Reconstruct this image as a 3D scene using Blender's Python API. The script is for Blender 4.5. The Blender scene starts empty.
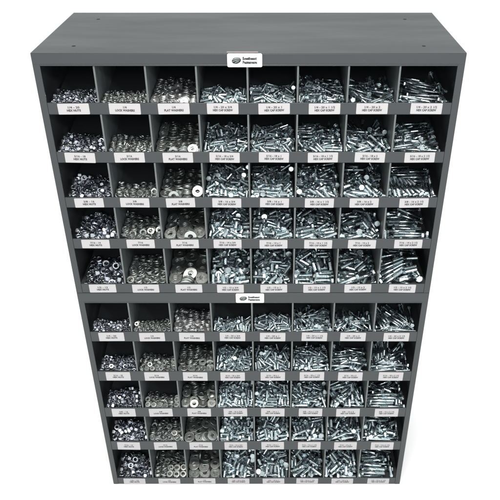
import bpy, bmesh, math, random
from mathutils import Vector, Matrix, Quaternion

# ---------------------------------------------------------------- camera, world, lamps, exposure
C = bpy.context.scene.collection
SC = bpy.context.scene
W = 0.8605                 # cabinet width
DEPTH = 0.341
Z_SEAM = 0.7094            # top of the lower cabinet
H_ALL = 1.2927             # top of the upper cabinet
PITCH = math.radians(32.347)
cam_d = bpy.data.cameras.new("camera")
cam = bpy.data.objects.new("camera", cam_d); C.objects.link(cam)
cam.location = (0.4765, -1.3138, H_ALL + 0.3729)
cam.rotation_euler = (math.radians(90) - PITCH, 0, 0)
cam_d.sensor_width = 36; cam_d.lens = 36 * 665 / 500
cam_d.shift_x = -0.044; cam_d.clip_end = 500; cam_d.clip_start = 0.02
SC.camera = cam
world = bpy.data.worlds.new("World"); SC.world = world; world.use_nodes = True
bg = world.node_tree.nodes["Background"]
# studio surround: bright overhead, dim towards the horizon
nodes = world.node_tree.nodes; links = world.node_tree.links
coord = nodes.new('ShaderNodeTexCoord'); split = nodes.new('ShaderNodeSeparateXYZ'); remap = nodes.new('ShaderNodeMapRange')
links.new(coord.outputs['Generated'], split.inputs[0]); links.new(split.outputs['Z'], remap.inputs['Value'])
remap.inputs['To Min'].default_value = 0.68; remap.inputs['To Max'].default_value = 1.36
links.new(remap.outputs[0], bg.inputs[1]); bg.inputs[0].default_value = (0.98, 1.0, 1.0, 1)
SC.view_settings.view_transform = 'Standard'; SC.view_settings.look = 'None'
SC.view_settings.exposure = 0.0; SC.view_settings.gamma = 1.0
def area(name, loc, target, size, power, col=(1, 1, 1)):
    d = bpy.data.lights.new(name, 'AREA'); d.shape = 'RECTANGLE'; d.size, d.size_y = size; d.energy = power; d.color = col
    o = bpy.data.objects.new(name, d); C.objects.link(o); o.location = loc
    o.rotation_euler = (Vector(target) - Vector(loc)).to_track_quat('-Z', 'Y').to_euler()
    return o
area('overhead_softbox', (0.25, -1.15, 3.3), (0.43, 0.0, 0.7), (1.1, 0.35), 55, (1, 0.95, 0.87))
area('front_lamp', (0.5, -2.8, 2.3), (0.43, 0.0, 0.6), (0.5, 0.5), 11, (0.97, 1, 1))
area('side_lamp', (1.7, -1.9, 2.3), (0.43, 0.0, 0.7), (0.2, 0.2), 12, (0.95, 0.98, 1))

# ---------------------------------------------------------------- materials
def mat(name, base, rough=0.5, metal=0.0, vary=0.0, bump=0.0, scale=40, spec=0.5, isl=0.0, rvar=0.0, stretch=None, scuff=0.0):
    m = bpy.data.materials.new(name); m.use_nodes = True
    nt = m.node_tree; b = nt.nodes["Principled BSDF"]
    b.inputs['Base Color'].default_value = (*base, 1); b.inputs['Roughness'].default_value = rough
    b.inputs['Metallic'].default_value = metal; b.inputs['Specular IOR Level'].default_value = spec
    tc = nt.nodes.new('ShaderNodeTexCoord')
    col = None
    if vary or bump or rvar:
        n = nt.nodes.new('ShaderNodeTexNoise'); n.inputs['Scale'].default_value = scale; n.inputs['Detail'].default_value = 5
        nt.links.new(tc.outputs['Object'], n.inputs['Vector'])
        if stretch:
            mp = nt.nodes.new('ShaderNodeMapping'); mp.inputs['Scale'].default_value = stretch
            nt.links.new(tc.outputs['Object'], mp.inputs['Vector']); nt.links.new(mp.outputs[0], n.inputs['Vector'])
    if vary or isl:
        mr = nt.nodes.new('ShaderNodeMapRange'); mr.inputs['To Min'].default_value = 1 - (vary or isl); mr.inputs['To Max'].default_value = 1 + (vary or isl) * 0.7
        if isl:
            g = nt.nodes.new('ShaderNodeNewGeometry'); oi = nt.nodes.new('ShaderNodeObjectInfo')
            a = nt.nodes.new('ShaderNodeMath'); a.operation = 'ADD'
            nt.links.new(g.outputs['Random Per Island'], a.inputs[0]); nt.links.new(oi.outputs['Random'], a.inputs[1])
            fr = nt.nodes.new('ShaderNodeMath'); fr.operation = 'FRACT'; nt.links.new(a.outputs[0], fr.inputs[0])
            nt.links.new(fr.outputs[0], mr.inputs['Value'])
        else:
            nt.links.new(n.outputs['Fac'], mr.inputs['Value'])
        mx = nt.nodes.new('ShaderNodeVectorMath'); mx.operation = 'SCALE'; mx.inputs[0].default_value = base
        nt.links.new(mr.outputs[0], mx.inputs['Scale']); nt.links.new(mx.outputs[0], b.inputs['Base Color'])
    if scuff:      # thin rubbed marks in the enamel
        n3 = nt.nodes.new('ShaderNodeTexNoise'); n3.inputs['Scale'].default_value = 30; n3.inputs['Detail'].default_value = 8; n3.inputs['Roughness'].default_value = .75
        m3 = nt.nodes.new('ShaderNodeMapping'); m3.inputs['Scale'].default_value = (.6, 2.2, 1.6); m3.inputs['Rotation'].default_value = (.2, .1, .5)
        nt.links.new(tc.outputs['Object'], m3.inputs['Vector']); nt.links.new(m3.outputs[0], n3.inputs['Vector'])
        r3 = nt.nodes.new('ShaderNodeMapRange'); r3.inputs['From Min'].default_value = .66; r3.inputs['From Max'].default_value = .74
        r3.inputs['To Min'].default_value = 1.0; r3.inputs['To Max'].default_value = 1 + scuff; nt.links.new(n3.outputs['Fac'], r3.inputs['Value'])
        x3 = nt.nodes.new('ShaderNodeVectorMath'); x3.operation = 'SCALE'
        nt.links.new(mx.outputs[0], x3.inputs[0]); nt.links.new(r3.outputs[0], x3.inputs['Scale']); nt.links.new(x3.outputs[0], b.inputs['Base Color'])
    if rvar:
        r2 = nt.nodes.new('ShaderNodeMapRange'); r2.inputs['From Min'].default_value = .3; r2.inputs['From Max'].default_value = .7
        r2.inputs['To Min'].default_value = rough - rvar; r2.inputs['To Max'].default_value = rough + rvar
        nt.links.new(n.outputs['Fac'], r2.inputs['Value']); nt.links.new(r2.outputs[0], b.inputs['Roughness'])
    if bump:
        n2 = nt.nodes.new('ShaderNodeTexNoise'); n2.inputs['Scale'].default_value = 900; n2.inputs['Detail'].default_value = 2
        nt.links.new(tc.outputs['Object'], n2.inputs['Vector'])
        bp = nt.nodes.new('ShaderNodeBump'); bp.inputs['Strength'].default_value = bump; bp.inputs['Distance'].default_value = 0.0004
        nt.links.new(n2.outputs['Fac'], bp.inputs['Height']); nt.links.new(bp.outputs[0], b.inputs['Normal'])
    return m
M_PAINT = mat('grey_enamel', (0.043, 0.048, 0.052), 0.42, 0, vary=0.1, bump=0.3, scale=5, rvar=0.1, stretch=(.7, 3, 3), scuff=0.9)
M_INNER = mat('grey_enamel_worn', (0.105, 0.118, 0.125), 0.5, 0, vary=0.45, bump=0.2, scale=25, rvar=0.1, stretch=(1, 4, .35))
M_EDGE = mat('pale_sheet_edge', (0.15, 0.165, 0.165), 0.4, 0.2, vary=0.2, scale=60)  # divider front edges, a paler grey than their sheets
M_ZINC = mat('zinc_plate', (0.67, 0.755, 0.785), 0.25, 1.0, isl=0.22, rvar=0.08, scale=300)
M_BRIGHT = mat('bright_zinc_plate', (0.64, 0.665, 0.72), 0.24, 1.0, isl=0.25, rvar=0.07, scale=300)
M_DULL = mat('dull_zinc_plate', (0.58, 0.61, 0.60), 0.38, 1.0, isl=0.25, rvar=0.08, scale=300)
M_SILVER = mat('silvery_zinc_plate', (0.86, 0.87, 0.88), 0.34, 1.0, isl=0.15, rvar=0.08, scale=300)
M_CARD = mat('white_card', (0.47, 0.46, 0.47), 0.5, 0, vary=0.05, scale=30)
M_BADGE = mat('white_plastic', (0.86, 0.87, 0.87), 0.25)
M_INK = mat('black_ink', (0.045, 0.045, 0.05), 0.6)
M_LOGO = mat('dark_green_ink', (0.008, 0.02, 0.02), 0.5)
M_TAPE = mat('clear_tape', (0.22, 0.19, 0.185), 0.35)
M_FLOOR = mat('white_paper', (0.93, 0.93, 0.93), 0.9, 0, spec=0.1)

# ---------------------------------------------------------------- helpers
def link(name, me, parent=None, mats=()):
    for m in mats: me.materials.append(m)
    o = bpy.data.objects.new(name, me); C.objects.link(o)
    if parent: o.parent = parent
    return o
def add_box(bm, a, b, bev=0.0, mi=0):
    r = bmesh.ops.create_cube(bm, size=1.0); vs = r['verts']
    for v in vs:
        v.co = Vector([(a[i] + b[i]) / 2 + v.co[i] * (b[i] - a[i]) for i in range(3)])
    fs = set(f for v in vs for f in v.link_faces)
    for f in fs: f.material_index = mi
    if bev:
        es = set(e for v in vs for e in v.link_edges)
        r = bmesh.ops.bevel(bm, geom=list(es), offset=bev, segments=2, profile=0.5, affect='EDGES')
        for f in r['faces']: f.material_index = mi; f.smooth = True
def prism_x(bm, poly, x0, x1):      # polygon in (y, z), extruded along x
    a = [bm.verts.new((x0, p[0], p[1])) for p in poly]; b = [bm.verts.new((x1, p[0], p[1])) for p in poly]
    n = len(poly); bm.faces.new(a); bm.faces.new(b[::-1])
    for i in range(n): bm.faces.new((a[i], b[i], b[(i + 1) % n], a[(i + 1) % n]))
def done(bm, name):
    bmesh.ops.recalc_face_normals(bm, faces=bm.faces[:])
    me = bpy.data.meshes.new(name); bm.to_mesh(me); bm.free(); return me
def box_obj(name, a, b, m, parent, bev=0.0008):
    bm = bmesh.new(); add_box(bm, a, b, bev); return link(name, done(bm, name), parent, [m])
def rounded(bm, w, h, r, t, mi=0, seg=5, cx=0, cz=0):     # rounded card in the xz plane, front face at y = -t
    pts = []
    for (sx, sz, a0) in ((1, 1, 0), (-1, 1, 90), (-1, -1, 180), (1, -1, 270)):
        for k in range(seg + 1):
            a = math.radians(a0 + 90 * k / seg)
            pts.append((cx + sx * (w / 2 - r) + r * math.cos(a), cz + sz * (h / 2 - r) + r * math.sin(a)))
    f = [bm.verts.new((p[0], -t, p[1])) for p in pts]; g = [bm.verts.new((p[0], 0, p[1])) for p in pts]
    n = len(pts); fs = [bm.faces.new(f), bm.faces.new(g[::-1])]
    for i in range(n): fs.append(bm.faces.new((f[i], g[i], g[(i + 1) % n], f[(i + 1) % n])))
    for q in fs: q.material_index = mi
def add_text(bm, s, size, y, cz, mi, width=None, bold=0.0, cx=0.0, align='CENTER'):
    cu = bpy.data.curves.new('t', 'FONT'); cu.body = s; cu.size = size; cu.align_x = align; cu.align_y = 'CENTER'
    cu.offset = bold; cu.resolution_u = 2; cu.space_character = 1.05
    o = bpy.data.objects.new('t', cu); C.objects.link(o)
    me = bpy.data.meshes.new_from_object(o.evaluated_get(bpy.context.evaluated_depsgraph_get()))
    xs = [v.co.x for v in me.vertices]
    k = width / (max(xs) - min(xs)) if width else 1
    vs = [bm.verts.new((cx + v.co.x * k, y, cz + v.co.y)) for v in me.vertices]
    for p in me.polygons:
        try: f = bm.faces.new([vs[i] for i in p.vertices]); f.material_index = mi
        except ValueError: pass
    bpy.data.objects.remove(o); bpy.data.curves.remove(cu); bpy.data.meshes.remove(me)

# ---------------------------------------------------------------- the setting
bm = bmesh.new()
v = [bm.verts.new(p) for p in ((-60, -40, 0), (60, -40, 0), (60, 80, 0), (-60, 80, 0))]; bm.faces.new(v)
fl = link('floor', done(bm, 'floor'), None, [M_FLOOR]); fl['kind'] = 'structure'

# ---------------------------------------------------------------- the two cabinets
DIV = [.0145, .121, .2225, .3245, .427, .5285, .631, .7335, .846]
UP = [(.0258, .1022), (.127, .2111), (.2368, .321), (.3469, .429), (.4559, .5564)]
LO = [(.6134, .7054), (.737, .8395), (.8735, .974), (1.0081, 1.1075), (1.1422, 1.2654)]
SLOPE = math.tan(math.radians(12))
SIZES = ['1/4', '5/16', '3/8', '7/16', '1/2']
THREADS = [20, 18, 16, 14, 13]
LENS = ['3/4', '1', '1 1/2', '2', '2 1/2']
LABEL_X = [.0642, .1697, .275, .3728, .4817, .587, .6876, .797]
LBL_CACHE = {}
def label_mesh(row, col, k):
    key = (row, col)
    bm = bmesh.new()
    rounded(bm, .0648, k, .0016, .0007)
    s = SIZES[row]
    if col == 0: a, b, wa, wb = f'{s} - {THREADS[row]}', 'HEX NUTS', .024, .029
    elif col == 1: a, b, wa, wb = s, 'LOCK WASHERS', None, .040
    elif col == 2: a, b, wa, wb = s, 'FLAT WASHERS', None, .040
    else: a, b, wa, wb = f'{s} - {THREADS[row]} x {LENS[col - 3]}', 'HEX CAP SCREW', .032 + .0025 * (len(LENS[col - 3]) - 1), .041
    add_text(bm, a, .0062, -.0009, .0032, 1, wa, .0002)
    add_text(bm, b, .0062, -.0009, -.0034, 1, wb, .0003)
    for q in bm.faces:
        if q.material_index == 1: q.normal_update()
    me = bpy.data.meshes.new('name_label'); bm.to_mesh(me); bm.free()
    me.materials.append(M_CARD); me.materials.append(M_INK)
    return me

def build_cabinet(z_top, z_bot, rows, y_off, label, seed):
    rnd = random.Random(seed)
    root = bpy.data.objects.new('bolt_bin_cabinet', None); C.objects.link(root); root.location = (0, y_off, z_bot)
    root['label'] = label; root['category'] = 'cabinet'; root['group'] = 'stacked grey steel bolt bin cabinets'
    H = z_top - z_bot
    Z = lambda t: (H_ALL - t) - z_bot          # t: distance down from the very top
    # top panel with four real screw holes
    bm = bmesh.new(); add_box(bm, (0, 0, H - .0015), (W, DEPTH, H), .0007)
    tp = link('top_panel', done(bm, 'top_panel'), root, [M_PAINT])
    bm = bmesh.new()
    for (x, y) in ((.0735, .05), (.074, .275), (.785, .05), (.7845, .275)):
        bmesh.ops.create_cone(bm, cap_ends=True, segments=20, radius1=.0042, radius2=.0042, depth=.02, matrix=Matrix.Translation((x, y, H)))
    cut = bpy.data.meshes.new('cut'); bm.to_mesh(cut); bm.free()
    co = bpy.data.objects.new('cut', cut); C.objects.link(co); co.parent = root
    md = tp.modifiers.new('holes', 'BOOLEAN'); md.object = co; md.operation = 'DIFFERENCE'; md.solver = 'EXACT'
    bpy.context.view_layer.update()
    nm = bpy.data.meshes.new_from_object(tp.evaluated_get(bpy.context.evaluated_depsgraph_get()))
    tp.modifiers.clear(); tp.data = nm
    bpy.data.objects.remove(co); bpy.data.meshes.remove(cut)
    # sides: sheet with the front flange turned in
    for (x0, x1, f0, f1) in ((0, .0012, .0012, .0145), (W - .0012, W, .846, W - .0012)):
        bm = bmesh.new()
        add_box(bm, (x0, 0.0002, 0), (x1, DEPTH - .0015, H - .0017), .0004)
        add_box(bm, (f0 - (.0003 if f0 < .1 else 0), -.0002, 0.0003), (f1 + (.0003 if f0 > .1 else 0), .0022, H - .0018), .0006)
        link('side_panel', done(bm, 'side_panel'), root, [M_PAINT])
    box_obj('back_panel', (.0014, DEPTH - .0013, .001), (W - .0014, DEPTH, H - .0018), M_INNER, root, .0003)
    box_obj('base_panel', (.0014, .0035, .0004), (W - .0014, DEPTH - .0016, .002), M_INNER, root, .0003)
    # header: folded rail with a lighter rolled edge under it
    t0 = rows[0][0]
    bm = bmesh.new()
    add_box(bm, (.0006, -.0005, Z(t0) + .003), (W - .0006, .002, H - .0012), .0009)
    add_box(bm, (.0142, -.0010, Z(t0)), (.8463, .0035, Z(t0) + .0032), .0012)
    link('header_rail', done(bm, 'header_rail'), root, [M_PAINT])
    nrow = len(rows)
    for r, (ta, tb) in enumerate(rows):
        nxt = rows[r + 1][0] if r + 1 < nrow else (H_ALL - z_bot)
        lh = nxt - tb - (0 if r + 1 < nrow else .0003)
        bm = bmesh.new()
        zl = Z(tb)
        add_box(bm, (.0148, .0, zl - lh + .0005), (.8457, .0030, zl), .0009)      # lip
        zf = zl - max(lh, .0255) + (.0008 if r + 1 < nrow else .003)
        yb = DEPTH - .0014
        prism_x(bm, [(.0031, zf), (yb, zf + (yb - .0031) * SLOPE), (yb, zf + (yb - .0031) * SLOPE - .0012), (.0031, zf - .0012)], .0149, .8456)
        sh = link('shelf', done(bm, 'shelf'), root, [M_PAINT])
        # dividers of this row
        for k in range(1, 8):
            x = DIV[k] + rnd.uniform(-.0006, .0006)
            ztop = Z(ta) - .0008
            if r == 0:
                poly = [(.0035, zf + .0006), (yb, zf + (yb - .0031) * SLOPE + .0006), (yb, H - .003), (.0042, H - .003)]
            else:
                zn = Z(ta) - .001
                poly = [(.0035, zf + .0006), (yb, zf + (yb - .0031) * SLOPE + .0006), (yb, zn + yb * SLOPE - .001), (.0042, zn)]
            bm = bmesh.new()
            prism_x(bm, poly, x - .0005, x + .0005)
            dv = link('divider', done(bm, 'divider'), root, [M_INNER])
            bm = bmesh.new()
            add_box(bm, (x - .0019, .0012, zl + .0002), (x + .0019, .0036, Z(ta) - .0004), .0007)
            link('front_edge', done(bm, 'front_edge'), dv, [M_EDGE])
        # adhesive name labels on the lip
        for c in range(8):
            kh = min(lh, .0245) - .0015 if z_bot > .3 else lh - .0045
            if r == nrow - 1: kh = .0235
            key = (r, c, round(kh, 4))
            if key not in LBL_CACHE: LBL_CACHE[key] = label_mesh(r, c, kh)
            lb = bpy.data.objects.new('name_label', LBL_CACHE[key]); C.objects.link(lb); lb.parent = sh
            lx = LABEL_X[c] * .5 + .5 * ((DIV[c] + DIV[c + 1]) / 2) + rnd.uniform(-.0025, .0025)
            lb.location = (lx, -.0001, zl - lh / 2 + rnd.uniform(-.0006, .0006))
            lb.rotation_euler = (0, math.radians(rnd.uniform(-1.1, 1.1)), 0)
    # maker's badge
    bm = bmesh.new(); rounded(bm, .0690, .0262, .0028, .0030)
    bd = link('badge', done(bm, 'badge'), root, [M_BADGE])
    bd.location = (.4226, -.0009, H - .0137)
    bm = bmesh.new()
    # dark oval emblem crossed by light swooshes
    n = 32
    def oval(k): return (-.0165 + .0092 * math.cos(2 * math.pi * k / n), .0065 * math.sin(2 * math.pi * k / n) + .0012 * math.cos(2 * math.pi * k / n))
    bm.faces.new([bm.verts.new((p[0], -.0032, p[1])) for p in (oval(k) for k in range(n))])
    for k, (z0, z1, x0, x1) in enumerate(((.0036, .0052, -.021, -.011), (.0008, .0034, -.0255, -.0085), (-.0026, .0008, -.025, -.0095), (-.0052, -.0022, -.020, -.0115))):
        up, dn = [], []
        for j in range(9):
            u = j / 8; x = x0 + (x1 - x0) * u; z = z0 + (z1 - z0) * u + .0012 * math.sin(math.pi * u); hw = .0002 * math.sin(math.pi * (.08 + .84 * u)) + .00008
            up.append((x, z + hw)); dn.append((x, z - hw))
        f = bm.faces.new([bm.verts.new((p[0], -.0034, p[1])) for p in up + dn[::-1]]); f.material_index = 1
    link('emblem', done(bm, 'emblem'), bd, [M_LOGO, M_BADGE])
    bm = bmesh.new()
    add_text(bm, 'Southeast', .0074, -.0033, .0035, 0, .0265, .00022, -.0045, 'LEFT')
    add_text(bm, 'Fasteners', .0074, -.0033, -.0035, 0, .0265, .00022, -.0045, 'LEFT')
    for (dx, dz) in ((.00035, 0),):      # heavy print
        add_text(bm, 'Southeast', .0082, -.0033 - dx / 5 - dz / 9, .0040 + dz, 0, .0285, .0003, -.0045 + dx, 'LEFT')
        add_text(bm, 'Fasteners', .0082, -.0033 - dx / 5 - dz / 9, -.0040 + dz, 0, .0285, .0003, -.0045 + dx, 'LEFT')
    me = bpy.data.meshes.new('lettering'); bm.to_mesh(me); bm.free(); link('lettering', me, bd, [M_INK])
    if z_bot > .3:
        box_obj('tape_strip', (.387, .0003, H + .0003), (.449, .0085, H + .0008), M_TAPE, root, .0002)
    return root
build_cabinet(H_ALL, Z_SEAM + .0004, UP, 0.0,
              'upper grey steel bolt bin cabinet with bare top, stacked on the other one', 3)
build_cabinet(Z_SEAM, 0.0, LO, 0.0,
              'lower grey steel bolt bin cabinet carrying the other one on its top', 4)

# ---------------------------------------------------------------- the fasteners: one mesh of each size
D_ = [.0054, .0066, .0078, .0091, .0104]
NAF = [.0096, .0109, .0123, .0148, .0162]
SAF = [.0094, .0107, .0120, .0136, .0160]
LWO = [.0107, .0130, .0150, .0172, .0190]; LWT = [.0015, .0018, .0021, .0024, .0028]
FWO = [.0176, .0206, .0236, .0285, .0310]; FWI = [.0076, .0089, .0103, .0118, .0133]; FWT = [.0015, .0018, .0019, .0021, .0025]
SL = [.019, .0254, .0381, .0508, .0635]
def rings_mesh(name, prof, n, hexes=(), close=False, smooth=None, split=None):
    """lathe of (r, z) rings; rings whose index is in hexes are hexagons (n a multiple of 6)"""
    vs, fs, sm = [], [], []
    for i, (r, z) in enumerate(prof):
        for k in range(n):
            a = 2 * math.pi * k / n; rr = r
            if i in hexes:
                q = (a + math.pi / 6) % (math.pi / 3) - math.pi / 6; rr = r / math.cos(q)
            vs.append((rr * math.cos(a), rr * math.sin(a), z))
    m = len(prof)
    for i in range(m if close else m - 1):
        j = (i + 1) % m
        for k in range(n):
            l = (k + 1) % n; fs.append((i * n + k, i * n + l, j * n + l, j * n + k)); sm.append(bool(smooth and i in smooth))
    if not close:
        fs.append(tuple(range(n))[::-1]); fs.append(tuple((m - 1) * n + k for k in range(n))); sm += [False, False]
    me = bpy.data.meshes.new(name); me.from_pydata(vs, [], fs); me.update()
    bm = bmesh.new(); bm.from_mesh(me); bmesh.ops.recalc_face_normals(bm, faces=bm.faces[:]); bm.to_mesh(me); bm.free()
    for p, s in zip(me.polygons, sm): p.use_smooth = s
    return me
def nut_mesh(row):
    a = NAF[row] / 2; t = .875 * D_[row] / 2; b = D_[row] / 2 * .93; c = a * .97
    me = rings_mesh('hex_nut', [(b * 1.12, t), (c, t), (a, t - a * .12), (a, -t + a * .12), (c, -t), (b * 1.12, -t), (b, -t + .0006), (b, t - .0006)], 24, hexes=(2, 3), close=True, smooth=(5, 6, 7))
    me.materials.append(M_BRIGHT); return me
def flat_mesh(row):
    a = FWO[row] / 2; t = FWT[row] / 2; b = FWI[row] / 2; e = .0003
    me = rings_mesh('flat_washer', [(b, t - e), (b + e, t), (a - e, t), (a, t - e), (a, -t + e), (a - e, -t), (b + e, -t), (b, -t + e)], 28, close=True, smooth=(0, 2, 3, 4, 6, 7))
    me.materials.append(M_DULL if row != 0 else M_SILVER); return me
def lock_mesh(row):
    a = LWO[row] / 2; b = D_[row] / 2 * 1.04; t = LWT[row] / 2; n = 22; vs, fs = [], []
    for k in range(n + 1):
        an = math.radians(6 + 348 * k / n); h = (k / n - .5) * t * 1.1; e = (a - b) * .12
        for (r, z) in ((b, -t + e), (b + e, -t), (a - e, -t), (a, -t + e), (a, t - e), (a - e, t), (b + e, t), (b, t - e)):
            vs.append((r * math.cos(an), r * math.sin(an), z + h))
    for k in range(n):
        for i in range(8):
            j = (i + 1) % 8; fs.append((k * 8 + i, k * 8 + j, k * 8 + 8 + j, k * 8 + 8 + i))
    fs.append(tuple(range(8))[::-1]); fs.append(tuple(n * 8 + i for i in range(8)))
    me = bpy.data.meshes.new('lock_washer'); me.from_pydata(vs, [], fs); me.update()
    bm = bmesh.new(); bm.from_mesh(me); bmesh.ops.recalc_face_normals(bm, faces=bm.faces[:]); bm.to_mesh(me); bm.free()
    me.materials.append(M_DULL); return me
def head_mesh(row, col):
    d = D_[row]; L = SL[col - 3]; hh = .64 * d; a = SAF[row] / 2; z0 = L / 2 - hh / 2; z1 = z0 + hh
    me = rings_mesh('head', [(a * .93, z0), (a * .95, z0 + .0004), (a, z0 + .0005), (a, z1 - a * .16), (a * .95, z1 - .0001), (a * .82, z1), (a * .78, z1 - .0003)], 24, hexes=(2, 3))
    me.materials.append(M_ZINC); return me
def shank_mesh(row, col):
    d = D_[row]; L = SL[col - 3]; hh = .64 * d; r = d / 2
    z0 = -L / 2 - hh / 2; z1 = L / 2 - hh / 2 + .0002; p = .0254 / THREADS[row] * 1.15
    th = min(L - .002, 2 * d + .00635) if L > .03 else L - .0015
    prof = [(r * .78, z0)]; z = z0 + .0006
    while z < z0 + th:
        prof += [(r * .84, z), (r, z + p * .42), (r, z + p * .58)]; z += p
    prof += [(r * .84, min(z, z1 - .001)), (r * .96, min(z + p * .5, z1 - .0005)), (r * .96, z1)]
    me = rings_mesh('shank', prof, 10, smooth=())
    for q in me.polygons: q.use_smooth = (q.index // 10) >= len(prof) - 2 and q.index < (len(prof) - 1) * 10
    me.materials.append(M_ZINC); return me

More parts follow.
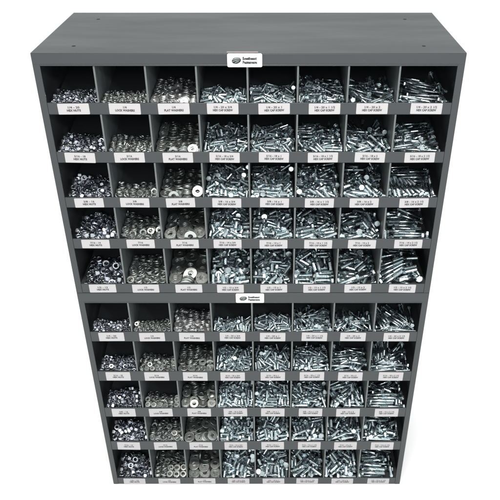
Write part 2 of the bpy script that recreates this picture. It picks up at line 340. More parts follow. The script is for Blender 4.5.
BINS = {
(0,0,0): (26,[18,14,-8,-70,4,4,177,77,-10,10,-3,25,117,123,12,0,-77,62,61,113,-2,3,-9,95,14,69,1,36,-79,31,72,290,22,84,27,45,-171,307,10,-94,28,3,-185,143,-9,-62,-47,39,-227,153,-9,-4,-33,-92,-228,172,10,90,-25,11,200,130,1,-95,-25,-3,-100,213,24,-19,9,64,-138,118,0,-32,-61,-46,6,209,33,65,36,66,62,35,-9,-76,4,-29,25,103,20,-64,67,-14,-96,190,4,3,-21,-96,160,130,13,-11,69,-11,123,79,12,2,-98,3,-176,76,-10,2,-7,-98,120,26,3,-2,1,-86,-42,202,20,33,-9,84,-96,30,3,0,0,69,-42,32,7,96,24,10,57,217,30,-44,-83,-13,-183,225,24,-84,-37,29,175,28,-14,16,-68,47,229,65,-2,-75,21,15,-228,316,21,-12,24,92,125,261,11,45,-64,56,176,190,3,42,72,-47,14,282,32,-15,54,45,-225,98,-15,-6,-10,-84,8,157,15,65,-70,-23,-224,280,11,-23,-19,-42,-14,253,26,27,27,-26,-149,204,0,-35,-11,17,-24,116,-4,-15,-6,91,50,171,7,-37,-46,60,172,232,14,-7,-5,-86,108,224,5,-62,-5,4,-136,149,-4,43,56,-35,-227,30,-11,34,-8,-90,-116,303,7,-1,1,24,168,303,13,-17,27,91,125,307,14,-8,63,2,-196,210,-10,34,21,84,-144,261,-1,15,34,91,117,198,0,35,68,-51,-80,82,0,-32,90,-20,163,334,24,-26,18,75,40,232,12,-89,-29,12,-79,263,6,-45,74,-43,75,174,-8,-13,-60,30,-27,163,-12,-62,25,8,-121,79,-14,42,26,84,76,58,-12,-29,-56,76,92,358,-7,5,-9,88,-41,307,13,-92,5,25,-53,227,-8,0,9,-88,-6,46,-27,57,-6,69,-84,175,-31,-4,53,-83,-147,351,-8,4,10,-91,-75,137,-16,2,32,46,-154,132,-54,74,-22,-59,-144,27,-26,-84,-53,0,120,80,-16,-11,-2,-98,46,331,0,-59,-29,-73,-148,179,-33,48,-59,60,-100,218,-37,-29,-94,-10,118,134,-26,9,5,-44,-225,81,-40,51,-84,10,23,248,-22,-44,31,57,120,172,-9,77,4,5,240,103,-21,-4,71,-6,-15,354,6,36,10,-80,-72,339,-3,95,-23,6,-241,318,-28,-28,64,-28,-152,248,-46,65,-41,27,81,254,-17,8,-62,-77,182,128,-28,-98,2,0,30,157,-28,-18,-96,3,90,300,-8,79,17,58,225,158,-22,-99,0,0,-81,30,-25,0,0,-21,-5,200,-14,14,97,7,175,78,-38,0,-10,98,-156,222,-52,-4,-77,62,-107,272,-41,-55,-29,-40,-224,280,-39,-57,25,43,-140,388,-29,-70,69,7,-83,390,-28,7,-7,68,-51,223,-52,-32,66,-53,-60,264,-43,-53,-40,33,-225,131,-43,37,-21,47,-198,251,-17,-28,-60,-60,-11,367,-20,-6,92,24,168,174,-32,81,-1,-1,224,56,-45,-5,-14,-98,226,206,-17,-18,-42,-81,-169,77,-38,53,-83,7,117,26,-25,-1,2,-50,144,232,-39,41,-60,-9,171,285,-8,-21,24,86,225,14,-38,0,-70,-70,228,224,5,65,-59,31,-241,221,-23,-9,69,-9,224,254,10,-19,-42,-79,175,380,-2,-31,94,10,225,301,15,-94,3,0]),
(0,0,1): (28,[36,135,16,17,16,66,180,148,14,71,-3,69,-172,265,18,-94,26,0,-202,141,7,-84,51,10,-70,284,11,9,-14,89,-115,121,10,11,53,15,10,187,18,-84,-52,-7,-46,28,-6,7,-1,22,11,29,-5,0,-8,85,160,227,22,99,3,-6,68,84,13,29,17,85,-213,28,3,1,-7,-78,110,221,22,-6,-50,70,-156,28,-2,8,-3,89,-214,167,31,7,-12,-12,-30,146,15,-2,-19,34,-149,84,5,7,-4,89,-142,247,9,-35,-59,3,147,158,22,7,2,-15,38,236,27,-1,-8,88,-101,42,-5,-62,77,7,-153,140,13,-96,-22,4,-33,84,0,5,-6,30,68,28,0,43,89,8,152,100,13,5,5,-72,205,28,1,6,4,-23,101,123,22,7,-20,89,-206,84,13,7,-7,98,171,283,27,14,9,88,68,179,14,-1,-24,90,214,120,14,-94,29,7,-74,113,3,-6,-49,-77,-84,101,-10,-31,-39,-46,145,29,-10,6,-2,32,-216,259,21,-94,13,-25,-144,301,14,9,3,-30,121,50,4,14,96,-9,8,256,13,19,18,17,95,133,12,11,19,-86,-107,241,6,93,23,19,-46,235,16,-7,-24,-93,-41,227,4,-21,14,50,114,58,14,-17,-10,36,-108,238,21,-3,-25,-34,53,233,14,-78,-61,-7,-26,144,1,19,2,-97,-14,139,-9,91,34,19,-172,198,16,-80,50,-28,-214,196,19,53,81,17,214,125,1,-1,8,-87,-207,85,-1,5,9,-31,30,134,4,7,22,24,216,176,28,34,-88,-18,2,132,-17,-35,91,-3,111,76,-18,-40,-90,-7,142,105,1,-79,59,4,-67,187,2,98,6,1,-111,294,-16,-28,-94,-10,145,122,-10,7,-2,29,-165,281,-3,-4,16,-24,-102,239,-6,-25,5,92,118,254,8,4,4,-87,-121,186,-17,-38,-12,64,-214,29,-10,99,-7,5,-141,83,-10,30,-94,-8,53,83,-9,89,-28,-31,-147,138,-1,9,3,34,-80,97,-28,78,-36,35,13,189,5,4,7,-98,-21,81,-13,-79,60,1,144,126,-23,-17,-97,-7,-14,280,0,2,26,-51,73,176,-1,23,5,-57,194,84,-16,-38,-91,-5,71,29,-14,6,6,-95,89,130,-5,3,21,-96,-203,326,1,78,59,-11,-169,196,2,-52,79,-23,60,85,2,50,-79,-15,-207,284,-20,3,11,89,158,191,-28,-19,-97,-7,-57,277,-7,-83,-51,-6,104,82,-31,-53,-83,-7,-136,81,-24,5,-99,-7,164,214,10,6,-98,7,-204,149,-6,0,10,-66,-215,231,2,-34,90,-15,145,161,9,-96,-24,-1,216,184,14,-62,-72,12,-9,187,-38,-96,-25,-5,-213,293,-6,-11,-1,-76,-140,197,-12,13,-27,-68,-110,297,-1,-11,98,11,62,242,2,7,-4,-5,1,267,4,-95,-3,20,95,306,3,-4,4,66,202,29,-12,-98,-9,2,-156,29,-16,8,4,30,14,29,-18,5,-6,34,158,92,-46,-57,-32,-42,-87,229,-27,96,3,22,-58,316,-11,-77,-61,-7,-36,172,-27,-97,-18,-3,-97,237,-19,-20,94,-16,214,136,-11,-65,74,9,-43,29,-20,-72,67,5,38,84,-38,-34,38,-54,160,294,-7,67,-38,21,-27,219,-22,-1,-25,-96,-215,223,-12,-15,-17,32,-149,136,-15,-96,23,7,-206,85,-14,-97,-17,6,214,239,31,1,8,-70,-64,208,-50,3,-6,92,158,77,-48,65,34,-38,-208,144,-33,-84,-51,3,-75,85,-33,5,-49,-83,-93,143,-44,-4,-10,-95,-117,288,-31,-87,-45,-5,143,127,-37,-61,-77,-5,214,85,-45,-15,-97,-6,-134,79,-38,-5,7,-99,-96,148,-32,63,76,-9,8,133,-29,68,69,16,49,299,-11,-96,23,3,68,126,-29,29,15,-67,157,237,-8,7,0,2,213,84,-32,8,0,59,214,139,-24,-64,-75,-2,-203,153,-19,8,6,15,-160,194,-8,-2,-28,-26,-92,162,-21,-9,5,40,104,284,-9,-6,1,18,136,177,-2,-36,-92,-6,-72,177,-9,74,-65,7,-213,277,-31,97,16,-9,-119,193,-50,6,-6,97,-5,331,-26,11,12,50,46,179,-35,-25,95,6,102,227,-10,-88,-44,-6,-100,29,-21,-37,-92,-5,-6,77,-26,6,-5,15,165,280,-10,-20,-59,-76,215,192,0,27,9,78,179,126,-43,-41,-54,51,-214,341,-19,2,-10,96,-162,247,-25,-55,-82,-4,43,235,-27,7,3,-79,101,82,-44,-37,-91,-7,156,246,-20,5,-5,79,190,191,-16,-20,21,-82,-215,214,-25,96,-9,22,-151,133,-29,-92,-35,3,-129,366,-26,-5,20,68,80,29,-26,-49,86,4,-187,92,-43,0,-99,-7,-27,227,-11,-23,11,40,142,28,-24,-99,0,0,214,246,18,-90,40,7,236,71,0,-69,-13,69]),
(0,0,2): (36,[-111,101,1,8,-20,-97,-111,115,22,-17,13,85,-198,507,38,6,-8,79,-198,267,22,0,-8,55,14,572,65,7,-7,69,199,132,-4,11,-98,1,115,168,-7,4,-17,95,-199,572,56,-3,-7,-84,-198,417,30,2,2,-59,4,27,-22,-37,58,33,-138,506,47,8,13,-28,-108,269,41,-99,-2,-5,199,316,26,-29,-91,-17,-6,444,55,-4,-9,97,-199,176,20,-10,98,5,109,234,14,-2,34,86,-78,359,54,3,-2,-87,-199,433,43,-12,98,3,-64,500,51,1,13,-96,-94,585,63,-6,99,3,199,218,16,8,-5,54,13,258,29,-59,-77,-15,-126,436,54,-91,-38,2,109,332,34,1,0,33,-21,112,5,47,87,4,-198,289,36,-5,-6,95,109,524,55,1,10,-98,-199,92,10,18,11,-51,22,529,68,10,-3,29,92,420,45,-32,-93,-9,110,22,-2,55,-4,3,-121,194,21,-73,56,6,-199,43,1,-32,91,21,11,348,46,-88,30,17,52,163,16,1,-19,94,-33,188,36,-4,21,-94,-110,113,10,95,19,4,198,432,35,-91,38,4,29,27,-22,-36,59,34,198,223,4,4,8,-87,-82,358,41,3,-1,-96,26,488,44,0,1,37,-118,94,-21,-6,-11,-23,-31,199,25,7,-96,-22,98,344,22,-39,-91,-1,107,24,-29,-82,5,1,198,544,46,-45,-88,-9,-45,43,-41,-34,-65,66,-87,176,-18,-95,10,-11,103,434,35,7,-6,65,-79,336,29,4,99,0,-109,43,10,-34,91,-18,109,86,-18,-83,-18,-26,62,48,-23,-73,-41,-34,198,67,-28,-47,52,52,-51,536,45,-51,-84,-9,108,530,44,10,2,-16,-142,349,23,53,-21,-69,198,43,-33,-58,39,39,138,368,11,3,-16,21,19,176,-8,18,-11,43,53,170,6,-35,-91,-19,198,55,-31,63,-31,31,109,101,-17,-1,-51,81,199,30,-36,-23,66,66,6,263,18,-97,5,1,28,578,54,10,1,-5,-28,98,-9,66,73,6,117,281,16,-11,12,91,198,18,-39,-63,-31,-31,198,79,-26,-55,-44,-44,-14,415,22,-1,2,-18,9,363,27,25,-23,74,116,112,-20,51,-1,-25,27,269,7,6,-18,92,199,320,13,-8,23,-95,117,309,-6,97,13,4,-93,247,27,3,-9,60,-198,411,17,3,1,-35,89,444,24,-95,-27,-3,-109,30,-45,-67,21,22,-108,43,-44,70,-2,2,-198,328,15,-25,94,15,-198,590,31,7,8,-73,-118,259,2,2,-22,50,-58,302,5,-2,-2,91,-120,182,-11,23,9,-79,104,536,32,-98,0,0,190,455,28,1,-10,98,10,357,38,-57,-74,-23,28,366,-9,8,-23,2,-197,136,-10,3,-1,-20,-106,422,33,-58,79,8,-198,46,-22,10,-1,-4,-198,147,3,1,-3,75,-199,238,5,11,98,7,-194,501,25,-61,77,8,112,536,20,10,0,-1,-107,588,43,-94,31,3,-76,168,-33,-19,94,17,194,6,-42,-68,-16,-16,194,549,35,-22,96,10,55,367,-10,-26,92,2,104,513,2,9,-5,43,-115,18,-48,69,11,-10,-198,240,-7,-98,-4,-7,197,224,-8,-96,23,3,107,391,-24,-41,90,9,23,452,-11,5,-9,86,112,415,-6,-55,82,7,88,613,24,5,9,-88,91,447,12,3,-9,91,198,385,-12,-76,-63,-7,24,186,-32,14,16,-77,18,499,24,-22,96,10,115,260,-27,5,9,-84,198,372,4,-59,-79,-3,100,394,-35,2,10,-97,-198,136,-22,18,97,3,-73,506,26,-34,-92,-10,188,461,16,-90,40,4,-198,137,-34,1,2,-99,-120,95,-34,56,81,-1,-77,338,17,3,-2,-89,-130,322,-31,15,1,-56,-71,253,-35,1,1,-15,-109,406,-8,-72,-67,-7,-108,582,29,-98,-11,-1,-25,438,-1,-81,56,6,194,472,6,-63,76,8,4,588,43,-83,-52,-5,108,69,-22,-20,83,43,30,275,-4,-94,-23,-4,-10,429,33,-57,-81,2,-198,594,20,9,5,-45,198,395,-23,0,10,-98,-199,410,5,3,0,-12,23,98,-49,-87,47,-8,23,514,15,10,4,-37,90,211,-30,-77,53,13,106,282,-34,10,3,-31,-58,254,-10,-64,-75,0,-24,386,4,4,4,-71,-198,318,-5,-7,98,12,-107,424,21,-6,98,10,198,133,-16,-2,-1,-81,-196,619,12,1,10,-98,106,305,-55,10,1,-4,107,483,-17,-68,72,8,-199,412,-7,-53,84,2,-33,6,-48,-68,-17,-17,-14,620,25,3,-10,95,-59,254,-23,0,2,-82,-64,165,-46,-55,-79,-24,-98,335,-9,-97,-18,-3,-108,424,8,-72,-67,-7,-19,97,-32,56,81,5,24,182,-20,-54,80,17,112,160,-23,-97,2,0,109,52,-26,27,43,-82,-29,98,-22,99,-2,10]),
(0,0,3): (0,[189,114,2,48,-24,-52,-185,45,8,-18,62,0,-12,96,15,56,47,3,-28,288,43,35,6,-89,-78,56,7,24,-53,-80,-188,152,14,-77,29,53,-179,222,27,-53,-25,76,-11,153,26,-61,-46,23,204,267,11,-16,51,79,-185,285,33,-54,-35,75,-39,57,2,-67,7,42,177,165,8,13,72,38,118,184,2,-31,44,56,15,198,22,39,46,-13,-112,298,31,-47,45,41,34,156,-2,24,65,59,-102,222,10,-16,20,-7,104,261,13,40,-17,-88,90,78,-5,-71,42,39,168,250,12,42,48,-62,148,307,23,44,45,-66,-184,326,33,-42,-56,61,-147,35,-17,10,71,33,143,58,-17,16,79,-42,-57,221,15,45,63,-61,82,318,17,-6,-55,25,2,374,7,18,48,-47,-78,255,7,-11,-37,-88,57,59,-15,73,-26,44,-148,162,14,-66,43,58,-139,136,-13,2,-49,86,-184,75,-12,-63,-15,74,187,146,-20,66,5,-68,178,115,-46,21,-85,-41,228,284,-9,-11,-57,-78,94,370,-17,13,69,69,-200,262,0,-14,72,50,139,400,-5,-72,18,-13,4,48,-21,-69,31,61,227,122,-51,52,39,-48,-29,302,-12,0,-35,-51,-29,149,-18,66,44,-51,60,258,-4,48,22,-45,-3,268,0,79,-22,-49,100,286,-26,-26,72,51,34,386,0,-11,54,-73,116,135,-51,-68,42,28,-210,210,-33,50,54,-42,193,371,-10,45,45,-61,186,181,-34,7,67,45,-158,259,-6,-49,-49,-70,101,189,-29,-2,62,71,191,54,-39,3,76,-42,-12,168,-46,-79,0,28,-7,337,-5,-65,8,72,-29,440,-15,65,-32,-41,-57,52,-29,-55,31,72,61,371,-29,-50,34,37,227,248,-55,-54,29,41,-106,268,-14,-12,66,43,60,183,-40,-18,-64,73,-107,135,-41,-51,38,33,-191,213,-63,63,43,-25,-104,178,-70,32,-56,-70,98,248,-55,46,57,1,-185,136,-48,-52,-40,64,-185,75,-47,-68,-7,69,-166,337,-2,-66,-17,65,-121,364,3,-67,-12,63,97,52,-34,-66,46,56,183,166,-73,-51,37,74,-186,106,-28,16,78,10,171,239,-21,56,44,-64,198,328,-38,72,19,-52,-184,424,-18,-34,-63,53,-168,213,-36,-40,63,54,2,217,-36,-48,-1,86,-17,366,-29,-29,62,-39,162,248,-55,-63,4,57,-66,146,-42,-52,-15,-53,-171,35,-48,35,71,13,34,60,-42,-8,80,-55,29,246,-19,-18,75,60,-106,158,-1,52,-54,64]),
(0,0,4): (0,[-157,211,18,23,60,10,169,113,3,51,-21,-73,183,279,23,55,52,-8,-6,405,47,57,-34,-73,-52,49,4,-50,-16,54,130,187,13,-62,-1,72,-95,292,43,-43,42,33,-6,59,0,-65,10,63,-154,73,18,-28,66,35,41,63,-3,44,60,-5,197,409,40,76,24,-42,-168,333,45,68,-8,-7,25,359,25,0,73,-28,168,210,4,63,46,33,-45,191,3,19,68,-32,-224,326,46,66,15,-15,-130,334,46,62,30,-39,-168,18,-7,-49,35,-65,0,316,7,44,10,-20,169,56,-15,-10,75,-39,23,256,7,76,12,-45,101,299,25,52,52,-60,225,400,15,13,53,-81,-169,111,2,50,38,-74,166,450,24,-51,48,-31,-32,353,5,39,42,-77,-77,255,-18,10,43,47,-168,426,30,-71,-7,68,48,233,-4,48,45,-69,166,323,-2,-38,56,-31,136,403,17,12,-64,16,-167,262,6,-56,-39,61,-189,193,-15,-55,56,9,137,198,-24,-57,-26,76,27,125,-24,22,67,34,222,84,-32,-81,47,17,-137,123,-34,19,58,1,-90,453,15,-61,36,69,-168,305,12,-69,-19,67,173,169,-38,-46,-21,84,98,57,-22,38,58,0,-168,83,-26,56,19,72,-225,179,-35,-37,54,59,138,376,-15,67,-39,-39,-11,174,-34,5,69,20,-180,149,-15,65,7,-53,167,288,-10,-45,53,-41,48,431,-16,-22,-57,-78,176,116,-48,-7,61,47,-81,180,-7,15,-74,-55,-166,288,-19,72,3,-67,173,457,-11,73,16,-54,-6,437,24,72,17,47,-148,391,-24,-20,66,-28,-139,398,10,-23,64,-25,-224,488,-5,65,39,-30,137,236,-20,-55,48,-35,-159,180,-55,1,65,-32,-166,48,-26,-32,-69,21,-150,448,4,42,68,10,-60,352,-17,-56,43,29,-6,282,-48,-17,65,-2,1,274,-13,72,18,-55,-138,206,-64,39,61,4,224,284,-48,76,-1,-2,-8,142,-49,4,73,17,-31,492,-4,-65,-4,60,-159,333,-9,-23,67,-24,-68,473,-7,67,29,36,118,143,-48,-32,69,57,14,52,-37,61,-26,-72,1,321,-40,-19,64,2,-10,99,-54,-68,-20,68,-98,62,-57,6,56,-49,-156,148,-74,34,62,6,132,238,-57,44,-47,-72,3,216,-45,36,-64,-14,86,414,-8,-41,55,22,-168,363,6,66,-19,-69]),
(0,0,5): (5,[117,234,15,-14,72,-58,-107,180,23,-73,15,65,-188,124,16,-48,-13,-59,143,302,27,-60,23,75,141,88,-4,-72,-21,-64,-227,155,11,-36,25,48,-64,434,55,22,69,-35,133,379,34,63,-41,-62,138,628,27,64,-24,-69,118,117,0,51,-29,-52,-80,525,59,60,-11,53,-86,352,15,-6,-82,-17,-171,357,55,-4,-74,62,-154,100,-9,14,-75,-61,-64,575,49,-62,4,59,62,548,29,-22,64,-69,-38,58,-8,49,-81,-29,-74,425,19,-54,51,-52,-116,98,-1,-69,36,46,-58,388,10,-51,48,-60,65,335,2,12,-69,-4,40,518,31,-43,59,67,-104,463,23,27,-60,-37,163,232,2,39,-60,-67,-71,103,-15,-18,62,59,-166,632,26,69,-33,38,195,493,28,-73,-1,-2,-67,491,32,-63,28,-70,96,240,-19,63,2,26,-137,335,18,44,59,-21,158,503,29,0,-68,72,225,260,-30,-8,52,83,84,49,-38,-49,-31,66,77,82,-25,49,-33,-69,-140,221,-10,27,-54,-56,228,478,19,18,66,-69,16,213,-8,69,-14,-12,227,156,-45,-2,-50,-85,-88,310,-14,31,54,3,-228,421,33,-62,-12,-17,189,283,-14,37,69,-52,-56,608,22,0,-61,-73,141,17,-38,32,-47,-48,189,110,-50,-68,29,48,-142,259,-10,-53,-32,46,-175,331,11,-64,42,56,-196,593,18,76,4,6,-108,110,-46,-64,-30,68,-34,402,-23,14,73,-35,-228,570,29,-54,-14,-22,-138,140,-51,54,-50,-38,138,359,-31,62,34,52,-138,199,-65,70,11,-69,107,461,-10,68,13,71,138,423,-1,57,50,40,-92,278,-29,22,62,-10,133,396,-24,-47,-48,38,-62,379,-27,-22,71,-59,-104,633,26,45,-62,59,24,201,-43,5,70,70,-137,234,-59,70,-6,-67,42,90,-53,-7,62,55,144,240,-56,-8,-74,52,-141,483,-5,72,5,-63,75,494,-3,24,-65,-20,94,239,-57,-9,63,47,-69,335,-36,-35,65,-64,59,84,-90,-54,35,74,12,79,-91,-55,33,74,-227,263,-25,-40,-58,-58]),
(0,0,6): (6,[-104,127,1,77,10,23,-112,311,19,-14,78,-25,-99,522,44,-47,57,65,-46,301,34,70,-17,34,110,275,14,11,-67,-32,109,83,0,-35,53,-5,118,529,40,44,60,-64,-204,127,31,7,70,-69,108,129,-1,-35,54,-5,-111,209,-14,-29,-58,6,198,540,31,38,60,-58,173,528,5,18,-74,63,-52,510,46,63,5,34,98,281,-23,-70,8,50,-124,449,27,62,9,-69,102,380,34,-27,71,51,228,582,16,14,-75,62,124,116,-32,59,26,38,144,279,-26,55,42,2,227,305,21,-79,-1,0,-7,502,28,56,50,-51,26,562,11,-62,8,-6,-114,287,-9,-61,20,74,120,349,-1,-42,-51,12,99,478,-5,-60,14,31,-163,143,-42,-48,55,21,126,194,-46,46,-53,-68,20,335,7,-54,-48,39,-113,248,-12,-41,-48,22,88,77,-39,-35,-70,-2,-110,104,-44,-46,60,6,-121,286,-46,72,18,-52,-226,225,-32,-62,-30,-32,-119,464,-9,-59,-28,41,186,285,-48,61,46,-21,-187,424,6,35,74,-40,-59,242,-57,14,61,76,113,95,-57,38,-63,-60,124,153,-52,8,67,-36]),
(0,0,7): (9,[215,611,42,-33,58,64,-112,555,73,5,-70,-41,210,173,-3,-10,54,81,70,477,31,70,20,51,10,122,0,6,70,-13,23,376,4,-31,-64,-8,-93,76,12,-57,-21,76,16,398,36,33,-57,-50,23,220,-2,-61,-34,55,74,281,-14,-4,72,-30,-106,522,46,-61,21,75,-219,182,18,-3,-73,66,78,316,-20,-61,46,-61,-66,144,-35,67,12,70,36,530,38,35,64,7,252,335,35,-64,-38,-32,-88,54,-27,46,52,46,253,224,-29,69,-14,13,115,356,-4,2,68,-36,-75,405,-22,-66,-7,65,-70,481,14,-45,-44,35,-120,342,-18,-58,-37,27,27,428,19,71,24,54,-33,606,34,-61,33,-70,-198,231,-10,13,-69,-69,116,266,-51,63,-38,67,10,197,-66,23,66,19,90,588,17,-66,-8,61,102,461,-11,-63,35,-67,-52,233,-54,16,68,13,3,17,-30,-68,0,72,-55,176,-44,-53,-47,49,-5,204,-30,64,-28,-67,-224,332,24,-41,-55,-64,-100,270,-50,68,-14,-70,-30,574,14,-21,-64,0,-87,83,-46,66,-15,-71,86,501,-2,-66,-15,64,82,153,-76,69,-10,-70,-79,117,-54,22,-67,-23,-219,652,30,77,-2,-2,-252,563,33,60,41,-37]),
(0,1,0): (37,[-221,371,47,-42,22,45,-50,237,10,50,-47,67,159,215,-11,67,68,-26,-146,157,28,-12,-21,-67,107,258,27,50,45,59,-103,202,12,-5,60,-72,-38,137,-14,-98,11,11,-221,338,38,-1,-48,-86,14,278,34,-9,-39,-69,166,89,-36,20,1,97,-222,71,11,-10,12,92,-174,60,11,-48,-50,41,-60,287,20,3,-10,94,-239,278,34,-8,-70,8,159,233,18,-24,-12,-75,19,346,31,-91,10,-25,40,196,1,2,-11,97,-158,336,48,-90,7,-16,-98,88,5,8,8,13,-223,138,15,-75,-63,-10,-88,344,27,4,-9,98,89,100,-3,-53,20,81,-190,218,29,-17,-39,-14,26,254,15,59,68,-14,36,69,-14,82,-42,-1,-80,175,12,37,48,-32,-161,108,21,8,62,77,-239,196,38,-28,64,-28,-81,29,-4,-81,-47,28,166,149,-17,-47,87,9,-165,279,54,-65,-69,27,42,130,-3,23,18,37,-39,59,2,-28,33,-32,-142,29,10,-64,25,-68,122,92,-10,81,-6,53,98,205,17,-8,-44,-83,-15,154,22,7,1,49,106,173,-20,48,-79,-35,-119,251,12,-95,26,3,225,102,-4,24,-94,18,74,254,24,58,-46,-48,165,353,26,10,4,-36,98,355,7,6,7,61,-239,29,-26,-35,-61,35,-60,440,-2,-22,-58,-62,157,281,4,-10,-84,-49,-26,358,11,-16,40,-24,43,384,6,-98,-13,-1,-139,314,1,-46,85,2,223,16,-28,25,65,-65,96,35,-34,6,8,-77,-156,368,32,23,-35,45,-191,270,13,28,-33,66,7,29,-32,84,-48,-18,-189,17,-31,-70,0,0,222,171,-7,21,0,0,97,427,-18,-23,96,10,-221,88,-30,0,0,-86,-12,299,-11,10,1,-8,-13,94,-42,-10,81,-31,222,62,-33,-86,49,0,-127,402,10,10,-2,23,-171,210,2,-35,-24,34,-64,406,-9,-8,76,-62,-20,195,-7,4,10,-92,106,252,-21,-37,91,9,102,307,-4,-46,54,63,-154,87,-30,7,-7,69,-123,143,-16,-66,21,-58,-181,140,-19,2,-10,97,-91,89,-31,-8,11,-96,-122,32,-35,-3,-9,99,57,190,-68,-87,45,5,-93,350,-19,-4,-93,6,91,120,-50,-83,53,6,171,146,-65,-65,-25,65,155,319,-28,-27,-56,-65,26,143,-29,11,28,-12,222,230,8,-85,-49,-5,-141,197,-31,-35,-81,33,-124,258,-20,-50,85,9,-71,284,-15,-48,-86,-9,-238,232,-8,64,-28,-64,-47,359,-16,33,28,73,-25,203,-52,-45,-54,44,-14,255,-37,54,55,-40,52,293,-33,-16,-61,-58,-70,148,-41,94,-23,-21,-37,34,-49,-86,-35,33,221,123,-49,-98,0,0,184,269,-36,93,-19,26,-222,433,-17,-89,42,4,-199,311,-9,89,-11,-30,-107,244,-57,8,-6,60,122,173,-72,-97,16,2,-135,412,-21,10,-1,6,39,429,-18,7,8,-71,58,199,-33,-86,-48,-5,-193,419,14,10,2,-19,-237,366,-18,53,45,56,35,102,-74,48,-59,60,122,263,-53,6,-8,76,222,424,-19,0,10,-98,-220,182,-22,-23,78,-50,47,326,-23,-1,76,-58,160,29,-43,86,50,0,222,213,-30,-49,-85,-9,226,359,-4,-15,-4,-25,161,385,-14,-3,77,-62,239,293,0,-11,69,-11,199,302,10,-38,55,-27,221,392,20,49,85,-13]),
(0,1,1): (31,[-82,194,8,17,-47,-66,124,56,-10,-33,-2,44,-137,248,22,84,24,-1,-119,75,-6,19,-68,65,-34,269,13,17,10,92,-193,99,13,-93,-32,4,-209,34,0,6,-17,-11,16,222,9,1,8,-97,119,65,2,93,-2,18,-208,240,44,2,-7,-57,144,221,26,-5,-6,-62,84,8,-12,18,68,-68,-209,31,16,92,31,18,208,59,5,45,88,-11,-29,327,29,-6,6,94,207,123,18,-16,97,8,-208,165,33,-89,40,-14,-125,92,13,55,49,-46,2,34,-6,4,-7,77,140,327,33,6,-6,55,101,274,22,8,98,8,-208,268,58,70,70,3,34,289,26,7,7,38,132,145,18,8,4,-75,72,179,20,6,-6,44,7,222,25,-98,10,2,-56,100,9,10,0,56,-192,96,28,10,-3,83,11,100,10,27,-8,-33,-135,33,9,-1,12,-79,-67,35,0,5,-7,98,-137,35,-6,-65,-74,-2,-105,352,16,-21,2,29,-134,175,36,74,-64,8,122,87,7,-27,-19,-4,208,190,32,9,-2,10,-84,217,15,-48,-14,58,63,99,-24,29,85,-32,-140,233,15,48,74,-31,-208,238,28,6,-5,-88,-124,107,16,41,61,-56,-140,261,30,-22,-40,-64,-59,101,-6,5,9,-44,209,65,-32,-27,-8,-31,71,114,-13,27,85,-33,-107,386,18,51,83,-15,7,110,-5,-72,62,2,-142,186,18,-9,8,65,76,182,5,-62,77,4,70,132,-10,74,50,-9,-152,277,30,-37,-28,-33,-93,235,16,5,-50,-51,151,31,-21,92,-6,19,-101,326,11,-17,12,71,-57,169,1,78,29,42,-39,267,-2,3,19,33,14,155,-8,16,7,-97,61,372,9,34,-87,11,-68,34,-16,-3,9,-96,-79,159,2,79,-29,52,137,152,4,-81,-57,-7,141,220,11,-1,-8,-93,195,266,27,11,33,-89,145,53,-18,56,-75,33,-208,416,15,97,13,8,-37,352,7,-3,5,72,-42,170,-5,-76,35,-52,77,396,6,76,-55,-7,206,88,-29,-26,-12,-44,22,290,13,-25,-95,-1,-154,342,14,58,2,-75,-32,165,-18,79,29,43,-208,35,-16,35,91,10,1,34,-21,8,1,-23,135,157,-11,-86,47,1,207,127,3,-97,-20,-2,80,255,2,0,-9,93,15,383,5,-2,25,53,-146,402,-5,81,-57,-1,-135,447,-2,64,-70,10,-208,240,13,-33,93,-5,143,122,-29,14,-29,-93,141,225,-5,-23,96,-8,139,289,11,8,1,-43,74,83,-49,89,11,11,140,356,22,-77,61,4,15,225,-6,5,-7,87,-208,308,27,-11,98,10,-134,152,-5,88,43,-5,-208,377,11,-19,4,72,-66,412,-11,84,-52,-1,83,330,-5,5,-43,-84,-45,263,-16,76,-61,-12,74,188,-10,-82,-55,-7,7,160,-25,-1,98,8,-209,166,17,-16,-1,97,-144,188,1,-12,-3,-22,207,193,17,-95,24,1,-207,445,-11,98,4,5,192,8,-36,63,-31,31,-208,238,-3,-6,-5,58,142,293,-4,-80,58,2,142,361,7,7,98,9,207,274,14,20,28,-77,-190,100,-18,7,8,-13,-95,305,4,-8,-19,-80,82,261,-12,-57,80,5,31,344,-5,-11,52,82,139,176,-23,8,-3,-5,-190,101,-2,-48,-86,-3,-207,102,-31,-42,-89,-4,-208,236,-18,3,-7,-64,24,296,-8,-71,-68,-7,29,34,-36,-43,-89,-8,208,202,3,8,-6,49,-74,396,-24,-5,-2,-83,71,390,-25,80,58,-4,-124,118,-25,-65,-74,-1,-104,274,-19,11,-1,74,-63,220,-33,-6,8,-98,5,108,-60,1,-64,-75,15,229,-20,-97,17,2,74,195,-24,9,1,-46,147,188,-36,37,91,9,-208,34,-32,95,22,18,-135,34,-22,20,-96,-10,-37,340,-7,85,-51,2,4,123,-58,-63,13,18,146,117,-44,11,93,-27,-209,166,1,32,92,5,-59,101,-21,6,7,-23,-141,414,-30,-91,37,4,-206,102,-47,65,-74,-11,-196,306,-13,89,-38,19,-44,284,-39,24,-96,-9,-208,316,-3,96,-13,16,-113,340,-20,9,13,-54,141,108,-59,-31,11,69,142,254,-26,-95,-28,-5,208,135,-11,-95,-27,-2,20,164,-53,-88,42,-10,-59,101,-37,-87,47,9,15,163,-38,-72,66,-5,208,145,-25,0,-8,99,-138,281,-44,51,-84,-11,-14,224,-52,-90,39,4,141,182,-68,5,7,-96,-208,378,-22,10,0,2,-142,355,-28,16,0,41,3,396,-18,-54,-82,9,142,183,-53,-78,-60,-8,-159,150,-30,-7,8,-98,-44,333,-21,-1,-6,-99,68,91,-36,-31,28,80,208,153,-39,8,0,-5,-208,168,-15,-14,-7,87,-207,347,4,92,31,6,208,301,17,35,0,-1,208,344,6,4,-6,82,208,356,23,5,5,-69]),
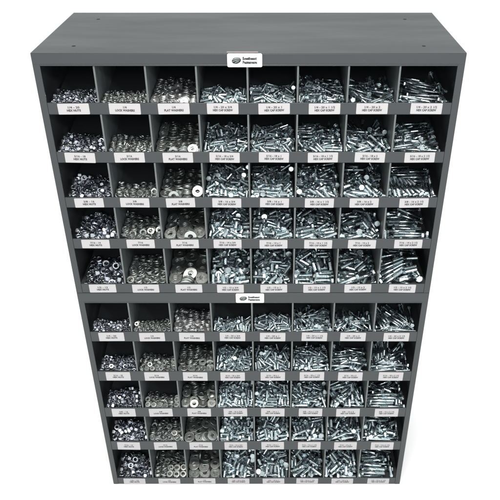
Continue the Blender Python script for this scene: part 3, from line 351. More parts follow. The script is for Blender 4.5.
(0,1,2): (41,[-191,471,78,-83,-46,-18,-87,614,70,-5,-7,57,163,44,-8,12,33,-88,-88,289,56,-81,57,6,192,482,56,32,-93,0,-82,508,68,25,-96,1,-136,232,36,-2,4,-90,91,522,44,-20,4,-74,190,274,36,-11,3,23,-191,259,52,-63,73,-21,99,329,8,10,3,-25,-192,142,25,1,10,-98,-36,81,28,6,-4,68,94,525,58,96,-12,-16,-191,563,89,-98,11,-7,19,301,28,-97,5,-5,-188,52,-5,6,-5,43,60,7,-28,63,-31,31,-7,219,21,-22,96,5,165,584,62,-29,-94,-10,-20,272,40,7,-6,-27,-114,611,80,99,5,8,21,498,49,2,9,62,190,377,47,3,-10,95,68,629,57,-1,-1,61,-78,508,81,-42,-90,3,191,169,16,10,-1,12,96,422,36,85,51,-1,-88,403,71,-3,-1,-99,-190,443,77,25,-13,26,-76,185,47,98,-16,-2,57,130,22,7,-8,72,13,362,64,39,-91,-2,-45,7,-6,70,1,-1,99,222,28,-17,97,10,-73,80,42,7,1,6,-69,280,68,8,-2,41,-180,158,43,0,-10,98,-176,56,18,-98,-5,0,-190,352,63,34,-6,3,158,44,11,13,33,-88,42,29,-24,68,-4,-7,58,55,-18,-71,-11,-21,190,275,22,-10,5,46,-87,125,-15,-35,-55,-27,102,443,13,6,98,9,223,52,-19,68,-16,-68,-54,604,48,-47,87,-4,-42,21,-4,-55,-43,-43,191,379,33,-93,-32,-3,-191,358,50,27,-23,51,53,41,-22,60,-34,25,-190,359,33,25,-25,57,51,130,8,-72,67,7,-38,599,36,-8,-3,90,60,68,-16,-10,71,66,66,625,43,7,99,0,-190,529,72,40,90,7,237,52,-19,63,31,63,94,230,15,-97,-17,-2,188,149,-2,-87,46,5,-118,51,-56,10,-65,21,91,227,0,-66,-73,-8,162,43,-27,-40,-84,-33,49,533,26,-89,-43,6,-20,206,3,9,-3,-43,25,403,22,-2,-1,-29,190,589,49,-98,1,0,-40,80,14,-77,-61,-3,-66,400,56,1,3,64,-86,504,54,45,-88,0,162,87,-7,-90,-22,-10,-46,80,-14,-62,77,6,68,129,-6,-3,98,10,-81,613,57,97,19,8,-181,54,-19,-54,-82,-7,-191,625,52,-7,-5,98,-103,214,10,-88,38,-22,-9,437,38,-3,-1,-95,-85,364,44,93,34,-3,-191,353,9,-34,-86,-34,-190,261,17,61,77,9,-98,134,-13,64,38,6,190,273,8,-2,-11,-96,-43,81,0,1,7,-94,191,485,42,14,5,98,16,299,11,-97,8,-5,90,582,5,-18,-97,-10,-190,439,24,95,25,8,61,640,29,1,-1,-85,190,380,19,-24,-95,-10,-105,146,-10,64,-38,60,-186,524,17,15,-30,71,-186,618,38,2,-8,24,-191,531,58,4,-8,10,-191,454,38,2,-8,-11,-13,554,-1,10,-4,35,19,509,15,0,6,-12,56,351,-15,7,-7,70,167,593,36,-44,-88,-9,192,261,-4,98,11,-1,-190,156,14,10,-2,21,-35,599,23,98,9,9,-190,266,-11,-5,98,5,192,490,26,7,-98,4,5,444,-10,-53,83,9,109,445,0,-83,52,-3,-190,495,11,-82,-44,-23,-36,298,-13,-58,76,24,97,329,-6,-57,81,8,-92,501,41,2,2,98,-88,318,23,-10,98,7,-191,157,0,3,10,-93,-191,423,9,68,71,7,12,390,9,-1,-1,-48,-117,230,-27,10,-3,24,-159,359,-31,1,-7,11,191,600,23,-98,-12,-1,-85,482,13,-2,2,-21,-190,156,-43,-90,40,4,-85,494,27,-2,2,-26,-190,158,-28,-96,20,2,-92,385,20,-93,-31,-4,88,226,-14,10,4,-34,191,495,11,57,-80,-4,-191,157,-14,-71,68,7,-191,262,2,1,-9,52,-45,81,-28,2,6,-86,-15,205,-32,8,6,-60]),
(0,1,3): (0,[47,117,3,-59,-33,72,-123,137,15,-55,-54,47,-221,138,-2,-43,29,40,-78,208,23,33,65,54,98,405,61,-44,36,32,-58,370,55,-35,40,72,57,175,21,-37,-63,58,-100,367,48,-55,22,50,-146,539,75,-59,-59,44,184,473,36,-50,31,39,-225,568,60,-38,44,59,-18,473,67,-67,20,69,-185,273,17,-32,62,62,198,52,-12,-32,32,11,-146,374,50,3,-67,-71,75,87,-14,4,61,12,-35,270,37,-21,63,1,-184,42,-16,-83,10,50,52,595,70,50,-15,-23,183,204,21,-63,8,76,69,278,17,-24,65,3,62,39,-18,-14,75,-25,142,484,39,22,-67,66,183,162,11,72,-35,-57,-115,61,-17,-36,47,43,46,361,32,-45,58,35,176,273,33,10,64,35,-28,62,-10,70,51,-18,-143,215,13,-61,16,-31,-6,244,12,22,39,-43,39,493,50,2,-35,-43,182,122,4,-27,78,-24,-7,334,37,-24,29,43,150,58,-36,-29,43,41,-70,63,-19,60,23,-44,-183,357,17,64,-11,-73,187,577,49,-47,70,-2,-50,180,0,-3,-75,14,223,251,-9,8,12,-88,110,619,26,-61,4,-4,224,450,33,67,37,-34,-182,450,29,64,-6,-74,-182,399,17,-63,-13,73,-184,491,41,23,64,25,-101,493,55,-63,29,18,90,378,4,18,57,60,183,363,15,-32,62,-24,61,526,49,-19,70,-48,61,571,38,-16,54,-56,-182,126,-39,38,65,-47,-18,580,54,56,45,-69,73,202,-26,-34,43,-73,-30,397,27,-19,62,-10,-225,261,5,47,47,-50,60,316,6,-25,59,7,-62,433,27,-14,65,1,-93,289,1,-66,7,58,62,444,29,26,63,26,62,241,-8,-5,58,-17,-54,648,32,-61,-37,67,183,143,-73,-57,39,-62,-17,149,-34,50,48,-48,-100,137,-34,-18,65,0,-174,585,39,-75,25,59,-120,208,-20,70,31,-58,-182,343,-23,39,59,-65,183,325,2,62,-26,-61,149,478,-4,-14,61,58,-156,238,-22,-41,58,3,-50,510,30,-45,40,-42,28,458,-8,-34,51,68,183,148,-28,24,59,58,66,120,-39,19,73,-1,-98,431,-14,-10,75,-62,-155,217,-58,-67,-23,69,190,464,-7,-9,62,55,183,283,-5,-67,-32,64,-65,119,-80,-40,47,71,80,534,8,65,-18,-72,183,219,-17,62,-28,-69,-37,360,7,14,67,27,183,181,-55,27,-60,-22,-224,342,-32,-49,36,42,-81,203,-42,79,24,-53,52,39,-58,-64,-9,65,-180,508,3,-54,30,40,-126,550,11,42,63,-58,23,337,-34,12,72,-31,182,554,12,33,63,17,64,251,-51,65,34,22,208,64,-50,69,27,-5,65,162,-32,-60,14,77,-38,248,-53,-63,21,73,-13,446,-11,-38,48,70,-224,124,-53,46,72,-40,104,320,-30,34,63,-65,-183,426,-15,66,-15,-72,-165,150,-74,34,62,15,-157,282,-45,-4,63,51,182,102,-83,67,-8,-72,-224,516,4,37,67,-54,-89,327,-29,15,68,-35,88,449,-10,-60,15,-12]),
(0,1,4): (2,[-16,327,28,-7,62,10,-22,74,6,-61,45,64,-25,144,20,51,34,49,-168,144,7,-56,-42,70,-148,317,15,15,64,52,173,424,64,-23,61,59,-101,73,-15,35,-57,-73,187,142,20,17,22,27,-214,513,42,70,36,-29,-7,370,47,62,-1,-74,-9,434,62,-11,53,-4,41,540,80,-35,-71,39,-138,250,9,58,24,-63,199,394,38,70,38,-46,183,84,-12,72,51,4,-24,480,61,-13,-72,30,-143,545,51,55,50,-9,140,527,49,60,44,-65,147,67,-11,34,-48,-80,134,160,24,82,-21,-46,-182,397,18,48,65,-51,59,108,-2,28,60,-31,113,557,56,70,-18,-42,-210,197,-8,30,18,-64,36,280,11,19,56,-13,22,54,-30,63,19,-74,-168,55,-32,5,-75,-38,-2,187,18,8,63,-8,12,224,18,8,69,-7,167,194,3,36,-41,-67,137,432,42,-54,50,23,165,112,-40,13,66,43,89,386,20,46,57,-58,21,92,-4,9,-80,-48,169,300,20,39,46,6,-87,404,13,82,19,16,168,415,24,52,53,-64,-164,576,17,-66,-15,65,-166,430,-13,69,-2,-71,-7,454,25,-14,63,-45,-141,206,-21,-34,54,1,176,256,2,29,28,-59,-149,358,-8,71,45,-35,-174,111,-38,-11,75,-46,-39,518,23,20,-50,-73,-5,594,44,-74,23,61,222,322,-1,64,41,-37,-159,616,27,16,69,-2,2,359,1,-11,80,-44,-150,532,7,33,63,17,-161,492,-1,36,62,13,137,54,-49,4,87,30,25,513,27,-68,30,60,-221,332,-35,65,39,-30,163,607,24,-1,71,-21,-2,257,-11,64,-22,-72,-138,169,-46,-40,-72,42,165,520,5,63,-21,-73,10,396,-21,0,71,-18,11,438,-13,31,63,19,30,204,-20,-3,71,-19,67,114,-43,-23,63,5,66,546,10,-54,29,40,165,215,-60,21,65,29,-89,325,-37,-41,46,71,107,311,-38,-37,53,-8,164,429,-14,-41,57,-47,164,471,-6,-65,-20,65,-56,126,-46,-29,71,62,118,240,-13,-39,46,73,164,564,16,54,46,34,12,176,-45,-1,80,-6,-80,78,-49,-58,-27,-6,-115,212,-60,46,49,62,165,387,-23,-66,-18,67,17,273,-48,60,46,-20,-166,255,-24,-55,59,-32,-30,275,-47,30,70,-48,221,79,-88,69,31,-28,165,173,-68,-7,68,-3,33,134,-77,-63,21,74]),
(0,1,5): (10,[135,256,18,-27,60,-40,90,286,44,54,11,-79,-136,305,40,-31,-62,36,-140,458,79,53,31,49,-32,93,1,-39,43,80,-19,143,18,-54,18,65,-120,353,64,-47,57,-42,136,21,0,-65,-19,69,-98,89,5,-58,26,70,136,53,22,-46,52,-50,-179,103,-3,-7,78,-56,134,150,7,-38,55,-34,54,180,4,47,37,71,76,496,50,38,54,-6,-137,396,69,49,51,47,-135,513,83,-75,-14,59,185,312,44,-61,50,18,221,501,63,-47,59,53,-130,229,16,-62,-25,68,-63,458,57,19,58,54,-14,420,48,-77,-37,23,-72,607,65,-41,-58,45,106,526,48,38,60,-2,73,322,40,48,-48,-23,137,633,29,41,64,-57,144,399,20,24,62,60,122,433,19,52,34,-77,-97,134,-32,-38,65,-51,-205,274,-8,-63,7,-8,-96,280,12,-79,31,50,-197,108,-42,55,29,-52,103,296,-10,-61,-23,61,146,67,-19,-10,55,29,-106,522,49,21,58,58,-30,201,-28,-49,-32,76,-100,480,36,39,52,67,-223,241,-54,-1,77,-63,135,373,-25,60,32,67,127,246,-23,62,2,67,-83,267,-28,-50,54,-28,8,387,19,-13,62,53,-107,354,-30,-4,70,-15,-224,455,23,35,55,-61,140,192,-22,-65,-16,56,-78,424,-16,40,61,9,75,69,-32,83,13,-49,-104,195,-64,9,73,-30,136,334,-34,68,8,71,-71,230,-31,-72,24,-53,-58,108,-81,-47,-46,24,136,132,-36,-29,64,-43,134,495,1,-8,65,29,135,413,-18,70,-8,-68,-135,623,27,-66,-18,64,-136,56,-57,24,58,35,41,511,4,-1,-75,56,-135,395,-1,54,-52,-52,-99,518,5,69,10,70,-74,651,33,-39,59,-49,224,210,-58,78,-1,-1,95,197,-64,-63,-23,-73]),
(0,1,6): (7,[-82,131,8,41,62,0,90,375,56,59,46,-63,-84,452,42,-18,66,-43,-73,262,18,-29,-50,60,-120,55,-12,-15,47,-50,0,218,36,-43,47,75,134,153,33,40,71,-17,225,148,19,-53,52,46,-78,615,47,46,55,-42,224,466,55,53,34,-43,124,486,60,58,13,-56,117,627,29,-62,9,-31,73,278,5,-36,57,-8,13,628,28,40,66,-55,99,405,20,14,-73,-35,-97,21,-30,53,-63,-36,115,146,-5,-59,38,17,25,212,-5,45,33,79,-67,307,14,56,-5,-77,128,570,16,-37,51,26,148,139,-28,60,22,-43,-104,382,31,-70,-18,62,-145,116,-39,19,77,-35,106,446,30,0,72,-20,-226,159,13,81,-21,14,199,133,-38,48,-70,47,-97,202,0,57,-44,-68,-88,113,-54,72,37,15,-52,408,14,-44,62,-48,-106,584,18,-47,42,73,-133,556,27,-12,-61,-57,80,219,-27,51,46,-65,86,136,-36,-32,66,45,-109,340,25,-49,-22,81,165,131,-78,-20,59,55,-183,277,-45,73,-20,15,-113,268,-11,43,69,9,184,415,-17,41,65,-55,224,400,-21,64,-42,33,-109,309,-14,-59,-7,70,107,399,-21,-59,-20,-47,8,137,-45,-59,-38,-55,106,60,-60,-33,53,-57,-145,165,-68,-48,40,47,-153,521,5,21,-60,-74,-158,453,-8,71,25,13,-224,360,-27,54,54,-45]),
(0,1,7): (12,[156,329,25,35,-52,26,116,150,15,24,70,60,148,230,36,-75,-13,-44,145,120,13,51,39,-74,-1,320,48,19,-63,28,-67,153,12,-58,37,-48,113,447,56,-73,13,-50,121,352,42,-57,42,-14,-16,452,71,-61,40,-28,62,618,66,-32,-59,55,-100,105,0,14,67,30,41,58,-11,66,-17,-69,-108,262,27,-41,-51,71,-177,340,31,-47,-31,-69,6,295,19,-72,11,-47,106,261,-1,-60,48,-29,-76,356,28,-21,-61,63,38,448,45,40,63,59,98,219,-59,55,44,54,60,543,45,-32,66,8,-113,483,37,56,-47,-22,112,159,-30,39,61,2,-112,102,-44,71,0,60,206,516,4,31,-70,49,-98,282,-28,55,-48,-51,-189,487,58,-64,39,11,20,386,29,6,76,42,13,473,17,-34,-60,63,62,680,39,-48,48,-39,-5,134,-37,-43,-50,15,-109,558,13,-52,41,-32,26,162,-30,-53,-39,30,-58,119,-40,-65,11,70,-250,159,-3,-49,-14,-24,-97,320,-37,-51,-47,48,98,260,-50,69,12,70,-42,182,-67,27,65,24,-108,444,15,40,59,63,-8,349,-30,-51,48,-55,-57,537,9,72,9,-64,-93,395,-20,-69,15,-69,-245,617,47,3,73,-67]),
(0,2,0): (38,[-85,327,26,25,-24,-93,142,386,25,-4,25,-82,-75,279,7,-24,-45,-51,-77,220,6,7,-89,43,-65,171,5,52,-61,47,-178,103,-11,7,-11,-32,-149,299,28,-23,-23,-48,-81,414,38,83,-48,11,-217,156,-20,67,38,-31,78,188,-21,26,42,-34,124,88,-32,61,-40,29,-35,383,28,-58,31,73,164,254,7,-35,-13,-48,-146,248,0,-76,-46,-32,79,347,17,20,-70,65,-84,33,-4,75,43,41,-220,501,21,-5,27,94,150,332,18,-33,53,67,111,34,-17,11,-3,-85,27,340,19,-66,24,-65,-24,82,-29,22,29,91,-125,346,64,-87,-11,6,-216,306,63,45,-79,34,92,287,15,-24,-14,26,-85,85,4,-7,-70,-70,-218,208,13,2,-33,93,152,167,25,-23,27,40,120,152,-2,63,68,-33,33,407,45,10,44,-29,-160,187,4,50,-55,-52,-217,275,40,-20,34,79,-14,299,37,-71,-1,-42,-44,131,7,-59,2,11,-96,252,46,35,18,-81,210,33,6,0,0,86,28,128,-1,-71,-68,-7,-176,32,9,0,-99,-3,25,226,20,-83,-53,-6,-109,482,10,-59,46,-65,67,80,-40,63,-57,-43,217,142,2,-85,-50,-5,-217,391,36,-12,20,83,86,430,4,59,49,-44,-235,105,-31,-29,-65,28,-145,371,40,-37,-80,-35,144,201,-45,-29,22,40,28,269,-10,-97,17,2,-5,209,-23,10,2,-22,-217,266,-6,-20,-34,-79,-218,38,-31,-82,-55,-6,-39,265,-33,-10,82,-54,27,141,-37,-29,94,10,222,84,-15,-52,-52,-47,-118,76,-47,13,-98,-6,-151,149,-58,94,-1,-30,-26,147,-61,-66,24,-65,-112,140,-18,79,-35,-5,80,394,-8,-55,-28,-41,101,262,-36,-31,58,10,-217,329,13,24,14,-47,-142,303,-24,-27,-21,-39,42,22,-46,37,63,-58,-151,433,29,68,68,-15,-87,124,-80,1,-10,98,-55,317,-23,-8,-38,83,-48,19,-46,61,-35,35,97,147,-56,76,48,-18,156,221,-14,-23,-29,-82,33,272,-48,-13,-98,-10,36,337,-34,-91,-38,-4,-146,19,-46,70,0,0,-234,229,-43,69,10,69,-217,391,-7,-24,0,0,4,432,0,52,56,-62,124,345,-33,-17,97,10,-217,449,6,0,96,-24,-180,100,-71,-37,-50,-69,-108,252,-52,10,1,-10,-57,76,-74,-65,-4,56,64,216,-42,34,-36,85,-15,222,-59,10,-2,14,-91,386,-10,53,-45,-55,27,90,-73,37,-68,53,165,137,-63,37,-62,-12,-109,197,-49,32,-68,51,-65,456,-9,-85,50,5,217,19,-46,-35,61,61,218,140,-37,-44,88,9,-149,410,-2,-22,11,51,-217,330,-36,0,10,-98,-14,380,-25,-97,14,1,118,100,-85,1,10,-98,187,80,-75,-14,-62,-57,218,147,-75,6,-8,81,222,481,-4,7,-7,69,134,35,-58,5,7,-85,157,454,-9,-48,-86,-9,218,252,-37,-63,-68,16,217,326,-37,0,-10,98,182,386,-24,7,-8,75,221,284,36,-65,70,19,221,319,1,-72,-67,-7,216,431,39,2,-18,-97,218,358,45,75,64,3,236,213,18,67,22,67]),
(0,2,1): (27,[203,216,30,7,16,-91,131,255,8,5,-8,82,-113,233,14,98,11,5,-203,113,13,-94,28,8,-201,256,33,85,43,-12,130,200,-6,7,62,68,124,48,-24,30,-19,-63,108,125,-19,10,-3,20,-212,39,-10,-19,39,-38,-31,238,28,94,2,-7,188,139,23,10,-1,-18,-20,184,21,92,20,-12,-128,124,17,24,93,6,58,248,33,4,80,-58,-124,238,30,-1,-5,19,198,90,21,1,56,-81,-171,41,3,-7,4,-36,-107,39,2,14,-90,-8,135,255,26,2,-9,95,-52,122,16,10,2,-7,202,38,-2,2,22,-88,-178,178,40,-96,-23,3,60,184,27,5,9,-86,-198,104,28,-94,-30,2,109,123,-2,10,3,-40,-36,48,0,-18,97,11,36,89,3,15,-19,93,-45,206,-10,57,-80,-3,78,56,-38,-18,-66,13,55,208,-3,-40,-90,-9,-117,240,-3,-2,-4,48,-36,51,-17,-9,-98,-10,-195,282,37,23,-93,25,59,288,-7,15,19,-1,-51,126,-1,-98,-11,0,-21,223,15,-27,-12,-56,-178,189,8,-53,83,11,-186,188,26,3,11,-69,36,33,-43,64,33,19,35,97,-12,-61,-74,-11,11,289,-8,58,-77,-22,-128,122,-2,50,82,13,203,40,-30,-98,10,-2,140,54,-32,-89,24,-31,33,102,-29,-5,24,-94,87,177,-30,73,-16,58,-203,116,-4,-4,10,-98,-101,40,-29,-32,-85,12,-127,114,-21,20,-13,-81,10,32,-44,69,22,30,142,171,-29,42,64,-58,197,133,5,-55,82,6,-124,306,-7,-24,23,79,24,176,-30,-46,-42,-72,132,258,-9,-9,-98,-9,-138,39,-40,-29,25,-71,201,211,10,-97,11,1,55,204,14,-89,-41,-4,-20,237,-39,-5,-1,-96,108,128,-36,3,-10,93,-203,305,2,1,9,-96,-202,115,-39,-61,-77,-4,-165,39,-37,-39,2,-91,55,212,-20,4,9,-89,-94,185,-25,7,-3,24,-35,135,-34,-1,11,-98,-38,52,-34,7,8,-63,-172,186,-11,45,-88,-11,-50,332,-16,-11,0,0,203,116,-33,6,8,-94,-126,116,-40,-24,-5,94,-125,257,-24,-21,-96,-7,131,237,-48,1,9,-98,34,101,-49,24,-1,41,204,126,-13,10,-2,-11,203,285,14,9,5,-46,-51,127,-18,-98,-12,0,-129,327,-47,10,0,2,156,123,-51,20,-67,-24,-102,115,-66,1,-24,-4,-80,186,-42,-66,74,5,-53,287,-24,-7,6,62,108,130,-53,-98,-4,-2,203,121,-49,9,-4,9,-203,115,-22,10,-5,81,-199,191,-25,4,11,-61,-126,115,-59,92,26,23,203,290,-3,10,-2,20,-110,39,-44,-29,26,-70,-202,242,-27,81,3,-3,26,160,-52,-46,42,20,135,331,-29,9,5,-48,204,124,-66,0,-10,93,-203,255,-12,-13,55,79,-203,307,-16,7,6,-61,-49,184,-60,7,5,-61,-89,261,-59,6,3,-42,-12,256,-62,5,9,-85,-48,327,-47,6,8,-81,-203,116,-57,-56,-81,-5,-125,192,-61,-59,-77,1,108,133,-70,-90,40,3,-202,39,-54,10,-4,77,-25,131,-53,10,-2,32,69,9,-47,65,26,-26,67,295,-37,10,3,-29,203,204,-15,4,-9,73,-201,313,-32,5,8,-77]),
(0,2,2): (37,[67,279,29,4,-9,92,22,364,24,13,-5,89,55,163,41,6,-96,22,-183,516,43,3,-2,63,62,283,44,-81,56,6,-53,75,1,-94,28,3,62,166,55,-18,-17,-90,65,53,15,-21,0,1,-16,153,33,97,0,0,-63,513,29,49,85,8,183,59,-3,-77,61,6,64,76,20,-15,14,67,47,144,21,-9,19,88,-183,274,23,-87,-44,-8,183,65,42,2,35,-92,62,101,25,-13,-16,-75,-133,168,13,-1,-5,43,-168,179,24,15,98,2,183,361,47,10,0,1,79,552,60,-1,10,80,183,283,45,10,2,-21,-67,537,43,-13,-8,86,184,189,59,32,-93,5,182,465,84,2,11,-97,-56,75,15,-58,80,8,-79,576,55,-10,97,-1,-183,423,58,8,-5,-59,-183,544,59,-19,-97,-3,-47,226,47,-98,-16,-1,-182,178,37,23,96,2,-60,346,59,-71,-69,-3,-81,7,10,55,-44,44,64,276,58,-64,-75,-8,70,400,74,9,-11,88,-183,59,12,-37,-91,-9,-183,296,46,8,15,-87,182,42,41,35,0,0,-133,405,33,-17,-7,96,-183,60,-2,-23,-96,-10,71,610,35,-1,2,-90,-184,395,39,-52,83,-5,70,404,60,-1,14,-97,-54,265,20,3,0,12,88,395,41,-89,41,9,62,36,-56,64,-28,28,63,118,-20,7,-8,73,77,258,10,-94,30,3,62,50,-54,55,-44,44,-127,405,20,35,91,10,-44,84,-12,-86,47,5,179,126,22,-5,4,62,-43,194,-13,1,3,-97,62,22,-60,68,16,-16,-56,257,34,-96,24,1,183,164,46,-1,6,96,-94,385,14,-15,-10,92,-47,265,6,2,2,-85,184,468,54,1,-11,98,181,478,72,-1,98,11,-181,63,-16,10,3,-30,183,245,22,-77,61,6,-173,280,10,9,-15,82,-62,527,14,-52,83,-7,-47,176,-37,10,2,-22,-52,75,-29,-81,-56,-6,75,599,20,-87,-47,0,184,446,35,8,8,-69,68,7,-62,20,-67,67,75,234,-10,-96,20,2,66,117,-35,4,-10,89,-15,520,8,87,45,11,183,59,-32,2,10,-96,-26,407,11,4,-7,43,184,202,-2,7,7,-71,-126,171,-1,0,-5,15,-182,178,-66,0,2,99,-184,515,28,2,3,-83,57,117,-49,-96,22,2,66,475,42,-98,-15,3,-182,61,-32,4,-10,92,56,117,-64,-98,0,0,60,234,-25,8,6,-63,40,358,-28,-8,13,-91,-63,293,-33,8,-16,89,-166,182,-23,26,-95,2,-182,307,-28,8,-17,88,183,143,35,92,-35,2,-180,298,-55,-41,90,9,-183,512,14,3,2,-59,-181,178,-51,61,78,-2,59,491,30,17,-97,-7,162,176,-51,-91,37,4,-184,303,-14,15,-10,52]),
(0,2,3): (1,[-187,160,54,20,59,66,182,250,50,-46,-15,76,113,555,88,31,38,62,162,59,4,-53,43,71,-16,63,4,-56,35,43,-49,184,32,-58,18,60,-41,305,59,40,68,1,56,161,17,-72,11,65,-118,63,12,54,51,-50,182,174,10,41,41,-80,8,377,67,-35,48,31,-10,616,73,-63,-6,60,-103,295,52,-53,30,78,-183,158,9,8,62,-34,32,218,32,-22,75,-37,-64,64,4,43,65,-49,-34,488,80,-6,84,8,-181,55,-11,56,30,-75,-181,477,78,-51,37,-63,108,387,62,17,51,-58,52,630,76,-55,33,74,88,353,38,-51,20,82,-223,345,71,44,45,-54,24,67,-16,9,52,-66,48,123,-10,35,40,4,-47,380,64,20,29,-74,-221,596,70,-28,55,67,86,294,33,11,69,2,157,520,61,47,-68,-54,-169,377,65,-42,40,37,-129,578,86,58,-3,-28,-112,394,73,43,31,-60,222,289,49,8,28,-92,100,52,-16,-79,29,49,177,420,64,51,13,-21,221,63,-17,74,48,-27,87,250,17,72,-33,-59,-185,253,33,-55,33,41,-221,113,-2,-70,56,25,-56,532,59,19,-38,-89,-182,567,82,-26,73,47,-64,191,-9,61,-11,-75,-180,682,61,-18,57,-56,-223,271,4,18,71,-64,222,643,64,38,41,-61,117,474,43,29,70,-43,44,500,48,29,70,-54,-53,462,47,-60,14,76,170,239,-1,-34,58,39,223,389,50,-36,36,60,165,580,67,28,-57,-73,163,355,44,47,33,-35,-135,257,33,-84,-15,7,37,661,38,-23,57,62,-28,282,3,72,16,-42,-180,448,40,36,66,51,-63,694,45,-53,39,-32,-26,587,42,2,83,-17,73,616,28,-19,59,60,62,332,6,-56,-22,54,-90,523,29,66,56,-12,179,178,-43,69,-26,-59,-99,63,-28,-65,19,20,182,316,-36,24,65,26,141,81,-42,26,-61,-66,-98,278,5,-55,41,42,-25,383,4,54,20,-66,183,223,-56,25,65,25,-176,249,-21,43,34,9,-187,107,-37,54,50,-65,179,122,-29,18,76,-9,222,469,36,-36,38,63,-91,399,26,50,10,-18,89,253,-29,52,38,-23,54,403,19,-60,6,75,-200,186,-63,-59,19,48,-182,513,50,-49,46,-54,-56,642,34,-25,61,4,189,355,-1,-57,53,7,14,276,-17,-19,76,50,-21,62,-43,-40,50,76,177,270,-46,69,-10,-70,62,179,-24,-6,76,-52,169,412,-15,-19,59,61,174,577,20,-61,12,-10,-220,366,-25,-53,32,38,134,461,-5,-48,38,32,-177,596,26,8,68,9,89,484,1,75,3,-14,-153,368,-8,63,-7,-46,-181,389,24,12,67,45,-172,66,-89,33,69,-50,-97,284,-41,13,74,-50,-16,245,-51,53,53,-9,180,141,-73,-15,66,-4,-40,124,-75,64,36,13,-38,551,14,-57,30,74,-72,149,-26,50,-46,-54,-136,176,-65,22,72,-43,-182,448,-5,63,-25,-67,-58,345,-30,-59,29,74,58,147,-72,-51,37,74,67,367,-25,-61,25,74,-141,268,-46,-47,41,73,41,496,3,43,63,-58,-126,66,-77,66,48,-14]),
(0,2,4): (6,[14,386,51,34,68,-57,156,599,75,-3,59,45,-164,101,13,62,-32,-64,-130,404,79,-64,25,-25,-64,152,27,8,52,-48,127,40,5,22,58,0,163,179,21,23,54,75,-143,181,41,-58,49,14,-7,212,35,-12,77,2,62,150,21,-7,55,-61,-5,122,-11,-12,77,8,158,289,36,46,48,30,5,610,65,58,35,-72,-162,530,69,54,34,54,97,412,48,-51,47,52,-182,308,57,5,66,-58,-79,309,49,-38,50,69,0,540,57,-24,60,4,56,396,34,16,-72,66,-167,440,68,55,28,-76,-177,222,21,1,-41,-70,-132,65,-33,20,29,-39,159,79,4,-45,45,-67,-164,683,44,-55,41,-57,-33,310,36,-62,34,46,8,23,-17,1,79,2,127,515,52,-43,56,-42,-19,75,-21,-45,-47,62,220,568,74,12,53,-81,139,436,22,11,45,60,-29,477,44,76,-1,-58,149,390,23,83,-8,-44,-177,79,-26,-71,43,30,155,332,8,87,-26,-18,-220,214,-8,-38,44,60,-148,573,62,2,72,-15,219,181,-18,-32,52,68,161,650,59,-28,73,3,-23,656,52,63,7,-74,129,195,-11,-53,23,-21,85,283,-6,44,35,-39,-161,146,-3,64,53,24,-128,424,23,31,53,-69,-23,171,11,-76,32,50,-220,81,-46,13,53,-80,184,438,-9,-40,47,30,162,71,-42,-47,49,-43,144,117,-35,9,40,51,-12,424,19,-48,-25,81,169,533,10,-46,41,32,85,606,26,69,32,-39,119,529,10,45,61,-59,182,292,-12,-45,10,-40,-168,262,-23,-66,-39,22,26,335,-8,-21,71,52,-163,404,-16,-53,-43,54,-162,174,-66,-3,71,-18,-161,600,24,-65,-7,61,-162,298,8,-62,-25,47,-174,441,22,-69,-34,-31,-220,460,25,-53,53,45,46,222,-33,2,82,-16,-1,513,8,63,28,60,216,80,-86,0,62,77,-23,120,-56,-52,3,69,219,328,-33,-35,50,66,20,199,-61,-65,-5,60,164,24,-49,14,68,17,-55,422,-13,68,35,-36,-98,308,-36,6,74,-50,153,192,-62,-34,54,14,-161,219,-55,-26,65,-37,-29,585,21,-34,64,-52,11,150,-71,8,73,-29,47,266,-46,-4,71,-17,-28,322,-10,-21,71,53,-161,548,13,-66,-10,62,-45,75,-69,-60,-45,30]),
(0,2,5): (12,[107,83,8,-56,-34,26,97,486,81,39,-57,5,-141,85,-20,27,64,-14,-103,295,49,34,67,-47,-174,541,48,-34,33,38,126,680,73,1,-78,-10,93,22,30,24,-1,-96,199,109,8,-32,29,77,87,306,60,68,-9,-72,-3,98,10,-52,-34,5,107,428,79,-37,56,12,-83,126,19,-51,44,71,-218,61,-6,30,19,-43,133,602,70,70,-8,-68,-37,530,57,-37,62,-50,-96,679,41,-18,66,-4,134,346,51,-29,49,-46,-187,351,52,58,-22,14,-177,204,-12,-57,55,56,155,111,-17,-45,34,66,93,553,59,-32,-48,47,223,291,39,47,46,-52,-59,456,48,-21,52,-82,-105,443,44,-56,58,53,-44,227,-6,-58,-24,-67,136,280,19,-49,-33,75,-138,356,13,72,-13,-52,222,474,71,24,-64,67,-19,174,-9,4,42,49,-141,285,2,-47,65,-10,-223,513,51,19,72,-63,192,170,0,-34,30,79,-86,634,32,20,66,30,95,446,37,-8,71,-18,-51,295,9,-40,-47,-77,-120,583,21,-9,68,-3,-3,112,-44,10,-64,73,87,400,32,-9,68,-24,90,112,-33,-2,-76,63,133,187,-63,-66,10,-65,-101,359,-25,-8,65,22,-135,129,-46,52,-54,-61,-135,440,-8,70,-15,-57,134,236,-52,43,51,64,128,241,-6,55,-43,-59,42,114,-33,-30,55,65,78,501,3,32,-64,-18,-45,228,-54,72,16,-60,-135,393,-19,-63,-36,67,-100,52,-66,31,-55,-28,133,646,34,-23,63,2,-92,252,-50,-59,-44,66,133,139,-74,-19,65,-2,221,537,11,-54,30,39,144,351,-7,59,31,-73,48,564,17,-35,-63,52,68,406,-15,73,-7,-46,109,383,-22,73,13,-56,-127,89,-84,-64,-31,66,138,301,-39,-28,60,7]),
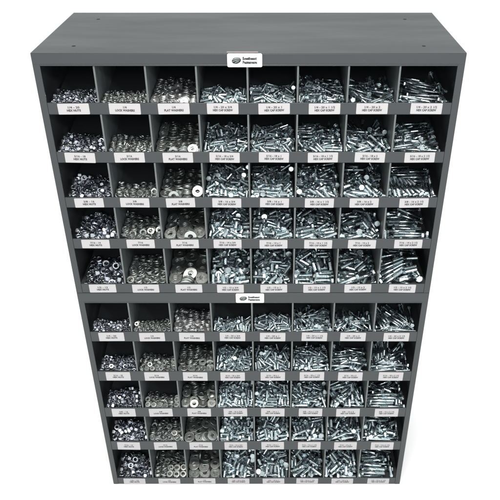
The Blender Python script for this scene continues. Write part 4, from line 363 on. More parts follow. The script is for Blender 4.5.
(0,2,6): (13,[-120,607,87,-74,28,56,-80,463,46,34,-60,31,144,493,50,-40,-30,-84,-137,206,45,-46,58,11,-58,144,44,41,-32,65,-93,363,45,-38,-58,70,-105,22,-8,30,-47,-46,5,129,36,-36,49,77,-95,502,93,-48,-49,53,122,413,78,-39,53,65,-104,55,29,-36,-63,10,116,176,31,58,47,-11,28,176,55,6,-61,-72,74,424,66,52,33,-51,106,350,29,68,3,-68,90,133,14,-60,22,56,181,562,42,-10,81,-55,223,144,-26,63,16,-19,104,398,29,-18,64,7,-123,183,0,-54,-44,13,6,406,39,57,17,-68,-112,555,45,69,3,-31,-105,89,-3,-69,3,64,71,282,3,66,-42,-59,69,647,35,-24,62,3,172,426,-13,62,45,-23,35,130,-5,14,74,-46,-105,56,-40,10,80,10,153,290,-20,68,24,-10,-40,395,5,67,-18,-23,-143,594,23,69,32,-38,-146,416,11,22,66,68,-102,290,-40,-52,-44,45,142,128,-31,-63,11,52,-105,386,6,-55,-44,-67,-51,151,-43,-71,4,49,-218,142,-48,61,35,-35,84,130,-30,58,-49,61,89,122,-77,-63,9,55,84,298,-40,-48,42,73,14,138,-63,73,-5,46,-223,581,72,-15,59,75]),
(0,2,7): (13,[73,564,55,-61,35,-58,169,182,13,0,52,81,-55,416,69,22,-65,-19,-106,171,27,60,41,-27,-195,172,28,-33,-53,-62,90,382,56,61,35,62,246,171,28,39,67,-53,98,168,34,71,-3,26,-6,169,33,62,41,-21,50,166,30,57,44,-22,-56,169,32,-59,24,45,-150,169,39,-31,51,71,94,483,78,-60,36,-57,-96,677,41,-43,-56,45,82,361,17,-58,-38,61,-96,629,33,49,49,53,203,174,-19,76,10,-8,248,173,-18,-61,11,15,9,288,-19,53,45,59,96,460,39,-58,39,-55,-221,208,-8,-19,-70,-67,-172,574,74,-44,-28,-4,-14,163,-16,63,28,71,-95,78,-40,-49,-50,55,96,521,52,4,-69,0,-9,411,6,-45,-59,43,-246,252,38,-35,62,60,-35,205,-13,62,-36,-45,-54,155,-62,-46,50,-49,38,382,-21,58,36,65,-192,416,29,-28,-62,-59,-9,589,22,-42,-56,46,79,340,-30,-40,-58,46,96,244,-51,69,10,69,83,546,14,61,-35,-59,-54,113,-79,21,-66,-20,52,200,-61,-12,-69,10,87,500,11,57,42,57,95,455,-6,69,-11,-69,-246,282,-43,-53,32,38]),
(0,3,0): (33,[233,114,-11,-57,41,-57,55,206,-19,58,-64,11,-124,48,-17,0,0,-85,-211,199,10,7,98,-14,-89,469,53,-76,62,-11,164,295,22,-38,52,18,-57,271,29,-32,-19,-89,-122,189,-1,-53,-33,-37,89,246,13,-86,34,-29,31,42,-26,44,4,88,-124,387,59,10,3,-26,-64,119,12,-45,-88,-9,164,185,-1,-35,52,68,-12,339,32,-24,3,-74,-209,402,39,2,-92,36,-206,307,25,-10,-76,61,-154,104,26,1,-62,-77,99,89,9,68,61,-24,124,44,-9,78,-49,20,111,162,23,-45,-27,83,89,324,28,73,20,24,192,42,13,-14,68,-8,-105,313,56,25,72,-22,-233,121,21,69,10,69,-139,237,45,-70,-19,2,-38,38,17,-70,-2,70,-32,415,89,62,31,-68,-210,39,-1,-99,0,0,18,265,16,-60,43,-66,-47,180,42,50,58,-61,22,122,14,35,93,4,-119,39,27,48,86,0,42,355,80,29,17,-65,74,456,11,-27,60,6,212,235,50,71,-57,24,71,389,30,57,-5,43,189,121,-15,25,-65,-25,-50,120,-33,10,0,-1,-32,425,23,85,-49,15,145,473,20,-27,88,-3,-140,300,-17,-64,-16,52,-97,374,-6,-57,-30,25,-184,375,-1,-22,-30,-82,36,435,7,-60,-27,-73,-208,252,-27,-79,7,-3,-91,481,-1,10,0,2,77,116,-51,-13,46,-84,209,42,-49,0,10,-98,-216,474,-2,-70,-70,-7,-6,380,-22,-29,-94,-10,-57,318,-16,-85,30,-6,138,250,-32,-54,-30,-39,129,194,-62,0,-10,98,137,393,-20,6,8,-77,153,313,-37,9,5,-50,-125,124,-77,-92,-36,-4,-34,197,-16,4,9,-90,66,334,-32,10,-4,34,-211,320,-35,9,6,-56,-133,132,-30,5,9,-84,-228,167,-50,69,-11,-69,-38,43,-49,9,5,-50,-210,102,-61,-59,-34,-36,-210,40,-44,-86,-49,-1,-92,256,-22,43,-69,20,-32,205,-60,8,7,-62,10,272,-45,-62,-76,-8,146,108,-63,69,-11,-69,185,408,53,-3,-27,-93,-41,123,-77,-53,-83,-9,211,206,-59,-44,88,9,216,371,-24,-95,-26,-3,216,460,-5,-26,-95,-10,36,154,-49,-56,-66,-15,233,197,1,55,-44,-55,213,327,56,10,4,-33,-138,433,6,41,-61,-9]),
(0,3,1): (39,[197,239,49,95,-26,8,-113,303,26,6,-6,-25,197,121,-16,17,75,-61,127,290,30,-95,24,-15,-115,216,8,9,-5,49,-25,217,-12,-98,-3,0,71,47,-31,-63,-30,-30,-8,415,36,2,-6,-24,-175,515,44,0,-33,-93,-178,418,24,-5,6,38,-34,246,26,4,-20,-14,109,377,28,-16,-2,-91,-198,48,-32,48,60,-49,198,164,15,-39,81,38,120,426,36,13,17,96,-232,480,47,69,12,69,33,251,19,8,-3,-7,-178,461,40,39,90,-8,-197,63,17,42,-88,17,-96,454,31,-12,0,78,-197,150,13,-77,-61,-6,21,159,17,5,9,-96,-114,130,-17,0,25,-93,112,283,45,83,51,15,-40,253,44,62,74,14,-20,45,-9,0,98,10,-110,46,-9,-52,83,10,-197,256,45,-3,3,87,-197,347,46,5,0,-11,45,280,49,-82,55,-5,22,368,56,-86,49,4,111,38,12,-21,8,-74,199,45,3,-98,-11,-1,110,164,29,-62,72,26,-116,296,44,-6,-6,97,-114,207,25,2,-10,96,103,121,25,-73,-59,-15,16,104,17,24,54,-76,-196,154,37,3,14,-95,-114,222,-11,9,-5,43,-198,330,25,1,4,-97,-107,46,-28,-97,14,2,-42,353,26,-27,-9,-48,109,102,-17,7,6,-25,-19,45,-29,-98,-6,-1,-82,466,12,98,3,9,-25,131,-30,8,6,-60,-113,430,-8,-10,-4,21,-197,99,-17,-96,22,2,-114,136,-35,22,-11,60,-167,504,9,-9,-6,-63,-198,240,28,12,98,-4,190,322,52,96,-18,-7,1,154,-5,2,10,-96,58,350,22,5,11,91,46,268,3,-61,-77,-8,194,170,-8,1,43,-89,184,70,-46,-39,49,60,198,222,-4,-47,76,36,112,209,7,-8,-2,-96,-197,103,-36,6,8,-77,-197,189,-18,2,10,-96,116,325,-6,-74,-66,5,-118,214,-51,6,-8,80,110,186,-45,0,11,98,-107,45,-48,3,-10,95,82,102,-34,1,-99,-8,-198,186,1,-53,-83,-9,-115,142,-54,1,24,-92,-198,276,2,3,1,-24,88,188,-7,7,5,96,-113,227,-29,-78,-61,-7,174,299,18,-6,-4,78,196,356,60,-13,13,19,108,275,-23,39,90,-9,-30,461,5,-3,-16,-23,115,414,0,13,-7,96,173,51,-50,75,-17,14,-46,303,1,17,-2,-87,193,88,-42,60,48,-39,101,273,-58,10,-2,21,-25,217,-31,6,8,-77,17,456,-19,-98,7,1,36,381,-8,12,34,0,13,298,-33,-81,-56,-6,73,28,-54,-15,-68,-68,-121,323,8,73,67,9,-198,254,-37,27,0,0,-17,45,-48,-22,96,10,197,383,71,64,-73,5,-75,290,-35,-98,0,0,-26,376,-17,-37,91,10,195,258,-38,-1,-4,3,-91,217,-70,9,5,-44,110,174,-61,-10,-5,-43,-198,459,-4,-1,-7,-98,12,295,-14,-96,22,2,-198,344,-43,-96,22,2,-70,302,-52,8,-6,60,-114,375,-27,-98,-14,-8,-198,107,-54,-22,-96,-10,-27,130,-49,-61,-78,-8,57,102,-55,-90,-41,-4,111,363,-28,-4,14,-76,-2,134,-87,-96,20,2,28,217,-70,7,8,-74,93,130,-88,-61,-77,-8,-198,169,-61,0,10,-98,-4,132,-68,9,6,-54,101,450,-10,3,14,-42,-197,193,-36,10,0,0,197,192,-11,9,-41,87,197,107,-38,77,0,0,-198,403,-17,42,-90,4,-25,380,-35,-56,81,8,-192,83,-79,10,0,2,-128,337,-12,-61,77,-1,198,390,6,-84,52,5,18,303,-51,5,-9,85,-22,217,-50,-79,-59,-6,86,85,-78,-19,-97,-10,198,32,-54,69,33,-27,198,449,-1,-23,96,10,65,225,-32,67,72,-8,197,274,-19,-2,-4,26,198,386,24,-2,98,10,198,291,0,-4,-2,84,-198,367,6,0,0,-98]),
(0,3,2): (27,[-173,71,-24,-8,-17,96,-14,208,36,-97,-2,-3,-171,207,34,-94,29,-9,-175,350,50,-95,9,-21,172,453,42,-93,31,3,-172,67,4,16,-20,50,6,205,19,-74,63,10,170,72,-10,-96,-19,-1,-93,535,59,7,0,-99,-37,339,48,47,87,11,166,555,66,-1,98,-10,-172,448,52,-8,-15,87,171,341,65,-96,19,2,39,461,68,-2,-4,93,-103,321,56,15,-23,9,172,145,34,-32,92,17,-28,76,11,7,16,-63,-5,358,71,12,98,10,-47,515,81,-1,-6,17,40,85,23,-95,-21,2,-171,207,50,-7,-7,79,71,8,21,-52,-47,-47,-177,349,67,-94,15,-19,123,276,63,0,-15,97,170,84,28,18,2,2,-10,213,55,19,4,-32,-172,68,22,24,11,-68,171,405,49,-85,50,6,-172,189,17,-10,-3,98,-26,71,-7,-75,-62,-4,117,197,-12,3,16,-90,170,205,19,16,4,0,26,468,52,-1,-4,88,172,350,15,53,-84,3,2,70,-29,15,8,-1,38,438,22,6,10,-78,-29,196,-4,6,-18,87,-140,493,36,72,68,5,30,323,27,-3,-98,-11,-173,211,-7,12,-10,-12,-171,313,4,21,2,-61,-92,376,9,-98,3,1,-141,374,-38,10,1,-9,-173,173,-33,-5,-14,82,-15,515,24,-63,-76,-8,-171,70,-41,-75,-62,-18,27,72,-53,-72,66,17,-149,231,-50,-12,-9,98,117,475,-17,-80,57,6,-173,228,-41,-93,-31,-15,-151,369,-8,7,-8,73,-12,339,16,9,-7,73,171,493,35,6,-9,82,-127,72,-73,62,76,13,167,361,53,-82,54,6,30,209,-28,5,97,19,27,300,-22,6,-9,81,-171,85,-65,13,-4,-61,170,338,0,26,-95,4,170,69,-27,-88,43,9,-9,221,-71,-15,97,10,112,202,-65,30,-94,-11,170,339,-15,1,5,98,-31,199,-19,-4,97,19,165,69,-44,-60,76,15,169,206,3,13,-10,74]),
(0,3,3): (7,[30,410,93,58,46,-64,140,64,24,56,46,-52,79,215,52,-33,48,58,-192,170,33,-30,52,77,-139,91,26,1,51,48,179,183,41,-42,-44,75,-33,56,37,-48,27,4,-8,220,37,-50,62,-18,181,398,58,5,84,-26,-168,384,50,-61,39,34,-177,490,58,68,-21,-47,-132,260,55,60,-20,13,178,245,51,66,-13,-66,36,283,51,-5,-39,77,-106,464,31,27,44,-17,-15,489,94,43,15,7,6,50,1,-82,23,47,-217,372,35,72,3,1,217,151,-9,6,-62,77,-81,75,20,-14,71,45,-88,285,19,-37,45,29,82,322,70,-76,-7,47,-218,130,-21,-33,57,61,138,535,101,-22,85,-7,-77,547,78,-61,34,18,77,80,3,67,53,36,218,490,56,41,62,-57,-186,587,32,-40,56,17,93,474,32,48,27,-37,57,528,98,-52,19,74,-103,184,22,-25,81,17,-106,65,-30,18,69,-36,13,173,1,18,51,-56,164,481,62,-58,70,38,172,58,-21,-82,35,35,-172,57,-53,-23,-41,82,-28,398,49,-18,-80,55,124,131,-20,69,-9,-69,150,215,5,-12,73,39,181,336,24,50,55,-5,-169,250,17,-6,76,-62,92,227,0,51,58,-62,-4,311,32,40,76,49,-134,345,15,90,-12,-30,119,327,31,63,15,38,175,419,11,68,47,40,218,68,-44,-65,42,36,-69,503,31,-79,2,45,26,26,-41,-38,54,-40,154,565,20,-65,-23,66,132,581,75,-23,64,2,16,113,-74,74,2,-47,218,320,-32,40,65,-56,-218,293,-16,33,53,-63,-162,145,-67,53,46,35,132,177,-45,67,-44,-42,-58,566,20,18,73,-38,-15,133,-17,-65,3,59,27,496,55,63,41,-24,-176,448,-5,-66,-14,63,-157,543,16,73,15,-54,172,230,-51,-64,-27,66,124,622,32,67,-15,-71,15,401,13,-6,46,-1,102,68,-86,-58,22,45,21,587,25,4,72,-25,57,324,-31,13,66,37,-37,298,-7,-68,42,28,-114,168,-27,-71,44,42,-42,446,-4,-13,66,0,-33,252,-44,-68,-9,71,-67,161,-65,38,65,-50,110,283,-38,-10,66,4,-179,387,-18,-65,-23,66]),
(0,3,4): (9,[-7,334,56,29,60,14,-21,445,82,64,-28,-26,68,166,48,74,7,-11,-166,26,5,23,38,26,-159,287,58,4,63,-10,-47,84,19,-3,69,-26,158,26,10,-33,46,-45,113,70,20,13,67,39,165,298,64,61,40,-67,-148,132,32,80,38,-29,-2,210,46,-27,82,7,78,510,90,29,67,-61,-216,357,34,6,14,-81,-164,527,63,-52,32,37,164,443,72,55,-58,-59,-135,248,22,-13,55,-63,215,482,55,-54,29,40,-17,263,52,-37,79,3,114,190,24,34,50,-47,-44,197,12,59,17,-43,-217,462,50,-57,17,21,110,357,33,-50,31,1,176,288,-13,-29,-80,47,-160,202,-1,-2,73,-9,-110,367,76,40,29,-37,216,190,-4,38,54,-63,4,67,-33,4,71,-34,-5,443,32,70,-44,-55,-218,268,-41,73,20,-16,-11,519,61,-20,68,32,-166,522,11,-32,56,12,-158,151,-18,-26,67,-34,-165,395,38,-82,36,22,-112,88,-41,48,-68,-51,157,335,22,-8,62,57,50,462,23,-66,38,62,109,562,50,60,-50,-61,54,156,-13,26,64,-21,-163,597,27,73,12,-57,162,356,-24,69,-8,-70,-92,513,18,-53,30,-27,-164,60,-48,-82,8,48,217,84,-52,12,60,-77,-123,302,18,52,49,13,-2,380,34,28,64,10,172,470,0,20,73,-40,7,294,-38,68,-12,-70,-143,200,-57,-29,57,18,170,559,19,18,73,-38,111,189,-34,-22,51,-29,26,240,-49,-8,69,-8,-19,152,-24,19,-82,-43,-132,397,-15,-6,63,51,-4,133,-71,-7,69,-6,163,83,-32,-53,33,41,-128,304,-35,-11,62,54,-119,53,-89,11,66,39,12,390,-17,72,-2,-65,156,158,-66,55,51,-65,113,462,0,-31,68,-65]),
(0,3,5): (13,[218,282,65,62,38,-36,-94,250,61,-11,37,-91,-174,504,54,-36,62,37,-134,25,1,-85,0,50,145,170,19,32,39,8,131,120,6,61,-57,-52,-70,519,58,1,65,51,144,522,64,73,10,45,136,24,11,48,-70,-32,60,209,23,28,40,60,42,435,45,5,72,-18,-131,192,31,26,59,39,-131,130,20,-75,-22,58,146,458,31,17,82,-23,127,348,25,50,-46,-60,-131,87,-9,75,-1,-65,39,117,-26,81,-2,49,130,295,19,65,34,54,-62,334,16,0,-51,-18,-106,402,13,-66,36,-43,37,261,6,-68,-16,65,-218,202,-28,-45,25,39,-135,444,-6,-30,58,10,-141,505,9,61,-41,-22,130,515,9,35,63,14,-73,369,-22,71,-5,-67,-219,606,30,75,-14,13,130,570,21,-38,61,-49,-134,52,-48,-18,53,-46,-166,197,-26,82,-19,10,218,113,-49,-62,35,36,-30,113,-46,-71,-16,10,40,234,-50,70,30,-41,126,220,-53,-49,38,32,169,113,-35,1,67,73,58,421,-10,-59,-24,20,-104,155,-42,-47,23,42,155,389,-17,-52,37,73,-130,279,-41,65,-20,-72]),
(0,3,6): (12,[-215,151,-3,65,-10,10,-56,560,20,68,-23,-54,218,349,34,52,-31,39,-9,428,50,-9,79,28,147,226,14,76,37,10,-68,134,13,43,29,-15,-85,26,-4,5,59,5,163,307,37,22,85,-33,101,508,62,-19,69,-38,-60,349,26,-55,37,-38,-48,247,29,61,-33,-33,114,138,31,34,67,-41,-113,423,14,-66,-43,60,102,136,-27,17,65,-14,-102,108,-34,29,-71,-41,41,192,12,-79,14,-1,-61,293,9,37,63,59,96,83,-30,-62,-19,55,183,642,37,-5,77,-62,-101,488,4,-62,-38,66,112,306,2,-15,52,78,130,558,19,76,9,11,-54,266,-43,41,61,7,-101,168,-64,-2,72,-20,-218,435,45,-32,56,65,97,402,-15,-66,-16,64,-90,58,-56,-51,-55,31,91,59,-85,-67,-3,69,154,215,-54,-62,-1,1]),
(0,3,7): (10,[-94,426,36,8,70,11,93,616,31,70,9,69,-40,182,-14,65,-26,-65,87,86,14,-64,29,-66,-13,281,8,-25,66,-25,94,382,47,34,-42,-55,35,232,-5,-68,-10,70,101,451,73,-31,78,-20,1,324,36,15,69,15,24,37,10,-39,56,-44,-240,166,27,-11,-50,-83,-35,82,-35,-69,-10,70,-94,480,47,-57,-40,59,-37,571,26,-18,-68,15,-85,362,4,-49,53,-45,-205,512,94,-35,-68,-51,45,130,-21,31,63,31,-94,462,0,-29,-63,32,93,27,-38,-70,-14,67,-12,323,-32,-66,-23,66,30,518,10,69,-12,-70,-44,220,-52,-54,-43,55,41,267,-42,-54,-43,55,81,121,-73,-55,-42,56,42,170,-62,-69,10,-70,-94,408,-13,-66,-23,67,-94,72,-83,-54,-43,56,-243,254,9,15,84,-49]),
(0,4,0): (31,[230,96,-55,-30,63,-30,152,274,-24,-19,-73,59,206,250,45,15,-26,82,-206,141,-70,-84,51,5,206,178,-12,0,-98,-10,-24,489,4,-76,62,7,-208,508,8,-93,-33,-3,131,364,39,37,60,37,-79,177,-44,74,18,22,118,454,47,-9,98,10,18,30,-25,38,67,-54,-39,249,14,-42,-63,-52,113,209,0,-25,94,-13,38,91,17,-59,45,-51,114,112,9,27,-95,-1,106,279,65,11,-88,-43,60,368,49,25,32,62,-164,117,-25,7,8,-72,46,246,44,75,-15,-37,-36,118,-25,-70,-69,-7,181,90,-3,-36,67,-29,-100,49,-16,-26,-92,7,-120,192,17,96,6,16,-27,335,71,60,1,22,111,25,12,-61,-35,-35,-207,378,31,4,10,-90,-213,201,-7,3,-10,95,16,177,39,6,8,-79,-204,291,12,6,-8,80,-113,333,21,-98,6,1,-128,411,74,0,-10,98,-123,253,-22,50,32,-36,-36,403,46,59,-74,20,84,304,-17,-55,-35,28,46,455,15,21,-66,-29,-224,48,-72,-45,-53,43,157,102,-78,7,8,-77,-31,295,-14,63,1,1,20,185,-10,8,-7,64,-121,419,7,-1,77,-62,181,339,41,-44,54,-44,82,97,-61,69,11,69,37,362,1,73,-53,-30,-124,333,-29,10,3,-26,-207,226,-52,-82,55,6,-210,315,-33,3,10,-93,127,185,-61,10,-3,28,-212,417,-12,3,10,-95,-41,372,-21,4,10,-91,212,190,-60,7,7,-68,-76,95,-80,4,-9,89,-150,26,-73,-59,-34,-36,17,213,-55,5,9,-85,116,443,-6,6,9,-81,206,31,-74,65,38,-32,6,130,-73,-49,85,9,230,282,-22,-44,54,-44,210,387,-18,-65,-74,-8,230,340,41,54,-44,-54,206,412,56,0,-62,-77]),
(0,4,1): (44,[-102,517,39,10,-1,11,-2,403,37,-98,12,1,22,50,-15,-5,-98,-12,193,331,66,4,-10,92,85,361,81,-21,13,47,-193,52,-1,-63,73,17,193,49,-16,-22,96,10,-96,231,40,-80,-57,-14,105,5,9,3,-93,34,96,339,68,-17,18,64,-97,438,67,-88,45,1,53,562,21,17,-9,-58,116,497,58,25,93,-23,-94,48,1,10,-3,-77,99,260,45,0,2,91,-51,318,41,-19,97,11,-12,375,81,83,49,-16,-165,143,27,9,-2,32,-193,369,40,-92,-29,-7,-193,319,40,4,-23,94,-186,278,43,-85,45,11,193,225,64,11,-3,41,-67,138,34,50,84,14,101,408,45,-82,-45,-27,23,145,5,-24,-95,-9,108,96,-5,-70,-70,-8,-100,336,66,-17,-8,70,-192,459,76,-6,7,96,5,49,7,8,9,-72,191,127,39,-35,92,-1,-194,235,45,-81,51,12,9,314,61,12,13,74,17,437,90,-6,-2,-85,107,149,45,14,-9,-78,-100,429,88,2,-3,74,-98,230,62,-97,-9,-12,97,255,67,37,-92,2,-81,133,57,14,-5,-53,10,195,59,-59,-79,-8,-176,162,52,7,-6,70,193,52,7,-96,-22,-2,59,65,28,19,0,97,-96,41,22,11,2,-96,-194,45,19,2,22,-96,-8,487,33,-21,-96,-10,-43,314,-4,10,4,-33,-194,462,31,70,-69,9,-52,320,19,-79,59,7,-194,483,50,-9,1,53,108,192,15,3,-10,95,-99,403,37,8,6,-59,-65,142,13,4,-17,11,94,144,-18,10,0,0,-163,150,6,2,9,-94,193,143,8,9,-11,77,-3,129,-20,7,-7,74,-40,539,22,9,-5,51,-193,110,-37,80,-50,23,53,326,12,12,-20,96,-137,541,22,5,9,-84,194,235,45,-33,-93,-10,-194,167,-12,2,-9,98,49,228,0,5,-10,85,-91,50,-20,68,71,10,31,232,-22,11,-1,3,-102,232,16,-8,-12,94,99,311,20,20,-10,76,193,427,86,10,-3,28,7,216,42,-58,-79,-8,4,239,25,-92,35,4,100,474,26,-12,-3,58,147,228,-1,2,11,-96,194,240,24,9,7,-51,-48,225,-3,-94,29,1,10,393,13,5,9,-84,193,143,-14,-98,1,0,14,468,65,-6,-2,-85,-46,570,7,-74,65,7,-193,204,-49,10,2,-20,193,49,-38,0,-98,-10,99,232,-43,4,-9,90,-72,50,-40,-54,82,-2,-48,325,-24,-64,-74,-8,-5,143,-40,-42,89,9,116,550,2,-23,96,10,94,49,-38,-22,-96,-10,194,337,45,-92,34,4,-103,143,-47,17,3,-96,68,142,-62,9,-5,45,-193,427,15,97,-15,6,-193,50,-49,12,-7,-96,-73,234,-51,-11,-14,94,-73,449,3,4,-10,92,108,446,-20,10,3,-25,-102,147,-23,-84,50,-11,193,431,43,10,-2,22,-30,146,-60,-23,96,9,52,316,-25,-98,-9,-1,-139,346,3,10,-2,18,94,146,-40,8,-6,59,168,300,-29,10,-1,11,-193,264,-1,-5,-1,-48,193,339,1,-20,-96,-10,193,337,23,10,2,-22,193,435,66,10,2,-15,-151,546,2,-37,-91,-10,10,402,-29,-70,-69,-7,-193,194,-29,-37,91,10,-82,424,20,5,-9,84,110,392,2,-95,20,-11,12,404,-7,-97,15,2,-180,364,-37,-97,16,2,-193,459,-17,-45,-87,-9,2,249,-62,-97,14,2,-193,300,-29,9,4,-42,-1,49,-69,-95,23,-8,-167,49,-64,-43,88,-10,98,50,-60,-83,-52,-6,193,146,-36,4,14,-94,-172,146,-84,1,10,-98,-194,270,-57,10,-3,33,-50,140,-83,-1,9,-99,-83,366,-37,8,-7,68,-65,466,-16,-12,-98,-10,99,238,-64,-19,97,10,-142,382,-11,-55,-82,-9,94,50,-82,-15,97,10,194,145,-58,-92,33,5,194,488,11,3,-10,93,-102,241,-36,-88,41,-9,194,243,-19,-34,-92,-11,192,555,34,78,55,-24]),
(0,4,2): (30,[-13,258,27,2,8,-95,-13,415,40,-1,0,99,-166,149,-1,14,11,-52,161,74,9,21,9,-2,-163,375,54,-5,-98,-10,-166,225,8,7,22,-91,-164,75,9,-76,-60,-10,7,142,29,-76,58,19,-7,454,83,16,-3,17,-7,560,75,6,9,-83,141,375,35,16,-14,67,-154,226,45,-96,-22,0,-8,62,-8,-16,-68,-68,-6,44,-14,-55,-43,-43,138,454,49,12,-15,77,-33,9,-43,-52,-47,-47,-156,530,105,-61,77,8,-19,26,-21,68,16,-16,10,575,96,-87,-47,-5,165,506,114,-4,2,-28,165,369,70,-16,95,21,-162,379,72,2,10,-96,2,293,69,-92,-36,-3,153,222,58,9,-6,60,19,141,49,-19,93,27,-142,476,111,8,7,-62,-137,223,61,4,-11,98,10,448,100,13,-10,60,-161,72,27,-88,42,10,164,73,27,19,13,-21,142,222,40,-96,22,3,164,75,-11,24,-93,-22,-165,76,-9,19,-4,30,6,300,52,-76,63,6,0,144,10,-62,72,23,-164,376,36,-96,20,2,164,74,-33,16,-14,86,141,223,22,-37,91,10,164,552,93,-4,3,-20,120,85,-80,-81,-53,-4,-160,528,68,-24,96,10,-7,217,2,8,2,-15,-17,171,-24,-54,-82,-7,165,376,54,-29,92,20,-159,463,8,-40,-87,-25,155,550,55,-79,59,6,150,227,4,9,-6,56,-162,607,67,-96,-22,-2,-165,377,18,7,-7,67,-1,570,59,10,0,-4,-6,229,-68,4,9,-90,10,684,29,10,3,-24,-164,227,-10,-43,86,21,-164,568,22,-98,4,0,-23,149,-46,-4,-99,-9,4,531,15,-96,-22,-2,9,569,41,2,-10,96,-154,527,86,2,10,-97,-160,532,-3,-94,30,3,9,244,-46,-91,-39,-4,164,74,-53,12,-17,94,-164,77,-46,2,10,-96,-12,412,23,1,-1,-73,3,532,-3,-88,45,5,160,210,-72,-64,75,8,162,364,-39,10,1,-7,-162,363,-3,-62,76,8,164,550,37,9,-4,42,156,227,-14,1,10,-98]),
(0,4,3): (10,[-53,227,49,14,55,-69,-176,344,90,20,62,22,82,326,75,-36,3,-75,173,219,63,40,51,-44,125,169,55,-53,42,60,-77,378,59,-50,36,48,-149,63,24,48,74,-38,10,520,104,-26,72,33,-171,289,63,16,-61,0,118,68,34,-59,-20,77,170,31,-4,81,-16,-55,-213,65,14,1,93,-34,30,233,58,-80,-4,30,-85,55,13,84,47,-6,-48,98,-10,-14,11,68,177,560,82,20,71,-36,173,464,62,5,70,-13,29,445,58,63,33,36,-42,549,81,-26,54,64,-174,468,81,47,28,70,-10,391,43,-76,34,48,-211,223,27,28,53,-70,-157,530,117,7,36,-90,15,141,11,-84,28,44,-101,216,11,22,73,-38,146,351,49,-53,-7,32,15,79,-40,-88,-45,-5,84,585,71,-78,11,39,36,197,7,10,71,-22,180,406,32,-74,35,54,-99,575,98,-71,29,26,-155,184,3,23,39,-72,174,131,-14,64,15,-74,42,504,49,-80,-16,46,-177,404,77,71,-1,-68,-213,527,16,-52,33,37,213,348,-22,40,65,-56,76,70,-21,65,42,-35,-212,659,44,66,39,-31,171,253,-18,51,-4,-84,-143,108,-17,21,65,21,-92,545,43,67,-8,-13,175,191,-28,50,-5,-84,100,369,10,28,79,22,177,580,27,27,64,23,107,664,86,-47,73,38,176,642,41,-12,67,-7,-33,342,8,6,53,-66,-82,321,-25,3,73,-53,26,180,-57,41,64,-57,-162,394,-12,-61,-37,67,44,265,-4,28,35,19,-174,342,32,38,54,62,-174,295,-33,6,71,-23,213,71,-80,66,38,-36,-175,437,28,18,63,38,183,481,7,-53,33,74,-54,504,11,47,59,-61,21,375,-16,-50,35,35,66,554,22,-65,-3,60,-113,201,-53,71,26,-46,53,467,3,-7,69,-14,84,71,-81,-51,34,36,91,203,-53,65,39,-31,-45,189,-56,-20,58,62,5,641,40,73,13,-57]),
(0,4,4): (15,[-152,497,106,-40,-22,79,210,540,102,63,-3,-1,-6,82,-17,68,29,-59,-156,162,16,-17,-42,-74,-68,295,52,-51,56,53,108,273,39,49,-33,-68,-27,445,80,-18,48,13,-164,352,38,71,-12,-38,154,485,66,43,-63,50,-7,229,33,53,62,-43,37,333,92,-64,-25,65,138,72,-1,43,37,-81,-162,436,63,-4,42,1,171,209,38,-53,-66,52,-159,84,37,25,64,22,33,254,-7,45,33,15,-127,582,105,46,34,-8,57,594,71,-82,-12,-42,159,330,34,25,64,23,-86,82,-19,-44,48,19,-211,169,-3,-53,32,37,-73,202,13,36,44,-78,-213,542,79,15,75,-61,212,394,47,-53,78,27,146,532,17,-49,39,74,-18,582,57,60,-3,-47,181,194,-55,-44,44,72,74,82,-20,71,24,-54,-116,298,11,-43,71,47,4,690,50,-64,-29,67,72,520,14,18,73,-39,149,685,50,-54,28,48,-211,86,-77,38,66,-53,42,373,43,-62,-42,65,211,524,46,-41,65,55,165,384,-14,21,72,-41,170,85,-78,54,52,-11,-17,497,40,72,-42,-40,16,405,-10,-48,38,32,115,344,-23,-47,41,73,-161,183,-56,15,71,-27,-20,206,-52,-5,68,-8,91,243,-42,-24,71,-65,-167,402,-11,-8,63,54,-54,369,-15,-53,29,25,-157,522,17,49,43,71,-155,589,29,9,65,40,52,86,-77,-45,42,34,-184,697,52,46,60,-60,-156,274,-38,-65,-17,66,211,696,52,-33,52,68,-12,87,-77,-8,-76,62]),
(0,4,5): (15,[120,484,67,58,-39,-58,115,346,25,55,40,-31,-214,264,44,55,42,-41,-129,188,-18,71,0,-69,129,547,77,-20,65,-17,4,335,36,-61,-5,10,-139,341,88,-67,14,62,130,200,12,-69,-11,70,62,337,49,-34,59,66,212,345,38,-62,-2,1,130,143,-2,-33,62,-30,-64,470,107,-41,48,-1,-129,109,-20,44,53,44,128,86,-20,36,58,37,-141,261,74,-1,79,-41,129,611,80,58,-31,-64,-126,34,-31,-48,-48,48,-129,275,4,-4,62,-21,-104,513,86,-8,-69,49,152,443,-1,63,43,-34,-170,549,134,-61,-40,-52,-82,604,90,3,65,47,-85,450,40,62,-7,22,116,116,-70,55,-38,-67,102,181,-57,63,-23,-72,-214,720,57,-53,32,38,23,424,-6,57,-50,15,-125,148,-63,44,52,46,103,586,29,-65,-22,67,-127,327,-27,64,-21,-73,-131,241,-45,-65,-25,66,-32,446,1,-35,-66,65,128,662,44,-15,67,-7,214,443,-2,-54,30,40,127,300,-32,-4,71,-18,-68,678,48,72,-1,-65,-127,594,30,72,0,-65,-117,90,-77,-10,69,-12,-143,428,25,-44,57,62,121,238,-44,-40,59,-52,125,54,-84,0,70,-13]),
